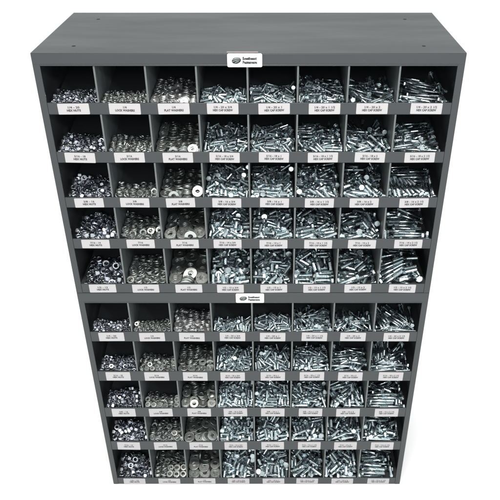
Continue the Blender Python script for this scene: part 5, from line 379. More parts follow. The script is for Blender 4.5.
(0,4,6): (12,[96,537,53,14,77,4,-60,619,95,50,57,-59,-109,332,9,38,-63,-61,148,580,93,57,-1,-42,-93,118,16,-68,-33,39,-38,444,58,19,65,33,153,211,-17,-40,-34,-77,124,325,34,12,65,62,100,392,48,13,62,63,100,131,5,-23,57,-4,-104,27,25,44,26,72,-65,324,73,-35,57,5,-100,207,-12,39,47,34,215,147,-30,53,44,-47,-138,645,41,38,-66,54,-93,274,-36,-58,-36,55,-96,170,-60,71,-3,-66,-99,435,-4,-62,25,73,-70,116,-69,34,58,50,98,327,-27,-11,68,-9,106,649,97,-9,77,43,52,503,11,40,-53,-66,-30,699,52,-45,43,72,30,446,-1,-52,-42,33,-198,654,61,38,61,-54,-97,49,-86,-16,67,-6]),
(0,4,7): (14,[11,333,42,-12,56,-25,90,648,72,72,18,65,69,245,50,-80,29,50,64,180,40,-84,-17,40,171,167,41,26,61,-58,118,420,83,-82,-12,38,108,110,-10,-78,7,-48,-92,350,68,-60,-50,55,-110,89,-3,44,-74,-7,90,588,67,-47,60,-32,-91,496,78,-3,66,10,-97,286,60,-71,-40,54,-100,222,38,-41,-71,41,-104,157,19,-68,-48,52,109,184,-20,-3,72,38,59,107,-73,65,32,41,-76,631,38,-65,1,62,-37,402,41,37,-59,-43,207,271,33,-61,27,42,-146,175,-57,-16,-60,-65,90,370,-18,30,64,20,-25,446,0,-51,-45,46,-239,513,13,-1,77,-63]),
(1,0,0): (16,[200,141,20,31,68,-21,-32,116,-2,18,-17,-83,-95,145,11,-53,28,5,223,56,10,-2,-15,98,-223,261,-14,-47,32,37,58,172,14,6,-29,-18,-76,182,14,22,95,5,-178,91,-9,-8,20,68,112,28,-4,-18,-70,61,-225,134,33,-48,83,18,-229,97,18,-50,-14,-22,109,141,18,-3,-13,91,172,31,-3,13,-10,28,172,93,17,16,0,-35,-176,131,26,5,65,-24,-109,80,18,9,-4,-64,-224,27,-17,5,0,0,-54,16,-11,0,-77,62,5,28,-20,7,4,-49,64,14,-11,-62,-33,-33,108,83,16,80,5,-45,-225,61,8,82,-43,16,-140,30,-23,71,-68,-7,-18,150,23,-39,-81,39,69,108,9,-44,70,-52,162,149,44,-30,-16,66,-181,30,-8,-67,-21,67,-98,27,-11,-62,32,-62,24,117,14,17,-26,-93,17,102,-15,-31,4,68,-126,204,-1,-12,6,52,-54,43,-5,38,67,-54,76,57,6,48,76,1,-54,70,1,67,-39,31,138,60,-15,-65,-13,45,-167,154,-9,1,-15,59,194,197,33,37,-70,-58,227,14,-16,-66,-24,-24,-182,196,3,41,-78,45,140,190,14,-67,72,5,24,170,-7,14,43,41,-36,196,-5,-78,56,-21,-29,76,-38,6,-8,77,-175,276,-39,-15,15,81,119,134,-11,0,-13,79,-127,71,-27,-69,12,-3,-102,108,-7,-31,93,4,53,64,-27,31,14,45,-71,185,-29,-26,54,5,173,100,-10,35,91,16,-225,147,8,8,-22,84,180,45,-26,-54,81,9,227,110,3,-19,43,85,-14,154,-25,23,-6,-87,-66,138,-37,73,25,-42,149,191,-13,3,-11,79,-171,88,-60,8,-13,92,-175,233,-50,81,53,-8,-78,248,-46,-39,59,-48,-225,219,-26,-10,-14,-86,173,157,-6,16,71,-34,225,70,-14,15,-4,7,-225,160,-16,9,-21,84,94,182,-11,45,19,49,-25,124,-71,-54,28,40,-225,70,-47,33,-66,59,195,241,-2,40,76,-5,-176,176,-41,0,-3,91,34,125,-65,-59,-34,-40,-118,167,-34,26,-45,69,118,233,-20,-24,-65,-2,-8,240,-60,-47,-87,-9,22,83,-49,-78,43,-42,144,78,-67,-46,-59,37,94,45,-55,-50,-29,-78,105,86,-28,-97,11,-6,-135,136,-76,11,-2,46,-70,173,-73,-83,54,4,8,155,-63,-35,56,63,85,250,-58,8,7,-64,2,28,-48,-49,-85,-7,-133,121,-41,15,28,-70,123,140,-50,-40,44,17,62,133,-30,22,7,87,-226,160,-69,-5,2,41,9,184,-59,-55,-32,-38,120,208,-67,9,1,-5,-224,196,-47,57,-79,12,-32,77,-67,7,-8,73,228,95,-64,-69,-69,-13,-241,113,-40,67,-21,-66,-123,215,-37,-48,-86,-8,64,215,-24,85,45,-10,168,257,-30,-22,13,-93,-122,250,-58,-48,86,9,-44,213,-54,43,51,64,178,211,-64,-52,84,5,225,299,-33,45,26,-41,-76,113,-45,-60,-15,-48,64,196,-46,-18,16,65,225,265,-40,47,-27,42,-191,125,-61,-11,71,-67,178,111,-35,16,1,-43,225,86,-38,-43,-88,-15,225,203,-7,-16,7,55,241,149,24,-66,-21,67]),
(1,0,1): (16,[-45,29,-5,49,85,9,-102,29,-3,4,-27,49,124,77,10,14,3,-77,-107,127,3,4,-20,44,-157,28,-3,-42,89,-2,182,78,12,-70,-69,-10,92,191,-10,-69,70,8,-16,84,1,17,-9,-1,-74,76,7,3,98,13,30,26,10,-53,79,-1,213,17,14,-81,-56,-7,89,26,12,-70,-68,-14,-147,81,16,88,-34,-31,-214,28,5,10,7,-70,153,16,14,5,13,-94,-214,115,24,-6,-94,-29,-50,146,-6,-11,-13,34,-72,214,-20,58,77,19,164,148,1,58,-74,-22,18,257,-30,86,-47,7,49,174,10,98,6,2,158,288,-30,-3,-7,-98,-17,207,-4,-11,96,-20,-22,29,-12,-16,-4,97,39,90,0,8,86,25,95,29,0,16,0,-31,-15,156,-17,-10,1,31,-5,183,-7,-17,-11,-38,160,235,-24,-29,89,30,49,156,0,73,-66,10,144,204,-4,77,-19,57,71,83,3,25,88,18,-162,92,12,30,-6,94,-100,172,-11,17,-11,-29,94,267,-33,-18,14,83,-214,29,-8,-93,-32,-6,-173,83,2,74,-58,-28,221,84,16,3,46,-10,156,28,-11,13,8,-60,170,182,-19,-10,15,-68,29,29,-7,-18,-23,89,133,153,-19,54,21,-79,-73,79,-6,14,-5,-20,-102,276,-44,-19,14,62,214,29,-11,15,-1,15,-182,79,-9,-56,-76,11,107,85,-10,32,-92,-13,-100,29,-18,7,-27,40,-156,29,-17,5,-12,-13,-162,229,-28,90,25,1,-110,209,-23,-88,41,-14,-154,130,23,94,-4,-8,41,143,-11,-13,98,-11,99,29,-14,-3,-16,97,-108,76,-24,70,-55,-43,97,144,-11,-26,27,79,-12,91,-10,-61,-76,-19,-157,177,-9,62,73,-22,-213,85,-17,6,-15,98,-214,265,-62,7,8,-74,214,132,-1,42,28,-45,-72,52,-27,-1,-2,-88,-8,130,-25,69,-69,12,-47,275,-48,-17,-3,81,96,198,-22,-49,-85,-12,-212,194,-19,29,-5,17,-214,177,-14,29,3,-6,-213,129,18,-88,-35,-10,-63,115,-21,-8,9,98,-34,227,-27,72,68,-1,-125,78,-28,-61,-66,4,155,84,-3,-63,76,8,-102,135,-8,11,-17,7,47,140,-37,-11,0,27,154,28,3,0,-15,97,45,41,-28,-76,53,-10,62,215,-25,34,-72,-33,-156,158,-14,72,-62,16,-214,139,-8,25,-15,50,-158,256,-56,-6,-5,36,158,264,-40,-6,4,39,19,201,-27,69,69,-8,30,28,-23,-87,37,-17,214,166,-8,69,-68,-17,-49,169,-34,-5,-1,-47,-214,28,-22,11,6,-61,107,188,-57,70,-62,24,213,28,3,14,-5,38,107,223,-43,4,98,13,-214,161,-9,-27,-91,-28,101,210,-32,3,13,-98,75,233,-69,-97,-16,-2,101,283,-59,7,-8,74,5,35,-49,-97,11,17,60,85,-26,7,-10,-14,38,164,-30,59,79,-7,-157,84,-37,7,-14,95,167,107,-28,-17,18,-1,-214,86,-31,-97,-6,5,151,183,-37,-17,-96,15,-157,29,-31,-33,92,-1,181,128,-27,12,22,91,215,84,-12,29,7,56,-213,137,7,-1,-95,-29,-92,243,-67,-34,-92,-10,158,286,-58,2,10,-96,-105,161,-36,-1,-12,-81,157,28,-25,-43,-88,-14,2,76,-37,37,90,-16,-105,234,-55,-58,-79,-8,-158,140,-18,72,-62,16,-5,195,-58,2,44,-2,-105,75,-63,-1,-27,90,20,245,-66,5,-9,87,-52,92,-50,-94,-28,-6,-36,28,-40,20,-27,-39,-41,154,-48,-7,-2,18,-19,259,-53,-13,97,-7,159,83,-31,-25,-93,21,-160,185,-38,-56,-81,-10,-54,83,-39,15,-3,7,99,28,-28,16,2,-42,-154,131,-31,-30,-8,-33,0,107,-34,18,96,-17,-52,213,-46,-33,-93,-10,32,217,-48,-6,-9,-74,214,157,-24,69,-68,-17,208,84,-24,23,-19,94,-162,76,-68,-93,31,9,26,125,-53,3,-6,-85,-213,86,-45,12,-11,88,155,228,-55,-93,34,1,-214,29,-36,10,7,-73,-41,198,-63,-49,-85,-9,55,62,-44,-43,88,0,111,112,-24,0,15,-15,214,29,-25,-48,-85,-13,-206,150,-54,-1,14,88,214,255,-29,84,51,-4,130,76,-52,-28,94,14,42,179,-66,-12,18,88,-110,217,-45,-97,15,2,38,193,-58,-20,-9,-27,158,29,-39,-92,-33,-6,214,236,-40,69,70,-5,214,293,-47,-7,0,-9,37,253,-43,76,62,-6,-214,227,-60,-43,84,27,-214,203,-29,7,-28,92]),
(1,0,2): (34,[181,281,33,89,42,-2,199,224,17,-93,33,3,-61,404,21,5,-16,-71,-205,197,63,-18,-30,15,113,415,16,44,-88,8,-61,110,22,96,21,-4,-152,100,37,-49,-85,-13,1,6,-19,68,18,-18,-44,126,30,97,-15,0,-33,187,45,84,51,-4,103,340,37,-94,31,-2,-32,159,37,97,17,-2,-165,328,14,-3,18,79,24,287,41,-70,69,-8,50,136,20,-48,86,13,-172,45,-6,9,-11,60,-122,176,33,11,10,-69,-183,131,31,-47,-86,-13,198,133,7,-20,-96,-2,-43,292,55,-6,10,54,-176,385,47,13,-18,-80,26,310,59,-7,7,47,-36,215,55,-8,-2,-53,115,205,34,-46,87,3,114,293,50,-4,-3,83,198,153,22,-98,9,9,18,57,11,-96,20,-5,-195,45,6,-43,-88,-14,198,45,-10,-61,77,8,112,72,-3,9,6,-64,-125,198,52,13,6,-47,-156,71,42,-35,92,11,-73,45,6,7,-98,-10,59,146,37,10,-11,69,117,187,8,12,98,4,22,246,30,-1,-8,-14,-143,374,36,11,-19,-76,108,57,-19,-61,-77,-10,-66,285,38,-4,0,-93,122,6,-29,-68,15,15,195,311,38,3,-13,-98,-169,377,38,94,22,18,193,347,41,71,-67,12,-105,371,27,-21,4,95,-123,374,32,-15,-16,38,-225,282,32,-46,-53,46,-225,372,35,-27,65,-27,-238,268,30,31,-63,-31,-16,382,25,9,-16,-89,23,57,-14,-76,-62,-14,-198,129,17,8,-12,69,108,146,-8,4,1,-43,-152,206,29,-65,73,11,-201,200,49,30,-18,-92,109,205,22,4,2,-56,13,57,-3,1,-15,77,-77,57,-16,9,-7,89,109,310,12,-11,0,-31,-238,358,31,-11,69,-11,-95,145,2,0,4,-66,-58,215,13,-4,3,-64,14,340,22,-9,0,87,-198,449,-11,-80,58,6,-199,401,-9,-32,92,16,25,252,5,-8,-4,64,38,144,9,-92,-33,-3,198,45,-22,8,-7,62,-151,329,-2,-20,-95,18,100,147,-20,17,97,4,-102,96,-43,-14,-97,-9,12,289,13,-75,65,-8,-76,58,-29,-4,-98,-10,-84,57,-40,-21,-96,-9,-15,141,-28,2,-14,98,198,45,-35,4,9,-89,-78,56,-4,6,9,-52,-3,144,-2,5,13,-88,199,226,5,6,9,-83,198,135,-6,4,-98,-4,-65,338,-27,-6,12,75,118,289,4,46,-87,8,26,343,-4,83,54,1,15,58,-33,10,-4,31,-8,144,-15,-70,-69,-8,198,135,-18,6,8,22,198,225,-8,1,-11,97,-55,439,-9,-6,5,52,-198,451,-24,-5,98,10,-196,219,-19,13,6,-44,35,320,-13,93,-33,6,95,208,-43,-83,53,-8,109,120,-42,1,-12,95,199,405,2,69,70,-2,-194,44,-33,3,14,-98,19,381,4,-6,4,98,198,135,-31,-22,-96,-2,199,329,11,-84,-52,-6,-187,362,-35,-80,58,0,-109,417,-31,8,6,-58,-107,144,-21,-21,-97,-2,18,58,-46,-12,-98,-11,198,45,-48,-61,-77,-8,108,58,-31,-65,73,7,-180,45,-19,14,-1,-14,21,204,-64,-7,14,-98,-63,373,-10,19,-96,10,-2,131,-44,9,-10,80,198,353,-7,-1,3,90,-101,148,-9,-99,7,3,-143,415,4,11,-97,-13,-198,130,5,12,-7,29,-65,295,25,98,-10,-4,110,360,15,98,-2,-3,112,197,-75,9,-9,78,111,179,-52,7,-2,-99,108,296,-28,-85,51,6,198,401,-22,-60,78,8,-62,344,-16,-10,-10,-86,-177,45,-57,8,-12,66,-198,292,-17,2,-7,75,198,225,-21,9,6,-65,-74,316,13,53,-83,-1,15,131,-70,14,-1,21,198,312,-28,-96,23,2,-177,216,-7,10,-10,65,114,271,-20,4,-6,97,-164,212,5,-90,39,5,108,237,-8,-96,22,4,-198,131,-8,14,-3,5,-72,240,2,-81,-57,5,-164,211,17,-90,38,5,-197,131,-72,11,-9,43,-108,139,-49,-90,-40,1,107,404,-21,7,-7,72,2,132,-56,7,12,-78,107,135,-64,1,-7,-40,-72,229,-23,-5,2,-83,-29,46,-61,4,10,-70,108,57,-44,-22,-96,-11,198,135,-43,-64,-75,3]),
(1,0,3): (0,[113,54,21,-44,35,56,-227,57,20,-61,13,12,-112,88,3,-24,43,79,213,58,2,-44,35,36,183,231,23,57,-39,-8,202,127,42,-1,70,62,-161,159,26,-15,-59,78,66,60,-3,74,3,10,-76,141,11,-66,36,27,19,104,1,-71,23,0,-16,179,6,59,20,-17,173,59,-9,-15,53,79,121,174,38,79,3,4,-77,249,-15,-8,76,22,-227,195,20,56,29,-31,-190,197,18,-55,35,34,-153,120,0,21,58,-70,-182,59,-21,-54,55,25,134,61,-6,56,58,-36,17,224,-4,44,42,-27,78,203,1,42,26,-54,-37,105,-5,8,-77,-62,-69,95,-14,-73,34,35,97,80,-4,-44,-38,-42,-1,60,-26,-55,49,50,-83,67,-37,49,35,-20,192,176,23,47,50,-69,-157,269,-20,47,24,-37,47,53,-45,13,96,15,227,152,-43,44,62,-55,-124,97,-29,47,70,-49,29,133,-43,-44,70,-33,33,240,-36,-68,-10,6,-228,72,-14,-16,65,70,-143,17,-30,-72,-41,47,-83,289,-47,40,64,-57,58,278,-49,33,68,-51,116,180,4,4,-59,-79,197,78,-43,13,-75,-54,-212,60,-46,54,55,-53,152,67,-35,-20,53,79,91,295,-45,29,70,-48,-44,133,-52,58,13,-14,-190,176,-18,36,65,-55,-2,259,-53,-44,44,72,-158,120,-65,37,72,-54,207,202,-13,-59,41,45,227,271,-46,52,52,-47,-93,204,-29,-29,69,2,125,227,-20,-38,52,17,-18,17,-60,49,85,9,183,134,-15,-66,10,54,14,60,-58,25,63,-63,-64,38,-65,-21,63,8,-184,225,-44,76,-17,-60,-81,170,-31,-39,58,-20,98,55,-47,-55,33,69,89,132,-27,-59,30,63,-183,263,-52,64,-20,-73,-83,171,-66,30,66,-56,-5,142,-69,-10,61,53,-14,210,-38,25,51,-47,-227,191,-14,37,54,-59,-227,132,-58,-33,55,62,-189,146,-60,-63,9,-2,-121,176,-63,73,5,-1,190,277,-48,53,53,-45,139,193,-38,46,-64,7]),
(1,0,4): (0,[159,230,53,-4,66,-54,34,91,18,19,74,-54,-162,61,-12,-78,9,51,166,35,5,-23,74,7,139,206,37,68,35,25,-35,110,31,-7,-69,-70,-7,229,26,-51,46,70,-139,286,17,-9,74,37,-165,106,-1,45,-42,-70,178,122,23,56,-37,70,-129,193,20,-51,41,-51,137,75,-2,-32,-59,50,-114,126,-4,57,-27,-77,60,157,41,-69,35,9,7,272,23,20,-70,-63,72,146,10,-46,29,-82,-31,82,-5,-42,55,26,-83,67,-28,15,14,-87,-220,311,-15,60,14,-10,-79,220,-6,69,37,-29,4,72,-13,57,37,-65,131,110,-4,5,75,20,-168,222,2,77,-7,-57,26,310,11,-73,12,48,137,44,-20,-27,74,7,225,153,16,-42,40,57,72,350,-21,68,17,-42,132,232,9,-20,59,60,-163,317,-20,40,-52,65,185,294,-7,-82,5,-2,45,74,-24,40,57,-70,-166,223,-44,-65,-14,66,-167,18,-32,68,-26,-64,-129,85,-48,67,26,-67,-4,196,-7,21,69,66,-167,118,-71,-66,-8,72,-122,296,-22,-15,71,67,-32,315,-41,70,-1,-69,166,18,-36,-38,50,-44,93,236,-10,3,69,69,141,312,-20,-68,-24,-1,-166,260,-48,62,-29,-70,11,146,-40,-17,71,0,167,158,-15,-16,69,8,-166,152,-62,-63,-19,68,-166,144,-29,-62,-17,71,217,283,-17,36,47,-70,25,94,-54,-4,77,-12,-24,236,-8,11,74,62,112,69,-38,59,32,-70,-167,186,-47,-62,32,-68,-167,85,-82,67,-3,-72,-29,352,-34,-16,66,-6,144,164,-46,-58,3,-24,168,265,-50,8,68,6,12,60,-54,59,-16,-77,-24,212,-41,-65,21,71,113,178,-38,-22,59,62,188,140,-59,67,39,-37,-53,135,-67,33,70,-44,-23,267,-50,0,69,-3,75,270,-33,44,51,-67,224,80,-42,-53,-28,-34,-21,33,-67,-75,-7,60]),
(1,0,5): (0,[36,253,73,19,71,44,98,50,-10,-27,67,-20,-102,17,-2,-65,-37,56,61,209,47,0,-72,-20,-140,209,39,-60,-35,2,83,329,69,-2,67,42,-227,210,51,72,12,-9,228,180,15,64,-12,12,-52,334,41,68,10,-58,-192,118,-9,-22,50,77,-53,275,45,41,44,-79,-138,118,12,-44,60,52,88,113,27,6,59,-79,-124,359,42,49,31,-63,19,131,30,-6,-78,-60,-49,153,14,-64,51,38,125,163,20,28,60,-66,54,132,26,58,-9,10,-87,170,-2,11,71,-62,77,242,38,-30,-69,8,195,253,-3,10,56,-80,129,324,39,-11,62,-22,-28,408,8,-15,-67,-71,102,85,-4,17,-63,-10,108,17,-22,38,60,38,-226,106,-14,69,14,-14,135,360,40,-69,-17,64,-65,382,4,-62,38,32,80,297,15,-60,-52,31,-160,138,-19,5,-67,-71,196,350,9,-33,-69,-53,227,105,-22,31,47,-69,-123,139,-23,35,-52,73,-25,115,2,-79,21,15,-162,382,7,65,4,12,71,248,-20,45,57,44,161,245,11,-67,-35,-31,126,145,-17,-60,-36,69,100,182,-35,24,-61,-31,-227,292,25,-36,56,60,228,340,-22,-16,-64,-71,-126,383,0,68,4,10,138,216,-30,43,54,43,-80,112,-46,25,-74,-28,-187,325,-4,41,-54,70,-103,266,-26,64,13,74,131,83,-41,64,-19,-69,-94,61,-52,24,59,30,-209,107,-50,-27,64,58,-35,147,-55,-3,76,-56,-228,231,-41,-42,41,55,140,407,8,73,-6,-10,-108,350,-32,14,67,22,96,151,-52,67,-11,-72,138,49,-46,-26,68,-20,104,375,-28,-47,-51,46,-116,18,-63,-63,12,-73,138,82,-76,49,54,43,119,115,-63,-66,-7,73,-138,89,-78,-9,67,-8]),
(1,0,6): (0,[227,136,23,62,-44,35,102,61,1,-68,53,-41,-78,295,45,62,-26,33,125,118,36,-71,42,-26,-59,150,18,53,-50,9,-207,175,24,69,18,-26,63,324,2,-4,65,-67,161,301,40,24,-60,65,-116,149,26,65,-2,-42,-161,291,6,48,40,-52,199,262,29,-76,-20,-28,142,155,-14,-3,75,-50,112,171,28,-58,-25,76,-34,296,27,52,22,-20,-73,29,-28,15,-83,-20,73,98,16,79,40,38,-115,263,5,27,65,-69,-129,109,0,-73,7,-36,-11,251,-9,70,20,-20,35,43,-31,12,74,-1,94,275,-27,-32,56,57,20,172,3,25,63,-69,115,212,-38,-20,-54,-80,160,158,-47,-55,-15,-57,186,368,-10,16,69,-68,-106,196,-53,38,-69,46,-71,192,-52,-56,23,15,-113,316,-27,-65,-4,-20,-227,221,51,-60,36,34,-179,178,-21,54,42,-56,-36,139,-49,72,-7,-1,48,162,-17,-36,65,56,-149,125,-34,65,39,-56,12,229,-38,-18,65,70,-206,137,-65,38,-69,49,-227,259,5,-67,1,-1,-227,243,-30,-57,-36,-40]),
(1,0,7): (6,[-116,283,39,-45,-54,-35,-2,209,17,71,9,35,124,163,26,-63,0,54,55,358,36,14,-65,-65,101,15,6,46,-46,-51,29,203,43,56,46,3,-156,184,13,64,-21,38,252,318,11,0,-70,-70,173,357,15,-16,-63,-71,-33,183,22,6,67,-57,-158,258,38,65,23,2,-192,178,14,69,5,8,97,256,18,51,54,-7,10,306,28,22,-59,-71,220,184,15,42,39,-57,-69,114,-23,53,-46,-50,121,338,-3,-49,33,44,-100,58,-16,59,-40,-50,72,18,-25,-55,51,-47,101,52,-13,-76,16,-60,152,361,-13,-36,-55,-58,-136,362,-15,26,-68,56,-137,272,14,69,12,13,29,231,15,20,71,-36,39,92,-40,3,70,7,187,407,-7,-15,63,73,-100,51,-50,15,66,16,-21,280,-11,-52,-41,-72,-220,168,-63,45,64,-50,253,169,-62,77,-15,10,66,126,-57,-64,-30,65,100,156,-35,-67,-26,65,-253,217,22,-55,13,18,-67,191,-42,73,-24,-31,64,80,-71,-31,63,-30,-253,226,-48,-58,12,15,-252,231,-10,-49,30,41]),
(1,1,0): (26,[-8,175,2,-33,52,68,-76,156,5,-17,-61,-59,101,52,-12,30,70,-63,-214,182,42,86,6,-4,-214,158,19,86,4,-3,-221,86,10,-42,25,43,118,95,6,46,27,29,22,128,5,85,-38,-29,9,98,-25,-28,-4,-94,155,188,38,13,-16,4,-158,129,15,18,-85,-23,-104,93,-9,0,30,-89,164,135,40,14,80,-56,-158,74,20,69,-36,36,24,35,-20,-74,-62,17,-23,218,31,-25,21,-92,156,15,6,33,71,-55,39,211,30,-38,-91,-10,-49,59,-21,-19,6,-45,-218,16,1,67,-39,31,46,145,26,40,-84,-10,-145,183,38,14,77,59,-44,114,9,8,7,-62,220,16,12,0,68,72,-131,29,7,1,-99,-1,166,84,27,31,83,38,112,142,9,-79,14,40,-86,187,11,-61,-16,13,-141,166,-19,-73,-28,-39,-135,254,8,-15,33,91,113,269,-5,-92,-15,26,-221,61,-11,75,-43,24,103,210,21,91,-2,-12,-91,323,-40,10,-2,23,-192,236,24,37,10,-16,85,16,-31,70,0,0,222,48,18,-35,58,62,-75,250,-2,-33,81,-21,51,140,-45,8,-6,60,-202,133,-4,-44,21,36,176,168,2,-92,-30,-19,77,105,-20,-87,24,19,77,299,-32,-50,38,33,15,317,-41,-94,31,3,-198,288,5,79,41,-38,97,169,-6,47,33,-1,161,235,3,-7,-98,-3,-68,36,-46,-22,-95,14,221,96,13,87,-47,1,-112,128,-40,-48,-14,66,171,295,-12,88,-12,-42,-42,233,-9,-8,-45,8,-157,64,-29,3,99,4,-123,68,-60,6,-4,-16,-61,116,-37,31,-64,-20,-15,145,-31,-5,77,-62,-148,205,-18,10,-60,69,49,226,-14,-2,77,-62,176,113,-64,-10,-90,39,-222,97,-42,30,18,-47,-211,262,-12,-37,-21,-80,50,194,-21,-55,29,40,-130,17,-39,-60,-34,-35,-1,29,-45,48,-84,-11,-13,99,-74,-61,18,-14,54,62,-62,10,-2,19,48,139,-79,-71,-69,-7,111,131,-64,68,61,-38,-152,288,-34,26,-90,-18,69,268,-38,-58,-24,-44,-70,183,-36,10,3,-25,156,35,-37,13,-8,91,-222,315,-42,-88,44,5,-77,126,-82,-48,-86,-9,106,216,-47,-58,-49,31,-189,22,-57,-31,-54,-67,-121,243,-44,-15,-61,-58,-222,95,-88,11,2,-13,-190,225,-59,-75,-64,-3,-127,180,-69,-70,69,9,-33,73,-80,58,-50,15,-68,188,-69,7,-7,70,-12,151,-76,-72,68,7,120,72,-93,10,3,-30,-221,197,-10,38,-9,32,-6,229,-47,-49,39,32,3,266,-34,-31,62,60,221,32,-33,-98,0,-1,225,158,21,-5,-74,9,58,221,-62,9,4,-41,-239,33,-55,-44,54,-44,-171,88,-74,-65,22,-69,-239,152,-55,42,-56,-42,-239,229,-43,-26,-65,26,-189,169,-55,-30,-49,-68,136,164,-51,-53,-21,-71,222,98,-20,-2,0,9,222,161,-26,10,-13,60,224,234,-25,-19,97,10,169,123,-18,-37,-28,-72,225,222,6,10,3,-26,222,285,1,-35,-61,-61,221,221,39,-57,-80,-8]),
(1,1,1): (24,[208,165,41,17,-10,46,33,129,16,16,75,-12,-187,110,32,-3,11,12,-174,142,42,10,7,97,49,204,24,39,89,-7,-56,250,19,-37,-90,19,-87,193,28,31,18,92,52,55,-6,29,-1,-54,-5,291,-2,85,-49,2,-119,322,10,-21,5,-66,208,101,17,10,-16,92,-209,33,24,-1,1,33,-202,274,21,3,8,-88,140,94,21,3,5,-38,-162,151,54,51,-84,-1,127,169,37,17,1,91,43,33,-4,-93,17,-13,136,36,-4,5,10,-41,76,122,16,-10,-97,-15,208,34,3,-61,77,12,-10,75,8,17,3,21,-140,32,10,-98,0,3,-65,34,2,-97,1,7,-104,85,33,20,-92,-29,-49,110,5,-38,44,74,-235,164,21,69,13,69,-208,34,8,31,-94,1,-93,166,23,-35,-10,-91,82,302,-25,-10,-3,1,138,259,0,90,-39,8,47,345,-26,96,2,13,107,74,-40,12,-83,-40,127,170,21,-3,-97,-4,-177,289,8,2,-8,98,-77,60,-4,1,-97,-16,194,214,29,-17,-95,-21,-148,237,36,94,19,-5,-144,98,0,15,7,-22,-49,125,11,30,-75,58,-16,184,17,-26,-56,20,-140,34,-5,16,-4,43,19,136,20,33,70,2,208,34,-13,13,7,-44,83,142,6,-71,-67,-9,6,141,23,75,-16,61,-48,169,31,6,77,-6,-14,38,-41,-40,57,57,-32,172,26,77,-7,62,-66,305,-20,-18,-97,-9,195,163,24,10,-17,82,-113,127,14,-9,-92,19,-155,222,26,-21,16,56,4,191,25,-19,74,-28,-209,35,-7,-1,0,-70,-205,317,-2,-32,-93,-8,72,239,0,-22,95,-17,-27,346,-44,-56,-81,-9,-208,89,-4,69,-45,9,-12,80,-6,-76,61,15,141,104,6,3,5,-51,142,49,-20,9,11,-20,-105,147,20,-36,-4,-86,7,142,-20,-5,16,-98,17,285,-20,-14,5,22,-235,226,-7,58,-39,-58,-14,80,-22,17,-2,44,208,102,0,14,14,-51,-112,255,-2,-8,-20,-51,-141,340,-25,54,79,-8,68,200,-2,29,-87,38,-195,142,-16,3,-98,4,-10,23,-47,-65,-26,-26,74,134,-28,-97,14,4,-141,34,-21,-95,-21,0,-180,156,11,36,-91,1,92,323,-49,8,7,-68,133,228,-6,61,-76,14,-208,50,-29,14,8,-43,52,90,-26,-58,76,7,154,49,-38,12,6,21,-142,98,-16,10,13,-63,-97,334,-47,-43,-89,-9,84,25,-54,61,-36,19,-194,262,-15,34,-91,16,146,128,-22,0,6,-81,14,239,-21,-6,14,84,-38,247,-2,-9,17,67,-208,113,-40,13,-9,61,26,305,-53,-86,-47,-5,-83,64,-50,17,-4,60,208,34,-29,6,13,-88,201,229,3,18,-12,52,-137,277,-40,5,-25,-62,142,210,-36,22,94,-22,-150,301,-35,-83,48,-25,206,152,3,-73,-64,-14,-121,220,-8,-17,-18,-28,-80,65,-18,17,-4,60,146,118,-8,4,4,-34,75,205,-51,-3,25,94,56,74,-55,-25,96,1,-81,65,-34,-6,16,-97,53,67,-18,-1,-28,77,-163,174,21,-4,11,7,141,132,-52,4,-3,89,-146,98,-32,7,15,-77,-117,156,-15,-88,42,12,145,208,-52,96,10,0,207,90,-24,4,-22,95,-209,331,-32,5,9,-83,-116,262,-43,-24,-9,64,135,212,-20,-4,96,-23,-54,238,-13,54,80,-19,74,139,-42,-73,-65,-9,-209,331,-47,5,-9,84,-77,23,-53,52,47,-47,-14,80,-38,-2,17,-95,82,148,-8,-31,93,15,142,137,-37,-88,-45,0,146,278,-27,1,-9,98,-69,316,-34,8,4,-54,-209,56,-43,-97,11,3,13,262,-49,20,-2,-8,-191,146,-2,83,-53,-6,81,253,-43,-3,25,95,148,50,-52,42,-88,-14,80,262,-31,-11,22,84,-55,185,-26,27,91,-28,-62,212,-18,-16,-11,-76,60,74,-70,80,59,6,-51,283,-55,-49,-86,-7,209,154,-34,0,-7,-93,-204,262,-49,96,-23,2,-143,34,-37,-21,95,16,-54,250,-44,-81,56,1,8,217,-30,-10,14,71,-141,98,-48,9,13,-66,-120,161,-29,24,-95,-17,-13,80,-55,-87,45,13,6,144,-36,17,1,27,78,231,-48,-24,7,20,208,88,-56,-6,3,63,-59,126,-33,-3,17,-95,-209,328,-17,-84,51,5,198,200,6,-97,-3,-1,-192,248,-26,94,27,-5]),
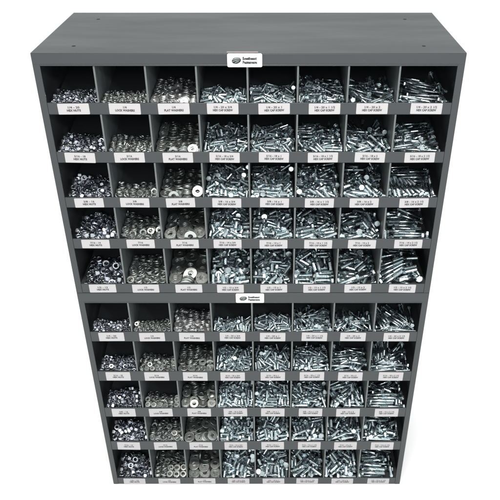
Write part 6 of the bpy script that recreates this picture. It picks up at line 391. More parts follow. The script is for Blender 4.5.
(1,1,2): (33,[-90,147,38,-70,65,-24,7,348,56,90,-26,28,-10,213,58,95,-2,22,-93,322,33,-15,7,70,-90,292,28,-14,-8,-13,58,292,44,77,59,19,-52,53,-6,6,-9,98,-191,312,52,-11,1,30,-3,248,66,94,-11,23,-20,156,26,7,-10,-82,87,474,10,-4,-5,-6,-97,461,23,-5,-3,39,-92,355,38,-15,4,58,-5,417,52,96,10,15,-186,52,-7,-43,89,10,-110,385,59,84,49,-16,53,250,51,61,76,17,14,52,-18,17,92,19,-191,458,40,-15,2,72,12,175,52,89,39,13,-90,156,52,6,-25,-54,-185,344,59,-10,-5,-20,190,102,59,-55,25,37,109,350,71,9,-98,7,190,266,81,-59,-79,-8,-191,262,24,17,0,-52,190,161,70,-61,77,11,86,52,-7,-76,-62,-16,-191,128,49,-70,70,0,-66,51,10,-1,11,-88,-150,25,28,-98,-12,3,88,120,45,1,-16,95,191,51,14,-71,-68,-8,100,211,4,-47,87,4,-93,269,16,-19,-1,42,-19,154,-3,-10,3,98,9,322,54,18,-28,-92,92,315,41,53,82,12,192,373,37,9,13,52,191,53,1,-33,92,11,-49,158,4,97,19,9,-192,447,29,-16,-2,53,191,476,-4,1,-3,-93,191,53,-14,12,1,-12,-87,148,24,-26,1,91,85,153,27,12,-11,54,-7,428,32,9,-21,-87,75,156,-13,-40,-90,-3,-190,325,-1,-15,-11,4,-16,133,-42,-93,31,17,-191,159,-3,-83,53,-2,-75,53,-18,-97,-16,4,100,317,2,88,45,1,86,52,-21,15,4,-88,166,53,-28,10,7,-56,-98,250,7,3,-19,-91,190,164,56,10,6,-38,-191,157,11,9,-4,-37,14,385,17,-8,-9,88,-191,142,37,-83,53,-2,-93,464,-6,9,-5,47,86,155,-28,0,5,-90,99,327,14,-24,96,-6,119,372,25,-6,3,88,-89,372,4,8,0,-2,-191,309,-11,-2,-18,-70,-191,152,24,10,0,-70,72,52,-46,10,8,-77,-130,247,-35,9,-5,63,190,260,37,12,0,20,-157,53,5,7,7,-35,191,168,43,4,-11,97,-191,158,-17,-32,93,4,49,53,-61,-37,-91,-12,191,157,11,12,-2,32,-188,54,-20,-70,70,9,-78,155,-48,18,3,77,190,171,29,-2,12,-98,191,274,54,11,-98,-12,190,271,68,-40,-90,-10,192,371,4,8,5,-52,-84,54,-31,7,-9,98,85,134,35,14,-8,32,-191,414,22,83,-52,15,9,480,-16,8,7,-65,-190,52,-35,-42,89,10,-192,351,9,-15,2,70,-13,228,-67,10,2,-51,-18,242,-36,7,-7,41,-190,158,-31,-1,-10,79,0,415,2,-48,86,-2,-191,383,16,97,15,8,-139,247,-49,-51,-84,-8,-17,139,-55,4,17,-24,25,240,13,-8,98,-6,86,155,-42,-39,91,5,2,381,-14,10,-6,-62,190,52,-42,12,2,-21,191,155,-18,6,-11,93,6,234,-20,3,-9,70,190,155,-3,-44,88,12,-95,200,-19,-9,8,-91,-96,357,-13,8,2,-24,-190,158,-45,-97,18,-5,85,259,-24,-77,61,4,-192,288,-19,-10,-15,-30,-36,285,-4,-12,92,-19,86,156,13,16,-1,-13,-87,155,-59,-97,-3,16,96,432,0,4,-5,-98,-85,53,-45,-5,10,-98,7,120,-91,-76,63,5,-191,427,-13,10,-1,9,191,155,-32,-52,-84,-9]),
(1,1,3): (0,[178,156,46,19,66,-13,153,55,6,55,13,-76,182,119,18,-61,39,-67,-180,79,25,-24,67,54,15,310,64,-21,57,53,-50,68,13,8,44,39,-176,330,93,62,-26,-39,152,257,72,-42,51,66,-226,67,8,-65,19,18,-188,191,54,-21,60,67,198,235,69,-8,70,-70,-225,187,34,-14,60,75,-35,197,52,40,56,-68,-75,241,73,-39,60,58,-129,63,-7,67,35,-23,-57,115,17,-27,50,-27,-113,239,57,-39,61,58,114,125,-6,-58,-4,52,-180,293,61,66,4,-64,102,286,64,-17,71,67,61,235,60,34,43,-27,164,53,-39,10,59,-14,39,208,38,10,59,-61,73,49,-17,10,76,-17,-11,57,-13,80,-29,-11,-74,194,38,63,26,-49,186,364,66,65,19,-22,-71,325,63,-24,81,-10,-179,200,5,-31,23,-70,4,184,41,15,28,-80,-49,372,50,-64,69,-26,-10,411,22,37,-27,-86,64,152,-29,64,13,-22,-112,416,40,-41,68,55,-113,185,16,67,29,-45,57,359,33,-59,46,31,39,167,-1,-52,54,44,20,386,45,-31,56,51,-202,63,-24,55,27,-4,167,237,29,-39,-60,45,-182,383,68,-43,-60,57,-38,91,-59,-31,49,-54,225,362,48,-60,60,37,224,96,-38,-10,51,83,-75,299,24,-7,58,-35,202,328,32,30,54,-48,84,238,25,39,66,-49,-182,340,55,62,-30,-39,-141,110,-42,-27,56,35,-34,166,-31,0,34,-29,165,411,24,72,11,-58,60,20,-43,-43,73,-24,-63,101,-25,25,56,52,35,274,0,-54,-28,27,46,59,-55,9,67,46,-184,239,14,-37,45,-33,181,198,20,14,61,25,-160,147,-17,-27,67,49,180,163,0,17,58,23,186,132,-43,56,53,-53,108,207,-21,-50,36,38,166,154,-72,-48,37,37,-59,46,-66,47,-16,-57,-55,190,0,74,25,-46,-190,136,-47,12,-38,-74,111,321,23,65,-4,25,-63,137,-74,11,68,9,164,309,28,-51,-1,44,-153,333,18,-18,71,41,83,166,-70,-15,66,-7,-78,387,22,72,2,-5,11,167,-41,-61,50,46,-187,45,-63,-86,-5,38,224,245,-8,44,62,-54,54,314,-2,44,58,-5,18,62,-92,-30,53,67,100,127,-59,69,-43,-41,165,246,-30,-54,50,24,-37,230,-36,-17,49,11,-136,352,-24,-7,68,-38,125,254,-52,-56,26,43,225,113,-80,-59,10,17,-145,178,-63,53,-41,-60,-157,449,-9,-36,63,-56,57,394,-22,-18,59,58,-225,151,-69,75,17,-10,-106,259,-12,67,7,-51,-124,62,-72,-32,68,55,98,384,-23,-25,-70,65,-67,419,-16,-23,-71,59,162,325,-15,-4,75,56]),
(1,1,4): (0,[-130,129,20,35,76,-13,167,49,-7,-66,11,70,124,157,29,6,65,-42,-66,227,73,-54,6,-46,-10,146,38,-51,49,68,-191,77,10,69,41,-22,-50,106,28,-54,53,64,172,236,31,-12,-57,-64,-195,354,60,60,36,-44,189,286,28,20,-59,-76,131,116,-1,18,86,5,-59,64,-7,69,-11,-46,222,329,40,-64,41,37,-161,108,-3,36,62,-45,70,96,-5,-14,66,71,37,237,39,-4,-66,-73,32,85,0,-48,50,55,-221,79,-14,39,68,-50,8,232,67,-62,39,50,-125,229,40,-61,-8,77,-89,334,82,-25,77,53,-155,308,61,52,-20,34,141,377,17,79,-12,-38,71,454,-5,64,38,-20,-111,309,55,44,39,-49,124,276,15,51,6,-35,6,425,28,-51,66,53,-45,408,42,3,57,-77,-222,290,22,-11,71,67,222,109,-48,53,72,-36,13,23,-30,-22,88,-10,166,19,-39,47,-28,-72,54,379,14,-59,57,52,92,236,0,-67,1,40,160,456,-8,74,-16,-20,-149,223,5,12,71,-53,-188,202,2,2,96,15,-165,394,20,25,-65,-21,4,282,11,43,41,-64,6,186,-3,-41,58,5,168,280,-9,63,34,-46,180,410,-8,-37,42,32,-32,321,22,-32,59,27,-69,342,40,17,51,-78,161,172,-30,-57,-49,64,-222,279,-18,-61,42,35,-87,247,-14,-71,21,54,-144,78,-44,-42,50,59,-67,80,-60,-48,56,55,53,84,-46,48,56,-2,164,74,-39,-20,66,-41,223,356,-10,12,-66,71,168,143,-61,-27,57,12,24,136,-74,4,72,-14,172,247,-53,69,-26,-35,-26,79,-48,37,66,-50,-76,330,0,70,41,57,-203,434,-13,-2,-76,63,101,306,-35,-57,-30,55,-108,211,-22,-72,21,53,168,190,-65,-28,58,13,173,104,-83,73,12,-58,-21,189,-45,-24,64,-53,-223,79,-57,21,-79,55,-37,62,-93,-27,60,6,-195,255,-43,-15,56,60,-104,78,-46,69,28,-22,-1,228,-31,21,-45,-73,10,390,-22,-60,28,74,-150,107,-82,-24,70,-58,-157,175,-46,4,75,5,-122,400,-18,-6,65,51,-8,279,-31,-65,35,-64,-184,78,-47,52,54,-44,82,211,-41,-56,41,31,26,47,-96,10,65,39,-130,345,1,-42,69,-1]),
(1,1,5): (1,[132,58,28,-2,62,2,-126,259,74,65,-32,-67,101,21,-3,-48,47,-51,-27,102,50,-66,-15,-12,135,154,23,-55,36,-52,-134,156,53,-40,61,67,-68,400,66,-26,66,-9,154,301,48,-64,6,61,145,297,89,-49,-47,-66,80,308,54,-65,2,61,4,295,67,-47,-46,23,-151,114,34,24,-57,78,-140,313,69,-5,63,-35,67,219,43,35,-63,-46,-59,108,24,41,-55,55,108,110,4,53,17,-82,-225,201,26,-51,-50,-49,-6,106,16,-11,-77,61,138,374,44,46,-61,-56,-77,61,-13,52,21,-82,97,195,2,64,-40,-37,-136,73,-18,55,-17,-61,-127,48,-49,-60,33,-68,-127,286,31,-15,-73,-56,226,109,-2,-20,72,63,135,421,28,52,-61,-54,-46,445,28,32,-66,55,104,240,-4,69,1,-68,-183,116,2,-76,46,18,136,329,14,-20,69,3,86,66,-21,37,50,59,145,416,-12,-59,21,18,136,288,5,59,39,66,-106,357,31,-13,65,-72,-183,387,-17,40,63,-56,116,161,-22,4,71,49,-85,240,-38,77,-1,-30,-148,178,-8,57,-22,59,13,369,23,16,69,-68,-172,288,18,-44,-55,-31,-225,174,-14,67,-14,16,17,435,-13,5,73,-27,-135,336,-18,9,-71,69,221,313,-39,39,66,-55,148,83,-48,39,51,0,32,108,-70,-32,51,66,169,99,-82,-49,40,8,-96,288,-2,-65,34,30,-224,110,-80,-30,53,67,-49,422,-14,8,72,-27,-11,220,-40,10,77,-62,-41,262,-1,81,25,-24,-135,20,-76,64,-9,-75,-107,128,-31,2,62,23,89,207,-51,75,23,19,176,346,-29,-22,-58,-75,107,277,-37,-57,17,55,-96,64,-82,-6,67,-5]),
(1,1,6): (5,[115,335,40,-8,62,-46,104,451,-9,-51,48,-54,-104,192,36,32,56,35,104,126,20,-21,69,-30,-105,46,42,15,64,4,132,168,37,53,66,49,-122,149,24,-85,15,48,-105,56,-43,42,-58,-39,-109,352,18,-32,47,-56,-104,269,13,39,-64,-34,-130,90,14,-91,10,39,-103,309,14,69,-13,-69,-170,368,39,-40,69,51,-80,74,-5,41,60,58,136,128,-24,43,43,-75,-89,436,-2,-63,-14,-17,89,131,-19,42,-44,19,159,83,-17,-58,57,14,129,240,29,-77,8,-34,104,373,-25,13,-68,-19,-112,125,-5,-77,-33,44,17,230,4,69,-20,-46,90,325,-23,-62,-18,68,-104,230,15,36,-69,-26,69,199,-11,37,-59,-5,103,412,-16,13,69,7,109,97,-55,62,34,32,44,91,-55,-69,4,61,-106,153,-62,57,49,-11,-141,130,-70,27,71,-41,-100,268,-33,-30,66,-53,-55,19,-49,-34,59,-36,94,277,-34,65,-7,-74,-223,355,42,-42,-70,-50]),
(1,1,7): (8,[-9,275,88,38,62,-62,129,250,40,-75,7,-45,-167,100,50,21,30,-11,130,175,39,37,-49,17,-172,332,40,63,-32,32,-121,337,64,3,62,77,-96,19,-12,54,33,65,-20,57,27,-39,-61,41,139,326,27,47,39,-78,-82,355,55,-54,38,41,211,368,53,-49,-62,-53,-26,394,68,-5,67,70,-97,58,-21,40,-62,-36,-123,109,38,33,-30,88,98,21,-29,54,-50,-49,-81,89,6,-12,68,-8,98,135,-8,27,64,12,131,436,23,-62,28,-17,249,172,-41,61,39,-37,32,117,-31,15,72,1,104,334,-29,54,54,-18,-52,357,29,34,67,-59,29,271,45,24,-67,35,94,324,10,52,-49,7,-165,347,0,2,-70,63,-131,340,25,52,-56,41,105,195,15,-23,-54,73,-169,429,-5,74,-5,-24,3,366,33,62,-54,26,-92,332,14,39,-62,53,-210,363,29,-7,-74,-66,124,270,3,-65,38,-19,55,340,-23,-18,-59,-54,14,82,-40,69,23,58,-96,109,-68,-9,-67,4,-99,208,-41,50,-50,-59,92,128,-70,-36,-56,28,29,305,-26,-33,69,-63]),
(1,2,0): (30,[58,372,-13,23,66,28,165,112,1,-13,-63,9,-152,90,-30,-49,-70,-44,-159,37,-13,-42,-44,54,53,261,22,14,-25,24,10,63,-40,77,0,2,53,178,18,23,-91,-13,-154,142,2,49,83,-22,-92,178,-4,77,-42,43,-56,36,-23,-50,-84,-2,-37,206,24,16,38,89,-27,116,32,-38,24,58,163,151,60,-38,-58,44,-21,85,11,87,17,-2,16,249,47,16,90,24,-220,40,-20,-33,-93,-10,-145,225,52,-85,44,16,121,245,47,56,-75,5,-85,288,24,-5,-9,-88,221,34,18,3,-10,94,-155,154,39,18,-94,22,72,104,31,-26,-90,-12,-218,239,51,0,-10,98,-220,171,36,10,4,-34,108,162,49,10,9,-65,-220,108,-5,-63,76,8,-89,101,-4,4,-5,33,154,34,18,-32,-93,-10,-22,239,63,29,-24,-32,88,36,8,-65,75,3,17,365,-14,-40,-59,48,122,103,0,74,24,57,17,129,-22,31,29,41,197,201,71,30,-63,-23,-82,254,-8,-10,2,17,-17,306,33,65,74,2,26,198,-7,-89,-31,28,59,112,-17,-11,41,-50,111,304,15,7,-31,-27,154,40,-20,-97,-19,-2,218,163,18,-34,-46,-65,-218,178,-1,-45,-88,-9,-217,245,13,5,9,-86,220,110,-5,3,-10,94,-222,109,-44,-70,-69,-7,11,19,-45,-63,31,31,-153,220,-18,81,39,-18,126,171,12,-80,56,8,119,356,-30,6,9,-81,-164,298,-4,4,-9,90,220,40,-20,10,3,-32,-150,74,-90,0,-98,-10,-81,100,-46,7,-7,68,-150,258,27,-54,-79,-19,-152,290,-44,-92,-35,-4,82,39,-30,-71,-69,-3,179,216,23,-1,13,-98,-13,191,-47,49,5,-79,150,209,-37,-24,56,33,-28,135,-63,-12,62,55,-12,264,-11,-97,-15,-2,174,331,8,0,88,-8,-145,136,-60,49,50,49,-88,239,-44,-11,0,-1,-21,265,-50,-89,41,4,55,299,-23,73,58,20,114,164,-30,1,14,-98,98,226,0,46,56,0,-76,105,-84,-16,97,10,-217,36,-59,-49,-85,-9,150,283,-25,-76,-43,46,-49,162,-14,-37,27,85,-200,127,-79,6,8,-78,218,109,-44,4,-9,89,-88,173,-69,-86,-49,-5,102,98,-64,-25,17,69,-158,194,-46,45,78,-36,-217,246,-40,39,-67,54,-43,37,-84,-65,-26,65,32,100,-85,5,9,-85,-90,33,-80,-34,59,-36,39,231,-55,10,1,-39,217,318,-24,-62,0,0,220,205,-42,78,15,-11,219,375,-26,-61,-77,-8,236,217,35,-66,24,-66,147,40,-58,-70,-69,-7,235,300,39,-44,55,-44]),
(1,2,1): (22,[0,282,-36,-16,15,28,31,202,5,25,95,-11,128,92,5,96,-22,3,-68,143,7,-91,32,-12,-124,127,29,87,-42,16,-110,318,-49,-60,78,8,-207,233,8,29,89,5,125,26,-7,56,44,-42,111,196,-1,43,89,-2,-160,250,-13,-9,-97,10,73,112,5,-59,-67,14,5,90,4,-8,-77,-62,-95,241,-13,-91,-35,19,203,112,32,-93,28,3,8,144,24,-13,-6,97,48,39,-13,-43,-88,-13,126,116,18,31,-94,8,202,38,5,16,6,-43,-28,36,13,-87,44,14,-191,35,16,3,-18,97,-203,106,46,-92,-28,-15,-110,37,8,-87,-43,-2,-93,83,1,45,55,-63,-195,315,-50,1,10,-98,-31,38,-4,-87,43,14,-73,95,2,-66,18,-1,-171,112,-3,-4,-24,-33,203,112,14,16,-8,32,30,147,-1,82,-54,9,199,160,18,-61,-32,-29,-195,39,0,-96,16,6,132,77,-10,-8,1,15,-196,39,-19,-7,-97,-18,113,250,-45,-97,20,1,-112,38,-9,19,-1,41,203,39,-13,-95,24,3,-52,189,-17,-29,0,57,54,39,-32,-1,-98,-16,68,116,-29,-80,-55,8,116,271,-59,8,-6,61,-12,256,-41,-8,21,65,128,169,-16,78,-61,3,-203,111,30,-67,-69,-22,133,76,-27,-8,3,44,99,225,-32,5,8,-90,-44,166,-22,17,-24,-95,-112,39,-28,13,14,-44,-104,223,-52,-22,93,25,-203,210,-37,-55,79,18,-30,38,-22,-41,88,19,203,39,-31,14,-8,43,-205,182,-3,93,17,21,-202,134,22,17,17,-87,-152,96,-36,-50,-84,-14,-9,112,-34,-80,-55,-5,200,177,22,14,70,-66,-191,113,-46,15,-11,69,32,184,-25,9,-5,43,57,39,-51,14,-8,61,-127,161,-38,13,-91,37,133,75,-44,-8,0,5,203,113,-4,-2,-18,97,8,108,-56,20,-95,-19,-198,254,-52,-72,63,14,-112,262,-49,21,16,-65,-198,39,-37,-43,-87,-15,-30,202,-56,-78,60,6,-100,38,-48,19,-5,59,68,116,-48,55,-80,-19,-22,39,-42,-63,-74,-9,-129,189,-18,-29,-23,-60,203,112,-23,-6,97,18,-205,159,-15,49,81,-1,131,9,-47,-70,-1,-1,135,154,-50,-1,-2,-52,-201,229,-46,4,-25,92,-69,103,-47,-43,-87,-13,47,192,-59,-24,95,10,31,184,-43,-6,98,10,-31,117,-66,11,16,-55,52,223,-70,-61,-77,-8,130,67,-60,-5,-7,-77,203,39,-49,-61,76,12,135,155,-32,94,-30,2,-191,39,-74,-40,89,18,-108,111,-56,19,4,21,-131,174,-27,-36,-8,-24,-27,223,-69,8,6,-62,46,114,-77,-97,-7,3,126,194,-69,-23,96,1,-201,39,-55,15,11,-42]),
(1,2,2): (22,[-101,432,37,-21,20,91,-133,474,21,-8,-26,-61,-182,179,8,44,89,3,-62,268,52,1,-15,-94,184,320,102,5,-3,70,-182,59,13,11,2,-17,46,408,58,-11,-19,-75,-71,363,57,-20,6,71,-66,294,62,-2,-15,-76,168,193,69,-67,-69,-15,57,145,66,-89,-42,4,-183,314,61,0,-6,56,182,271,111,-35,-92,-5,-71,117,20,-70,68,12,32,165,82,-4,-1,-99,56,286,70,8,-1,-20,180,57,17,-76,61,11,182,140,65,-72,-66,-13,63,33,41,-98,-10,4,-182,213,58,-7,98,15,-182,69,30,11,-3,23,-62,56,11,-76,60,13,-64,179,8,42,88,10,-60,255,40,-12,-8,-21,53,405,20,-1,-2,20,-183,254,42,5,2,-95,173,58,2,11,14,-76,72,147,35,92,-37,-3,32,7,-33,-51,-48,-48,-45,229,34,92,32,1,-60,400,26,-10,-3,49,-183,60,-2,-23,-96,-11,-184,299,16,53,83,7,48,304,29,3,8,-99,176,58,-13,-3,-97,-18,55,50,-24,57,-40,40,-183,395,18,5,96,-23,-184,61,-16,-69,70,8,-7,164,-8,9,-10,-33,-171,177,-33,-52,-84,-11,176,58,-29,0,-18,97,62,22,-31,55,44,-44,172,368,64,6,-1,50,57,36,-28,55,-44,44,169,297,27,5,-4,82,97,147,-20,-97,-16,-10,-65,61,-17,10,-1,11,46,272,9,-38,91,6,-184,295,-37,-93,-31,-10,102,209,-24,-85,49,3,179,58,-44,14,11,-61,52,302,58,0,-8,91,-64,417,-12,-96,21,10,-183,318,-2,-78,59,2,-66,61,-46,10,4,-37,-54,181,-4,-20,96,2,154,241,40,7,-23,89,-184,182,-7,4,1,-98,55,166,50,28,-95,0,-97,392,-24,23,-96,-9,43,148,-12,-68,71,-5,55,65,-22,-16,-68,-68,-65,61,-32,-33,93,10,168,327,45,-87,47,4,159,227,49,-95,15,1,182,352,77,4,-4,91,173,221,-34,-17,96,15,-184,61,-31,6,9,-83,165,210,61,-67,69,15,-135,281,-50,14,-1,-43,50,382,-7,-93,32,3,184,207,-70,7,12,-83,179,224,-48,-95,-24,-4,237,145,-17,8,70,8,-184,303,-21,-69,-70,-12,-63,61,-61,9,6,-54,199,174,14,17,-39,-51,49,311,44,5,7,-96,-184,61,-61,10,-3,31,183,58,-60,18,-4,22,54,317,0,-88,45,0,60,168,21,-31,-94,3,-184,248,27,-69,71,0,-184,390,-35,-50,-85,-9,-183,176,-49,8,9,-75,-62,297,-27,-4,10,-75,62,60,-91,10,2,-23,-180,107,-35,-98,-5,-1,-47,177,-37,-69,70,7,-64,300,4,-1,-98,-5,60,148,-68,-5,-2,-50,-63,177,-66,10,0,3,56,79,-19,70,0,0,170,347,4,4,5,-61,170,432,17,19,-96,15,237,283,18,15,68,15,184,336,89,0,6,-94]),
(1,2,3): (0,[21,179,38,-66,28,68,-13,64,35,70,11,-25,140,64,7,6,-57,-80,92,64,13,-2,79,-59,-195,192,90,57,37,-1,178,215,51,-24,51,72,-92,52,-2,-56,34,74,-52,278,81,-65,-8,61,-136,214,67,-39,26,57,-7,351,104,67,-3,-24,-90,103,22,-71,11,53,-212,101,64,-59,42,46,139,256,43,-4,-57,-80,-71,168,25,25,67,-36,-179,283,110,7,68,17,30,250,68,-53,64,20,-73,371,105,61,30,-70,-175,63,28,-68,39,21,221,203,31,-54,33,43,220,64,-2,42,59,-58,48,63,-4,68,17,-20,149,379,96,33,54,-68,175,100,-3,73,46,-24,-180,23,-9,63,-43,-53,96,221,47,38,-39,68,-57,224,51,-62,55,25,-222,63,26,-75,12,7,104,398,81,25,56,-73,9,299,78,80,-44,-37,4,63,-6,51,48,-51,88,186,9,33,45,-23,195,380,76,-41,60,45,56,374,107,-11,63,65,-144,258,29,19,46,40,-185,415,81,59,40,-60,79,382,43,7,-64,75,-168,317,66,11,-28,-75,-178,223,53,78,14,-10,13,230,16,-81,31,47,223,411,29,48,48,-51,-136,410,82,-19,67,51,222,381,111,-43,47,58,-223,288,55,21,-79,54,39,148,-30,-50,79,-15,-23,191,-15,-29,63,-28,182,149,-26,67,13,71,180,195,-13,-23,69,-10,196,284,3,70,26,-52,43,319,11,-27,65,-46,-83,64,-45,-55,32,37,-147,185,-3,61,33,-56,176,354,17,-81,-26,-8,-87,269,8,5,-59,-79,-222,368,32,-59,-11,-17,60,267,-18,-45,3,86,-92,341,58,78,-29,-54,24,186,-63,71,25,-46,-129,63,-45,68,22,-20,128,64,-40,-53,41,36,-221,169,12,44,81,-31,40,383,67,-20,62,64,-42,268,-43,75,6,-32,-6,393,58,-47,47,45,125,272,2,-49,38,32,-89,184,-61,-52,33,74,-50,339,24,-43,33,60,159,393,48,-31,70,51,183,152,-70,-44,54,-44,-176,66,-46,72,30,-26,-176,487,46,70,24,-47,-39,62,-32,-35,27,57,73,63,-42,14,68,-68,34,347,-28,-52,33,73,96,170,-32,-72,43,30,-65,449,38,44,-57,-4,121,398,25,37,63,-60,-115,66,-89,76,-5,-6,-46,455,-6,-65,-23,66,-130,343,-10,-59,33,39,-183,200,-32,37,-26,-87,26,63,-46,3,72,-68,-223,63,-59,63,64,-29,-71,425,79,-35,54,26,-72,315,-28,71,29,-47,-221,542,12,-62,2,-1,157,63,-76,59,34,-36,182,243,-51,-65,-23,66,-46,408,3,68,-37,-49,182,197,-59,-51,-45,56,221,327,-33,-54,29,40,-70,147,-25,-25,65,-25,-178,340,-7,30,65,-61,-175,510,5,67,37,-33,37,413,26,-52,39,48,-160,404,34,35,56,-71,-126,524,8,-29,54,66,21,533,11,-61,12,56,200,66,-89,67,36,-35,-221,164,-67,77,1,2,-40,533,10,-63,6,55,-221,332,-22,42,66,-49,223,65,-48,20,72,-63,-77,498,47,-64,6,-60]),
(1,2,4): (0,[216,174,54,-50,13,28,-162,50,43,35,63,18,-76,172,69,-15,-64,-72,20,328,89,-57,17,79,-186,166,67,76,-12,-19,98,80,8,43,64,-57,-80,282,70,-68,32,-43,-23,98,14,68,3,-72,90,393,68,63,2,30,170,292,58,-52,38,49,170,192,25,-36,-32,81,180,93,3,-35,67,56,-7,69,-19,61,-48,-57,-60,23,-9,13,-70,-15,-163,126,36,-34,25,-27,139,80,-11,56,36,-37,-96,332,63,-26,-63,46,-220,218,84,56,12,-15,-148,77,4,51,59,-60,18,305,46,48,34,-17,-217,318,93,-41,71,48,-16,144,14,68,1,-72,218,295,51,1,-59,-79,219,80,-17,33,-57,62,-162,395,83,-22,-75,-24,115,228,24,-48,-40,76,54,237,20,-46,-55,67,-38,215,44,-74,29,44,133,311,-2,34,-30,-86,167,487,0,12,73,-33,-220,68,-27,-63,68,24,-14,402,47,-70,42,-39,13,375,76,-18,-42,-7,-164,355,42,-60,27,-47,220,435,40,76,20,-16,-41,337,14,-41,54,71,-166,403,27,1,65,39,-161,216,32,-66,-25,68,72,219,-20,-13,75,63,-126,284,35,-59,49,-27,55,150,-45,53,36,-34,-133,176,21,-38,59,-28,171,421,-12,-60,-21,39,-15,134,-41,-21,51,82,171,223,-23,-34,-47,78,172,351,-28,-55,33,74,-162,52,-52,71,-21,-51,4,305,-38,-43,45,72,181,339,14,-13,76,-60,28,342,-4,37,52,-57,91,419,19,25,-75,-58,4,31,-51,-11,68,-2,12,161,-67,-36,50,75,-68,437,48,-86,49,3,163,150,-71,68,13,71,-152,176,-25,-25,67,-23,-120,223,-12,53,46,57,108,298,-39,32,69,-46,-97,277,-17,-52,58,-33,-5,455,24,72,48,-43,163,106,-65,64,-9,-74,-148,322,14,-53,45,-28,-164,447,4,-29,66,5,-158,131,-30,-24,66,-26,10,510,5,-18,66,-4,-126,313,-31,-17,68,0,-161,354,-22,55,-41,-43,-165,509,6,69,-28,-34,-162,487,46,16,66,30,-160,403,-17,-21,64,-1,-47,139,-74,-56,25,43,163,36,-54,69,21,63,-164,207,-56,-67,-11,71,-164,162,-69,-11,-69,11,163,198,-61,-64,-28,66,-164,85,-85,-53,40,-33]),
(1,2,5): (4,[-99,191,78,45,-58,59,-163,128,39,56,36,5,194,101,29,13,-47,-86,-134,20,11,-55,-47,48,-153,196,38,-52,41,73,81,307,63,-70,-25,42,104,347,74,-38,-45,10,37,88,26,39,52,32,-50,329,64,-68,-30,40,-137,250,42,48,58,-8,7,298,24,57,7,-57,146,252,28,51,-3,-72,81,83,-17,-55,-5,-67,-18,144,46,-37,74,41,-95,64,5,-21,49,-42,223,289,36,13,-51,81,57,221,23,-21,-65,72,222,101,-20,-24,-39,-73,-151,416,87,-8,59,-79,110,395,60,-15,76,-40,-97,443,40,5,67,13,-189,384,81,-70,25,38,-135,123,-10,-8,75,13,-143,328,43,58,35,31,158,93,-23,-54,62,8,222,454,52,45,30,-48,131,211,-9,56,33,71,-133,172,-14,-64,-23,72,108,82,-58,21,-70,-54,92,360,29,47,-35,-79,139,501,5,34,-56,-63,133,261,-32,-45,60,-43,-101,89,-45,27,55,-11,-134,221,-11,-48,48,-36,129,428,32,56,-39,-68,135,166,-20,-65,-24,70,0,176,-33,34,-58,63,120,136,-74,45,59,3,-132,442,-9,27,65,22,-133,402,8,57,-49,-50,-135,68,-89,24,65,26,-134,487,2,-31,-61,28,-134,271,1,-23,66,-5,86,307,-35,-64,-25,65,-221,111,-49,57,35,-37,-133,320,-5,60,-16,-70,-133,366,-21,42,-58,-33,3,445,-3,-64,-1,-3,131,380,-19,47,-45,-73,138,451,-7,9,-66,-39,-133,226,-55,-66,-15,63,-130,275,-44,-53,-42,40,-92,151,-69,24,68,-6,133,222,-56,-66,-15,67,-131,532,10,56,43,53]),
(1,2,6): (6,[-179,120,52,61,-26,50,-105,312,112,51,39,71,146,237,72,-46,34,66,222,177,60,-57,34,39,-52,303,81,55,36,71,90,185,74,58,61,-37,103,49,-24,36,-67,-41,17,162,45,71,5,-48,-134,134,50,-78,20,37,-131,238,31,63,0,34,47,260,39,-18,-65,63,132,139,22,-51,54,57,4,143,-1,54,-40,40,33,308,50,-47,55,5,-108,379,104,-64,6,-67,49,141,6,-72,19,14,158,320,64,69,-43,44,-126,171,-20,-1,62,71,-184,138,-12,-66,-41,-41,113,137,-28,4,61,-35,103,440,64,-62,-27,71,141,286,-11,69,-1,15,-37,208,6,-50,43,43,-102,452,40,-66,-27,65,-70,353,83,72,26,-62,-10,109,-80,-30,67,-55,-87,75,-86,-21,69,-43,171,421,13,-52,45,52,-101,113,-11,-33,71,41,-97,397,-16,14,73,-39,176,257,-47,75,16,-26,222,142,-47,59,38,-39,61,346,-30,24,72,-44,-104,284,-41,-64,19,73,-103,382,28,-72,-30,51,107,94,-81,-1,73,-34,84,487,24,-65,-22,-44,-76,443,-8,-57,-29,20,-223,378,58,-11,-51,-83,-102,23,-69,-15,-75,11]),
(1,2,7): (8,[80,325,52,5,66,-16,-124,318,52,6,55,-55,96,24,-14,-67,20,-67,-31,293,82,9,-75,-48,-96,179,60,30,-70,-34,96,130,49,11,70,12,-42,87,40,-26,-63,28,-53,74,-2,10,-68,-8,5,203,58,23,-68,-34,-96,60,-43,-53,-43,58,223,221,0,77,6,-12,178,224,-22,-31,62,59,33,443,25,2,-78,16,-61,306,24,-80,-8,56,-96,161,16,42,55,45,102,203,0,35,43,55,80,327,4,-1,56,46,11,333,-5,67,42,-59,244,334,-17,-35,51,64,-53,118,9,40,-57,-39,-51,247,9,-67,-2,-72,83,148,-70,-65,25,-67,-90,103,-33,-25,-65,28,-32,206,-6,33,-73,-14,-75,328,-32,62,-40,-21,101,412,-15,44,-63,59,-96,147,-26,42,55,45,6,108,-78,-69,13,-70,-246,225,-55,66,39,-31,-44,67,-89,20,-66,-24,-247,345,14,-36,-51,-64]),
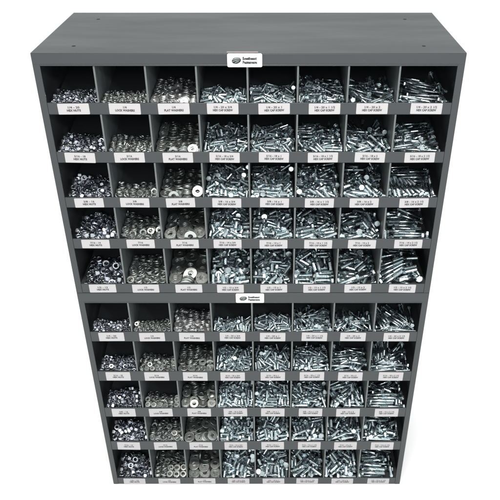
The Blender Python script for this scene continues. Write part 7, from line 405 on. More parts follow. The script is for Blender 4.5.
(1,3,0): (32,[111,191,1,-11,-35,78,11,405,-17,-96,-21,-2,233,80,-20,69,-10,-69,72,349,-6,5,-79,-59,-151,307,37,28,-8,-68,58,122,-4,43,19,63,92,22,-33,-70,0,0,-18,105,-18,-13,-72,66,-233,298,58,-44,54,-44,-79,171,-2,72,-34,-33,-31,39,-34,-21,-12,83,159,205,62,8,-46,-60,-3,196,44,-55,-20,-78,-137,122,29,-4,-37,-38,-212,207,45,25,18,-20,132,270,51,84,10,19,-37,186,4,-58,9,-62,81,165,47,-34,24,14,-137,218,40,-29,-41,75,-163,137,60,-37,4,84,-88,244,49,-75,40,-29,-233,109,62,-11,-69,11,38,39,19,-29,-17,61,-70,78,16,36,60,-70,-27,301,71,87,-40,-13,172,46,-3,8,-7,72,42,253,50,19,-2,-59,183,126,26,35,41,-79,110,86,20,52,44,-5,-182,281,84,-80,-30,45,-124,36,28,0,0,94,-209,25,36,0,98,10,78,288,2,-3,-84,15,-210,41,-5,10,0,0,-59,270,26,50,-3,-74,-124,22,-33,61,-35,35,167,349,16,1,-10,98,-210,106,-18,-62,0,0,33,190,-45,-59,-20,-46,-16,335,13,-82,-55,-6,-71,374,-6,-66,-4,60,-209,279,-26,66,-40,30,65,89,-62,34,82,-32,-177,384,-21,-98,4,0,-210,212,-13,-98,0,0,14,254,-4,6,-9,81,211,192,18,-89,-42,-4,201,149,-54,-31,-54,-67,-126,249,-28,51,-9,-24,229,181,77,-7,70,-15,130,236,-31,-16,83,39,-210,148,-9,38,-67,54,16,150,-54,-10,-76,62,158,81,-41,6,9,-82,-138,166,-50,73,-19,51,210,29,-79,0,-77,63,-210,48,-48,-83,-53,-6,-126,92,-39,-70,-69,-7,-104,47,-93,-98,13,1,27,22,-78,61,35,-35,116,158,-69,7,-8,72,210,261,15,38,-67,54,-96,125,-77,2,-10,97,35,257,-48,-98,11,1,210,92,-84,9,5,-49,-17,320,-35,-1,98,10,-107,318,-18,53,-54,8,125,47,-93,-64,75,8,154,320,-35,-64,75,8,210,192,-45,38,-67,54,216,298,68,68,68,-18,-210,120,-78,5,9,-87,-209,322,-17,40,66,-55,-22,86,-85,9,5,-47,210,256,-49,-52,-84,-9,233,334,-12,-5,-70,6,210,416,-15,0,10,-98]),
(1,3,1): (37,[46,380,2,90,33,16,-110,186,16,-4,99,0,-199,187,5,-12,-12,-69,-31,44,-7,7,-13,-44,-198,57,-7,10,1,-10,112,421,-17,0,-1,-99,-41,396,-12,-66,-73,-8,199,138,-14,8,19,51,214,44,8,31,-63,-31,68,45,-2,19,94,16,131,81,-8,18,-3,41,-198,271,8,32,-7,19,-198,203,19,-2,-17,-97,-198,117,18,83,-15,10,-116,28,6,-55,43,43,118,166,18,1,19,-71,-113,10,-1,57,41,-41,-197,356,0,0,-6,97,-111,97,24,1,-6,-73,111,259,45,-31,-94,0,-198,220,33,-16,-4,-25,74,360,41,-20,97,-3,-34,230,38,26,-3,-95,-14,330,36,-30,5,-86,-70,311,45,78,-58,-14,180,176,38,-56,-80,-13,-40,131,25,-48,83,2,-113,134,41,0,-6,-54,110,278,65,-96,26,2,58,42,14,-95,-11,-22,45,126,42,-77,56,-9,-111,223,58,20,97,5,162,42,-4,-82,44,33,-27,44,14,73,66,11,117,115,27,18,5,4,35,212,58,-87,36,28,-199,58,13,-11,98,10,-197,45,-29,4,-9,89,-110,276,24,4,7,-90,-22,44,-24,11,-9,-76,-35,133,6,-4,-26,65,-116,90,5,-4,-5,11,-109,229,39,-97,-21,-3,119,333,22,-5,-3,-56,51,271,26,94,21,-21,199,262,43,7,-19,92,-198,372,-37,-95,-25,-3,116,260,-6,-3,99,-9,5,125,0,22,-13,-41,-102,331,-6,4,-7,83,-32,222,-5,-11,-98,6,65,153,-13,-96,-12,11,199,134,-34,3,20,28,111,167,0,-92,32,17,-24,319,4,-14,4,-96,-198,289,-2,-31,88,31,198,228,5,33,90,-24,233,44,7,55,-43,-55,15,233,9,-43,-86,19,101,234,-21,96,-24,4,-112,83,-13,96,-24,6,106,29,-50,18,-68,67,-197,328,-23,-76,-63,-5,-44,148,-51,6,17,-59,32,247,19,11,19,87,198,343,35,-53,-83,8,197,203,-4,87,40,-16,-198,186,-35,-13,10,59,34,162,-23,-1,18,-81,-198,197,-19,-2,-17,-97,11,341,-43,6,-8,78,16,28,-70,68,-17,17,28,82,-64,17,-6,22,-110,44,-46,-41,-88,-18,197,45,-46,-44,-88,-9,197,289,16,-93,-35,2,110,83,-46,7,-17,97,-122,246,-22,-22,96,0,31,167,-41,12,14,-20,121,173,-41,-93,32,2,109,321,-28,10,-2,20,117,84,-67,18,3,12,-198,158,-45,-6,-16,-91,-37,223,-24,2,-99,6,-110,181,-3,2,-4,-33,-133,107,-67,-2,-17,97,-60,311,-28,3,8,-92,197,45,-85,-78,-60,-5,199,134,-55,-12,-96,5,119,83,-26,17,7,-12,-195,45,-87,-89,-43,-5,-198,282,-47,87,48,1,104,340,-44,0,-10,98,-198,60,-45,10,-4,35,-83,44,-64,13,-11,43,-108,280,5,5,-6,67,-117,121,-38,18,7,-61,198,316,-3,-2,2,-84,-58,396,-32,10,-1,9,-5,83,-42,-76,61,-1,111,334,3,41,90,-6,-118,332,-43,-54,-82,-6,197,45,-105,-43,-88,-10,198,312,-41,-71,-69,1,-72,44,-83,4,16,-98,197,45,-65,-2,12,-98,197,223,-42,79,-59,-5,27,287,-27,0,-1,90,233,131,30,45,-53,-45]),
(1,3,2): (22,[-6,304,20,97,19,-3,-26,429,54,98,-14,0,-170,213,-2,-42,-90,-5,-171,408,51,-25,-14,-27,76,189,-27,-88,-45,4,-170,301,34,-6,-3,-24,49,377,69,-17,1,-98,-172,241,27,11,98,-7,-172,73,9,10,4,-33,41,72,0,-59,-76,4,73,71,2,-92,25,24,-52,150,33,-9,9,98,-28,70,-5,-60,77,17,-53,246,60,11,2,-32,106,72,4,-10,23,-74,158,175,27,24,1,77,-168,334,46,84,-52,5,174,296,90,-11,21,-82,56,257,70,12,15,-3,-117,189,60,4,-11,83,-171,29,32,-50,-85,-8,160,59,39,-88,-35,11,-7,367,47,89,43,-5,-45,411,26,-2,-7,-98,176,203,10,24,-1,83,32,289,35,-5,-1,-75,174,393,47,-93,-24,16,155,70,-45,-21,-95,-16,174,254,8,-11,21,-84,-34,262,-6,-3,4,30,-10,72,-24,17,0,51,-26,244,-38,19,-97,2,-168,72,-39,6,8,-79,160,77,10,-6,-95,-19,236,72,-21,15,68,15,113,206,-51,5,-1,11,174,315,60,24,3,74,-168,72,-7,7,8,-75,176,344,50,-66,-70,4,-170,71,-23,-22,-96,-10,-171,401,-16,3,-10,95,93,455,16,89,-43,-3,-169,73,-55,-54,-83,-9,160,68,25,-27,-91,-13,-64,169,-71,2,-2,62,-39,295,7,12,-98,4,10,71,-78,-26,-94,-12,174,306,75,5,-96,-14,-171,216,-32,4,-3,45,-170,214,-17,-44,-89,-5,-23,85,-50,9,-15,97,-7,71,-41,-97,6,10,-32,218,-52,16,-98,2,-172,73,-70,-11,98,10,-171,73,-102,-37,91,10,-26,71,-102,8,-6,61,-171,261,-46,-97,-19,-2,-170,356,6,2,10,-96,155,200,-67,5,0,3,172,469,-9,-83,53,4,90,339,-14,8,-7,65,-170,490,36,-11,26,93,-172,467,31,9,94,-27,236,188,66,70,3,70]),
(1,3,3): (0,[58,126,29,-23,76,15,-109,156,39,-21,73,-60,7,238,95,-5,78,-53,220,62,20,-40,41,58,-180,26,9,-46,52,-47,130,24,8,17,71,20,-1,55,19,-43,60,-37,159,115,30,76,11,-3,-180,95,25,39,-56,-42,-68,190,23,-22,-16,5,-40,236,65,-5,81,-46,162,244,51,18,-76,60,-218,163,60,29,50,-67,57,237,49,-39,28,39,111,240,42,-58,48,39,219,237,63,-38,-48,-59,-183,227,69,-29,-75,-51,9,362,82,28,63,24,-176,342,107,36,53,-58,-84,75,-16,-41,67,45,160,386,57,21,54,-75,-84,379,84,54,18,-21,-138,290,35,46,34,-40,-8,131,0,64,58,-45,-133,324,76,-72,36,39,-218,380,69,37,52,-60,-22,26,-42,-30,56,-34,-168,221,4,-21,72,64,123,74,-21,48,-35,-59,217,392,44,46,28,-44,173,225,-21,-23,45,-73,67,314,19,-47,40,39,-25,301,55,86,6,-48,-13,92,-79,-45,-55,61,-180,77,-24,56,-42,-55,113,27,-42,67,-13,-71,80,456,19,-4,-63,76,-176,27,-42,-16,68,-12,107,162,-44,57,28,-14,147,371,10,53,-11,-27,148,179,-12,53,-50,67,-50,388,27,32,61,-55,-194,353,26,64,24,-39,7,210,-6,75,50,-29,-180,130,-16,40,59,39,-106,388,29,62,7,7,-41,272,-10,54,11,-31,-110,67,-85,-34,50,65,52,278,-41,40,61,8,216,68,-34,-52,-30,-39,162,278,-3,-81,-21,36,15,338,24,1,61,78,175,466,-1,31,-64,-19,-219,218,-10,68,16,-13,-36,229,-51,-63,-33,67,97,359,-24,-47,40,31,39,123,-23,77,-2,-15,7,44,-90,-17,63,6,-107,217,-1,-27,59,60,-196,196,-58,65,39,-39,-57,154,-66,-66,-16,68,-139,216,-52,-27,57,64,-129,365,-22,-11,69,-11,220,353,3,56,12,-19,-220,68,-83,-58,16,20,187,66,-86,-40,48,24,195,305,-34,55,51,-23,64,145,-69,58,49,-16,35,445,-5,-55,27,41,2,356,-24,-4,71,-18,-20,453,-2,73,17,-6,-157,479,2,68,34,-36]),
(1,3,4): (0,[-92,79,44,66,62,-16,43,76,26,-46,43,52,158,74,17,-12,66,-8,-9,77,22,-50,38,48,-165,86,-3,59,-16,-45,-113,244,79,-68,32,14,165,308,78,66,25,-25,4,313,74,-24,-72,63,95,258,71,58,-5,-28,217,263,70,-53,51,46,-174,271,43,-65,42,40,-20,210,41,54,-51,-62,-133,144,43,-36,63,15,148,25,-12,75,-43,-43,52,290,67,75,23,-43,133,225,33,45,33,-21,-153,52,-38,74,1,-62,91,172,36,-74,23,35,-215,112,-21,-18,8,34,-149,237,-20,53,-5,-82,-53,173,-2,25,52,-76,209,223,23,-72,27,17,-73,361,24,-2,-63,-76,-171,436,29,20,55,-71,117,169,-12,68,-27,-32,217,203,-25,43,43,-55,11,78,-33,-62,-26,66,183,82,-31,27,72,-44,-4,402,49,-17,68,56,148,410,40,71,26,-46,-158,396,-14,56,-36,-69,-119,409,60,5,-73,-66,-126,286,22,-61,41,36,184,360,29,-61,7,-27,-215,235,-50,-30,54,66,4,93,-80,-64,-31,66,12,329,24,-47,41,12,-106,83,-82,-34,52,68,-158,325,-29,-42,59,-61,131,83,-82,-22,58,62,108,460,-2,-16,60,59,-162,178,-10,68,-11,-70,121,211,-55,-60,28,74,-45,440,-7,37,67,-53,-161,83,-82,-39,48,69,40,274,10,-38,48,22,-111,190,-59,-65,-23,65,6,40,-91,-11,67,-1,46,191,-60,8,73,-30,-2,158,-26,-20,51,10,133,309,-34,-43,45,72,188,83,-82,-46,42,28,172,360,-23,-59,21,46,10,463,-2,35,68,-52,216,450,-4,-35,50,66,-111,499,6,-61,11,-9,21,291,-38,-49,47,-36]),
(1,3,5): (7,[92,170,36,-14,71,59,134,134,37,62,-5,-19,219,213,55,-10,64,74,-127,34,8,-55,-45,54,115,25,6,-66,-19,68,120,292,89,75,-28,-55,-128,93,55,65,-23,-49,-188,192,43,-56,-12,6,-93,210,12,-53,15,40,-27,173,6,-42,55,66,129,356,72,-47,-56,44,-141,202,25,-60,14,39,59,239,25,66,-14,-8,-12,362,84,11,64,-75,174,107,13,42,21,-31,-4,200,63,-41,-69,-47,-83,466,27,50,44,-71,149,355,22,70,5,18,-49,389,48,-84,-5,-23,-216,421,32,32,54,-66,220,159,-26,-72,-20,-17,-93,91,-80,-56,32,74,92,26,-44,69,-12,-69,131,78,-40,-60,53,-43,-220,118,-73,-60,-14,-19,-23,249,-47,-49,38,32,-133,76,-31,54,-43,-55,-122,334,7,76,-11,-63,-169,210,-21,-35,65,36,-132,394,-16,55,-43,-53,33,311,4,68,35,-41,-75,259,-44,48,59,-57,99,249,-17,58,35,-54,38,468,0,-57,-24,-50,137,234,-49,32,54,76,92,105,-76,6,67,28,64,302,-36,69,33,-38,198,407,37,5,-62,-77,166,466,-1,-33,53,68,220,436,-5,-43,-43,-55]),
(1,3,6): (5,[153,199,89,25,-56,68,101,60,-5,-22,70,-2,219,242,92,47,52,-52,-104,52,9,79,-23,-49,-75,140,42,-7,68,43,-51,309,53,-66,-19,-44,-164,335,69,-60,-26,-31,-218,192,42,66,-39,33,216,131,36,-69,2,2,99,133,3,-50,57,-34,-94,157,-16,-57,47,-66,88,362,40,-77,-9,-19,73,210,-25,5,80,-24,114,192,35,-72,30,48,152,409,18,10,70,69,-115,106,-26,-58,31,73,-58,425,41,-73,-21,-42,-112,238,2,68,28,36,103,127,-69,5,71,-23,113,414,81,-3,-64,43,51,440,35,-2,-67,72,-100,350,5,77,12,59,189,348,9,35,59,-68,-101,65,-86,-21,64,-1,86,360,-24,-57,32,74,87,257,-45,4,72,-17,-120,160,-66,-32,56,12,-210,322,-32,-54,30,40]),
(1,3,7): (8,[-93,78,8,-62,16,-73,243,246,69,-43,-23,-40,72,146,20,23,53,-8,97,247,67,58,8,-70,-44,25,6,66,-16,-70,120,198,60,-48,-40,77,-90,156,65,25,66,-63,-61,282,112,-41,-48,57,-188,169,42,60,-23,41,94,70,-33,41,55,41,-16,348,96,79,22,54,77,259,20,72,-29,60,-195,328,66,-6,-63,76,-110,344,24,-58,-20,-46,-69,270,8,-51,-53,-62,-49,122,-25,-68,-16,68,20,398,69,58,49,51,91,72,-84,-66,22,-67,-132,401,-13,-9,61,76,193,372,-21,-31,-54,-67,103,180,-6,48,-60,-60,41,124,-73,20,66,21,12,175,-63,-65,-25,66,-244,230,-51,42,64,-52,-196,330,-28,73,21,-15,63,369,-8,47,-63,57,-81,388,-17,-37,-49,-66,80,466,-1,47,-60,60,-94,26,-94,69,-11,-70]),
(1,4,0): (31,[-205,350,47,-17,-27,-83,121,309,-16,54,-52,64,182,291,30,-71,-3,56,230,90,-12,54,44,54,213,160,9,54,54,-44,-210,270,29,-5,16,92,-14,328,38,-56,-27,-42,-8,377,49,65,-42,27,-97,243,24,11,-38,80,-124,424,12,-23,25,-47,-85,350,50,33,-36,-58,-46,98,-11,-11,69,-11,-230,145,0,-44,54,-44,141,47,-18,29,67,26,67,25,-22,0,69,71,52,169,-15,-95,-28,2,-228,278,98,40,-58,-41,32,88,-7,28,-48,71,-26,25,-13,35,61,-60,-162,121,12,-95,26,0,-91,178,42,31,-5,10,-144,292,78,-11,27,81,124,122,-5,-41,48,71,-172,196,58,-28,-13,-73,-34,269,77,-40,-79,-41,62,258,35,2,26,39,70,319,77,96,-2,-2,-15,192,24,-84,26,-41,128,189,41,8,-7,67,-116,47,11,4,-9,95,-212,49,0,1,0,25,-122,46,-39,7,6,-49,-82,187,-42,70,-10,-69,-206,416,-12,5,9,-88,206,25,-72,-70,-1,-1,-129,316,-12,1,36,-20,205,96,-80,-98,0,0,159,400,-15,8,6,-61,-35,289,-20,-58,-23,-45,-230,227,-34,69,11,69,41,131,-72,10,-4,38,32,242,-30,-41,-49,-21,-156,209,-38,-32,54,66,135,212,-5,-4,-98,-10,132,138,-71,0,-98,-10,-132,137,-53,55,-44,-54,206,179,-62,-49,-85,-9,-206,142,-70,5,-9,85,128,224,-53,-45,-88,-9,208,267,-43,10,2,-15,62,347,-8,-63,23,73,-147,46,-90,-85,49,5,-223,49,-68,-49,-50,49,113,51,-89,-59,79,8,-25,360,-24,10,-4,39,-49,100,-79,-45,87,9,-212,326,-31,-70,-70,-7,19,46,-90,0,-10,98,230,364,-5,69,-11,-69,230,234,18,25,65,25]),
(1,4,1): (32,[-11,281,8,15,95,-12,-5,50,-25,-32,92,14,193,248,56,-12,-9,-43,-97,33,3,-24,-42,-82,-230,304,86,41,-55,-41,145,220,12,17,-4,47,36,272,47,-77,-55,28,-96,193,32,1,-4,-8,-188,271,34,-4,-98,15,-193,45,12,-6,-12,-86,56,201,48,73,34,-24,-173,324,42,69,70,-10,-189,47,34,0,14,98,-57,403,59,10,-2,24,102,275,73,96,22,-8,99,358,92,-95,-26,5,-138,272,66,-83,-43,19,193,126,66,-78,-58,-5,8,298,83,-30,-90,19,-106,145,52,60,78,3,-21,393,78,8,7,-59,-193,165,62,1,-10,-51,-95,90,25,-91,-39,-4,-193,95,46,36,-92,10,-153,389,72,-19,-97,1,76,319,112,10,-1,79,-8,147,32,-79,57,6,194,30,33,5,16,-82,-64,228,81,30,-10,-14,96,22,37,-64,74,13,95,113,69,-23,95,16,-6,31,37,14,97,17,-172,414,52,-13,-98,1,-194,241,1,4,-4,70,-232,391,43,53,-46,-53,-28,295,63,89,-2,-42,93,49,-22,3,16,-95,-71,298,47,-54,-71,28,192,49,-29,-76,62,14,192,49,-6,-42,88,17,94,140,10,16,5,-23,193,331,99,-7,-12,-78,-99,11,-48,-56,42,42,-97,143,-15,-17,15,68,-77,395,35,-90,39,4,-48,305,53,36,23,79,-4,153,12,16,-9,22,111,376,70,7,8,-1,-191,463,6,3,-10,93,-194,50,-11,-1,-14,-97,-4,142,-38,9,15,-94,93,136,54,16,4,-19,-98,115,-49,-22,2,17,-193,143,13,-5,4,59,192,140,25,9,-15,95,94,44,22,13,10,-57,4,482,16,-3,-3,-98,18,388,46,95,-14,25,94,140,-13,15,8,-42,-111,291,7,-10,4,70,-5,49,-48,15,7,-59,95,49,-44,14,8,-42,192,141,3,-84,49,13,-4,47,20,-47,86,13,193,310,60,39,90,-12,-192,32,-68,-30,63,63,-1,161,-8,14,-12,40,193,323,79,17,-96,14,-99,71,-61,41,89,-12,100,487,3,71,-69,-2,-173,367,9,83,52,-6,149,222,-10,6,16,-79,-3,56,0,-94,-27,-8,-101,188,10,4,-1,-96,188,424,67,-63,-72,21,97,370,10,-2,9,12,104,436,29,2,8,37,18,367,25,-35,89,-16,107,296,44,56,80,-13,192,137,47,-21,-95,-15,128,405,50,9,4,44,-194,192,29,-1,7,98,-192,449,-19,0,-10,98,-193,92,-47,-76,62,9,193,50,-51,11,13,-54,94,50,1,-90,37,7,-172,423,29,2,0,98,-193,352,-10,81,56,-6,62,348,-4,8,5,97,193,142,-20,-71,-66,-7,-3,459,-4,-5,0,-61,23,241,-25,3,-16,94,192,45,16,-88,42,11,-76,386,11,10,1,-6,-93,230,-11,5,99,1,94,142,-35,-93,-28,-4,190,321,-17,64,-74,7,-194,142,-8,-5,5,70,-95,210,-47,5,16,-98,-193,322,-25,0,10,98,94,50,-67,-66,72,13,142,230,-29,16,5,-1,92,141,33,17,0,3,-104,49,-100,-77,-61,-10,-193,94,-68,13,-6,45,-100,120,-27,-22,-2,0,-193,92,-91,0,14,-98,-98,426,-24,-59,79,8,89,145,-56,-84,-50,-8,86,419,-25,6,8,-77,192,49,-74,-95,-21,1,-193,190,-36,-98,-1,0,-3,49,-70,-56,-80,-15,45,221,-8,-16,-96,-16,194,337,23,-52,83,9,-93,328,-23,23,95,-10,-9,384,-21,-2,3,-6,-96,428,-2,9,-5,44,-191,192,-57,14,-7,43,-8,154,-57,12,-12,47,194,381,10,3,-10,93,193,142,-66,-86,46,13,193,141,-43,15,-9,73,232,229,1,69,-12,-69,194,478,30,-70,70,6]),
(1,4,2): (18,[112,378,66,0,20,-65,-161,152,80,-25,95,10,-80,342,81,-63,-30,63,-149,79,-9,1,-10,98,-8,195,52,-43,-89,-9,14,383,55,-42,89,9,-166,303,56,-52,83,9,-165,228,59,-12,-97,-17,6,226,89,-5,2,32,-166,398,86,-7,4,32,5,77,8,-77,-61,-6,-9,138,58,-77,61,6,-161,79,9,5,9,-86,7,286,104,-2,-3,-53,131,381,80,0,20,-64,164,77,8,9,-4,43,155,187,68,-91,37,4,-155,154,99,8,7,-63,156,210,55,-98,1,0,149,231,-31,1,10,-98,9,77,-10,-96,-22,-2,166,79,-9,-83,-52,-5,-163,78,-28,-88,-43,-5,165,79,-27,-97,-16,-2,166,382,1,-69,-71,-7,-153,78,-46,2,10,-96,5,78,-46,-23,96,10,164,233,5,4,10,-92,156,230,41,6,9,-81,166,79,-45,-54,-83,-9,9,79,-27,5,-9,84,162,77,-64,5,9,-89,8,233,-67,9,-5,47,3,77,-64,5,-9,89,-149,382,1,-77,62,7,-162,499,48,89,42,-6,-5,230,41,8,7,-63,164,413,-10,10,2,-19,-166,422,38,51,-85,5,143,494,24,28,94,-11,165,235,-66,10,-1,7,-158,78,-64,10,3,-24,-164,230,-31,-21,96,10,-2,78,-82,-22,96,10,-7,231,-31,-72,67,7,-164,230,-13,-24,-96,-10,10,386,20,-40,90,9,8,393,39,-92,-35,-3,-163,78,-82,8,-7,62,-164,256,28,6,-8,77,-150,234,-67,5,-9,84,-165,450,-21,-67,-73,-8,164,78,-82,-97,-19,-2,155,81,-99,-10,-98,-10,-8,230,-50,-61,77,8,-4,233,5,-85,49,5,-165,174,58,-97,13,3,-24,384,-35,9,5,-48,159,438,-23,-71,-69,-7,-165,234,-49,-29,94,10,-159,541,13,1,2,-20,217,359,85,30,63,30,166,260,-43,-11,-98,-10,162,259,-7,-76,62,7,157,537,32,-10,8,81,148,232,23,-66,-73,-8,8,392,3,-63,76,8,-1,79,-100,5,9,-85,-7,235,-12,-42,89,9,235,335,79,54,44,54,-153,556,89,-5,10,81,-6,514,49,-10,29,92,-149,559,52,60,-78,8]),
(1,4,3): (0,[47,121,57,-42,40,35,-67,179,61,75,25,-39,-170,189,77,22,-63,-45,147,232,84,49,-85,-6,47,274,102,20,59,62,-112,328,149,17,53,-35,-6,156,53,-20,62,62,213,39,11,6,5,-88,-214,72,-20,-30,51,65,139,88,19,38,-8,-89,-112,110,-10,-11,76,34,-82,280,80,45,-16,-81,-25,335,104,17,55,-79,-118,31,-28,-13,65,-9,-176,386,107,70,17,-58,-137,156,18,49,4,-62,73,362,129,-56,-6,-74,-178,302,75,49,43,-70,39,72,-20,61,52,-45,213,310,112,23,40,-79,145,153,17,-77,7,58,-16,105,-13,-65,12,2,132,335,88,57,33,-7,98,70,-27,-61,28,22,213,270,-39,67,36,-34,174,91,-74,38,54,53,213,298,51,24,42,-78,-1,416,135,-25,-51,79,46,308,8,42,18,-50,-135,273,40,55,35,-60,179,380,49,-10,56,46,-169,205,-17,43,11,-83,-43,89,-73,-67,-6,71,126,238,-11,-65,-10,38,159,455,73,-51,72,35,-99,257,-3,-88,6,32,88,334,43,16,-77,-60,167,280,0,-76,34,45,-145,70,-80,-28,54,69,-211,70,-80,-54,31,39,57,458,54,53,-53,-16,-173,441,53,-31,65,-60,-22,344,37,-39,53,-21,168,433,16,-30,71,5,-214,340,38,-49,36,41,213,473,96,20,32,-82,66,70,-81,-36,50,70,77,423,100,-49,26,-23,121,182,-57,17,72,-38,-12,293,-6,49,29,-45,-78,372,107,61,50,-46,-50,178,-58,-54,34,74,43,230,-11,19,-46,84,-74,354,-20,-37,50,70,-130,491,33,-17,82,-33,-177,167,-61,68,-12,-71,15,199,-53,18,71,-32,-61,597,32,-40,46,31,-178,562,23,26,64,25,-75,399,50,-56,30,-24,-69,499,64,-85,1,-41,15,505,82,-6,70,44]),
(1,4,4): (4,[-4,204,59,-15,64,-33,-187,173,83,45,57,-33,42,78,36,65,36,-32,-20,73,45,43,68,-53,154,86,-16,-41,43,60,210,214,100,17,61,-75,154,318,93,-40,64,-10,-125,363,105,68,23,-50,93,142,9,-52,50,52,-88,334,68,65,-8,-16,-84,115,15,-52,57,45,26,292,104,-16,80,49,-146,86,19,47,21,-42,-35,319,90,-53,64,23,-211,90,26,19,34,-76,179,279,45,46,26,-74,76,420,111,22,56,-61,211,87,-78,39,65,-56,-157,185,32,-77,-32,43,-157,456,87,76,-21,-23,178,388,56,-47,20,-8,-168,75,-39,48,-19,-36,95,311,44,80,-7,-8,18,405,126,-71,39,41,94,85,-45,-64,38,40,-91,74,-40,-27,77,24,26,309,33,-45,73,17,-104,311,1,35,50,-68,-140,348,46,-51,43,31,132,437,90,-71,38,42,-4,421,55,37,61,10,138,256,-8,-50,61,55,-23,86,-14,-11,58,78,159,200,-53,21,65,22,-47,338,17,-1,79,59,-155,437,-3,-65,-17,64,-180,323,-5,8,-65,63,212,246,3,28,39,-73,147,88,-77,-51,34,36,2,257,-13,31,55,-68,36,86,-21,38,66,-54,-212,469,135,-39,54,57,6,31,-90,68,-13,-71,-160,33,-89,-11,68,-11,-159,171,-57,44,-52,-44,-46,235,-45,62,44,-31,44,225,-48,-21,58,62,160,388,-14,24,65,26,-156,488,30,-76,-7,53,156,441,18,59,-15,-69,-65,489,8,46,58,1,211,565,24,-33,52,68,23,570,25,-54,36,-30,148,554,24,10,74,-62,-172,532,89,-61,17,-30]),
(1,4,5): (6,[-14,97,-14,72,16,-58,-146,340,121,77,10,-47,-116,95,-18,59,39,-69,96,208,88,49,-48,-71,-134,140,19,19,47,42,137,81,45,-50,-43,13,112,334,62,-19,52,-81,140,73,-20,50,-1,-71,-70,397,67,29,-46,83,215,346,37,45,38,-53,-161,283,13,-42,61,54,73,248,24,61,-19,-28,-107,339,72,-60,43,58,130,439,70,44,-58,-57,90,416,120,76,14,-47,134,147,-6,-29,57,15,-214,303,39,-34,-60,-63,-41,313,29,-31,55,26,-158,448,124,60,49,-59,-7,260,21,-7,63,47,-214,279,-19,59,-40,41,46,115,-72,-45,42,30,-118,90,-77,-43,55,-45,-78,478,88,40,53,0,-86,186,-56,7,66,34,119,392,-13,72,22,-49,129,234,-43,-66,3,70,154,253,7,-52,60,13,-76,291,-34,-59,-44,66,-128,427,-5,-62,23,73,-23,517,64,-6,42,77,128,505,70,70,22,52,78,474,4,-58,-46,66,-128,543,19,57,-41,-52,103,570,25,73,8,-60]),
(1,4,6): (10,[88,352,97,-29,-75,-36,150,149,32,64,-9,5,91,154,41,-72,11,4,-58,116,-13,58,47,-65,-140,321,96,-17,-60,-55,88,31,-27,-68,-18,67,-56,175,30,-5,70,47,-214,131,48,-65,-5,-8,71,277,92,-51,62,57,-32,242,91,-18,70,-65,212,341,113,-21,71,63,108,157,-23,37,-51,-5,156,282,70,-8,75,64,215,230,10,36,-53,62,-132,169,0,0,-76,49,-137,254,19,-61,-11,-58,214,286,60,-8,75,64,-112,401,49,68,-23,-33,-105,472,102,-29,56,-68,21,314,-23,19,75,-46,53,498,101,-15,-70,-30,-99,399,-11,65,41,-33,-97,180,-58,-55,33,74,37,136,-67,-53,36,74,75,344,-23,27,70,-39,-158,518,14,-62,0,0,26,518,14,-5,-64,-51,177,456,1,-55,-28,-47]),
(1,4,7): (9,[91,429,96,-66,-2,72,-95,396,119,-3,64,-45,-92,90,-78,-64,-28,65,-30,315,77,4,69,8,-90,177,61,58,-35,-65,-42,117,37,1,-71,-8,216,160,57,-52,-37,-43,2,258,70,56,33,66,-50,60,22,-55,-42,54,91,160,-7,55,43,53,90,252,-11,53,37,55,-73,237,5,36,51,36,-91,431,46,-59,-37,55,-92,362,41,57,-41,-57,64,455,0,28,65,22,-17,302,22,8,69,10,-60,102,-20,-57,41,-58,9,207,-51,-47,52,-48,-239,311,79,76,-43,24,-92,149,-62,-69,-4,71,-70,31,-90,24,65,26,239,180,-58,40,66,-54,-92,338,-24,69,-7,-71,91,473,59,65,25,63,88,390,-13,68,-13,-70,-81,522,18,-69,9,-70,76,578,26,-65,-23,65]),
}
def decode(s):      # six numbers each: place in fifths of a millimetre, then the turn's x, y, z in 99ths
    out = []
    for i in range(0, len(s), 6):
        q = [c / 99 for c in s[i + 3:i + 6]]
        w = math.sqrt(max(0, 1 - sum(c * c for c in q)))
        out.append((Vector(s[i:i + 3]) / 5000, Quaternion((w, *q)).normalized()))
    return out
ORD = ['first', 'second', 'third', 'fourth', 'fifth', 'sixth', 'seventh', 'eighth']
ROWN = ['top', 'second', 'middle', 'fourth', 'bottom']
KINDS = {'nut': ('hex_nut', 'hex nut', 'nut', 'hex nuts'), 'lock': ('lock_washer', 'split lock washer', 'washer', 'lock washers'),
         'flat': ('flat_washer', 'flat washer', 'washer', 'flat washers'), 'screw': ('hex_cap_screw', 'hex cap screw', 'screw', 'hex cap screws')}
SIZEW = ['tiny', 'small', 'medium', 'large', 'very large']
LENW = ['stubby', 'short', 'mid-length', 'long', 'longest']
rest = {k: ([], [], []) for k in KINDS}
PLACED = []
MESH = {}
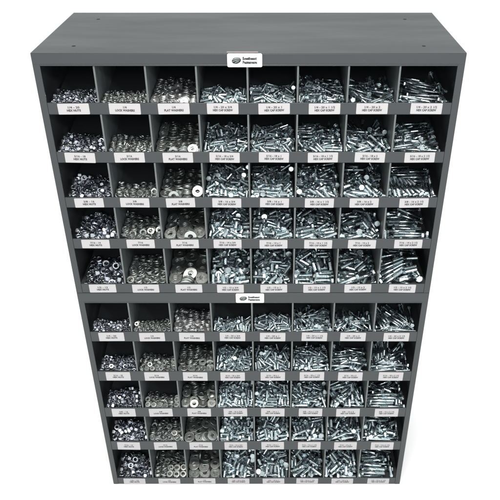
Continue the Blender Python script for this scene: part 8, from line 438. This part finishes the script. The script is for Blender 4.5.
for (cab, row, col), (n_ind, data) in BINS.items():
    kind = ('nut', 'lock', 'flat')[col] if col < 3 else 'screw'
    key = (kind, row, col if kind == 'screw' else 0)
    if key not in MESH:
        MESH[key] = {'nut': lambda: [nut_mesh(row)], 'lock': lambda: [lock_mesh(row)], 'flat': lambda: [flat_mesh(row)],
                     'screw': lambda: [head_mesh(row, col), shank_mesh(row, col)]}[kind]()
    meshes = MESH[key]
    tb = (UP, LO)[cab][row][1]
    org = Vector(((DIV[col] + DIV[col + 1]) / 2, .0036, H_ALL - tb))
    name, noun, cat, plural = KINDS[kind]
    where = f'{ORD[col]} bin, {ROWN[row]} row, {("upper", "lower")[cab]} cabinet'
    if kind == 'screw': adj = f'{LENW[col - 3]} zinc'
    else: adj = 'shiny' if kind == 'nut' else 'dull'
    group = f'{plural} in {where}'
    half = (DIV[col + 1] - DIV[col]) / 2
    for i, (p, q) in enumerate(decode(data)):
        mw = Matrix.Translation(org + p) @ q.to_matrix().to_4x4()
        PLACED.append(((cab, row, col), i, mw, meshes))
        if i < n_ind:
            if kind == 'screw':
                o = bpy.data.objects.new(name, None); o.empty_display_size = .005; C.objects.link(o); o.matrix_world = mw
                for part, me in zip(('head', 'shank'), meshes):
                    c = bpy.data.objects.new(part, me); c.parent = o; C.objects.link(c)
            else:
                o = bpy.data.objects.new(name, meshes[0]); C.objects.link(o); o.matrix_world = mw
            side = 'left' if p.x < -half * .4 else ('right' if p.x > half * .4 else 'middle')
            ax = q @ Vector((0, 0, 1))
            if kind == 'screw': pose = 'upright' if abs(ax.z) > .7 else ('crosswise' if abs(ax.x) > abs(ax.y) * 1.3 else 'lengthwise')
            else: pose = 'lying flat' if abs(ax.z) > .8 else ('on edge' if abs(ax.z) < .35 else 'tilted')
            o['label'] = f'{adj} {noun} {pose}, {side} of {where}'; o['category'] = cat; o['group'] = group
        else:
            rest[kind][0].append((mw, meshes))
RESTL = {'nut': 'loose zinc hex nuts filling the first bins of every row',
         'lock': 'loose split lock washers filling the second bins of every row',
         'flat': 'loose flat washers filling the third bins of every row',
         'screw': 'loose zinc hex cap screws filling the bins right of the washers'}
import numpy as np
def arr(me):
    if me.name in ARR: return ARR[me.name]
    v = np.empty(len(me.vertices) * 3); me.vertices.foreach_get('co', v)
    li = np.empty(len(me.loops), dtype=np.int32); me.loops.foreach_get('vertex_index', li)
    lt = np.empty(len(me.polygons), dtype=np.int32); me.polygons.foreach_get('loop_total', lt)
    sm = np.array([p.use_smooth for p in me.polygons])
    ARR[me.name] = (v.reshape(-1, 3), li, lt, sm, me.materials[0]); return ARR[me.name]
ARR = {}
for kind, (lst, _, _) in rest.items():
    if not lst: continue
    V, LI, LT, SM, MI = [], [], [], [], []; base = 0; mats = []
    for mw, meshes in lst:
        m = np.array(mw)
        for me in meshes:
            v, li, lt, sm, ma = arr(me)
            if ma not in mats: mats.append(ma)
            V.append(v @ m[:3, :3].T + m[:3, 3]); LI.append(li + base); LT.append(lt); SM.append(sm)
            MI.append(np.full(len(lt), mats.index(ma), dtype=np.int32)); base += len(v)
    V = np.concatenate(V); LI = np.concatenate(LI); LT = np.concatenate(LT)
    me = bpy.data.meshes.new('loose_' + KINDS[kind][0] + 's')
    me.vertices.add(len(V)); me.vertices.foreach_set('co', V.ravel())
    me.loops.add(len(LI)); me.loops.foreach_set('vertex_index', LI)
    me.polygons.add(len(LT)); me.polygons.foreach_set('loop_start', np.concatenate([[0], np.cumsum(LT)[:-1]]).astype(np.int32))
    me.polygons.foreach_set('use_smooth', np.concatenate(SM)); me.polygons.foreach_set('material_index', np.concatenate(MI))
    me.update(calc_edges=True); me.validate()
    o = link('loose_' + KINDS[kind][0] + 's', me, None, mats)
    o['kind'] = 'stuff'; o['label'] = RESTL[kind]; o['category'] = KINDS[kind][3]
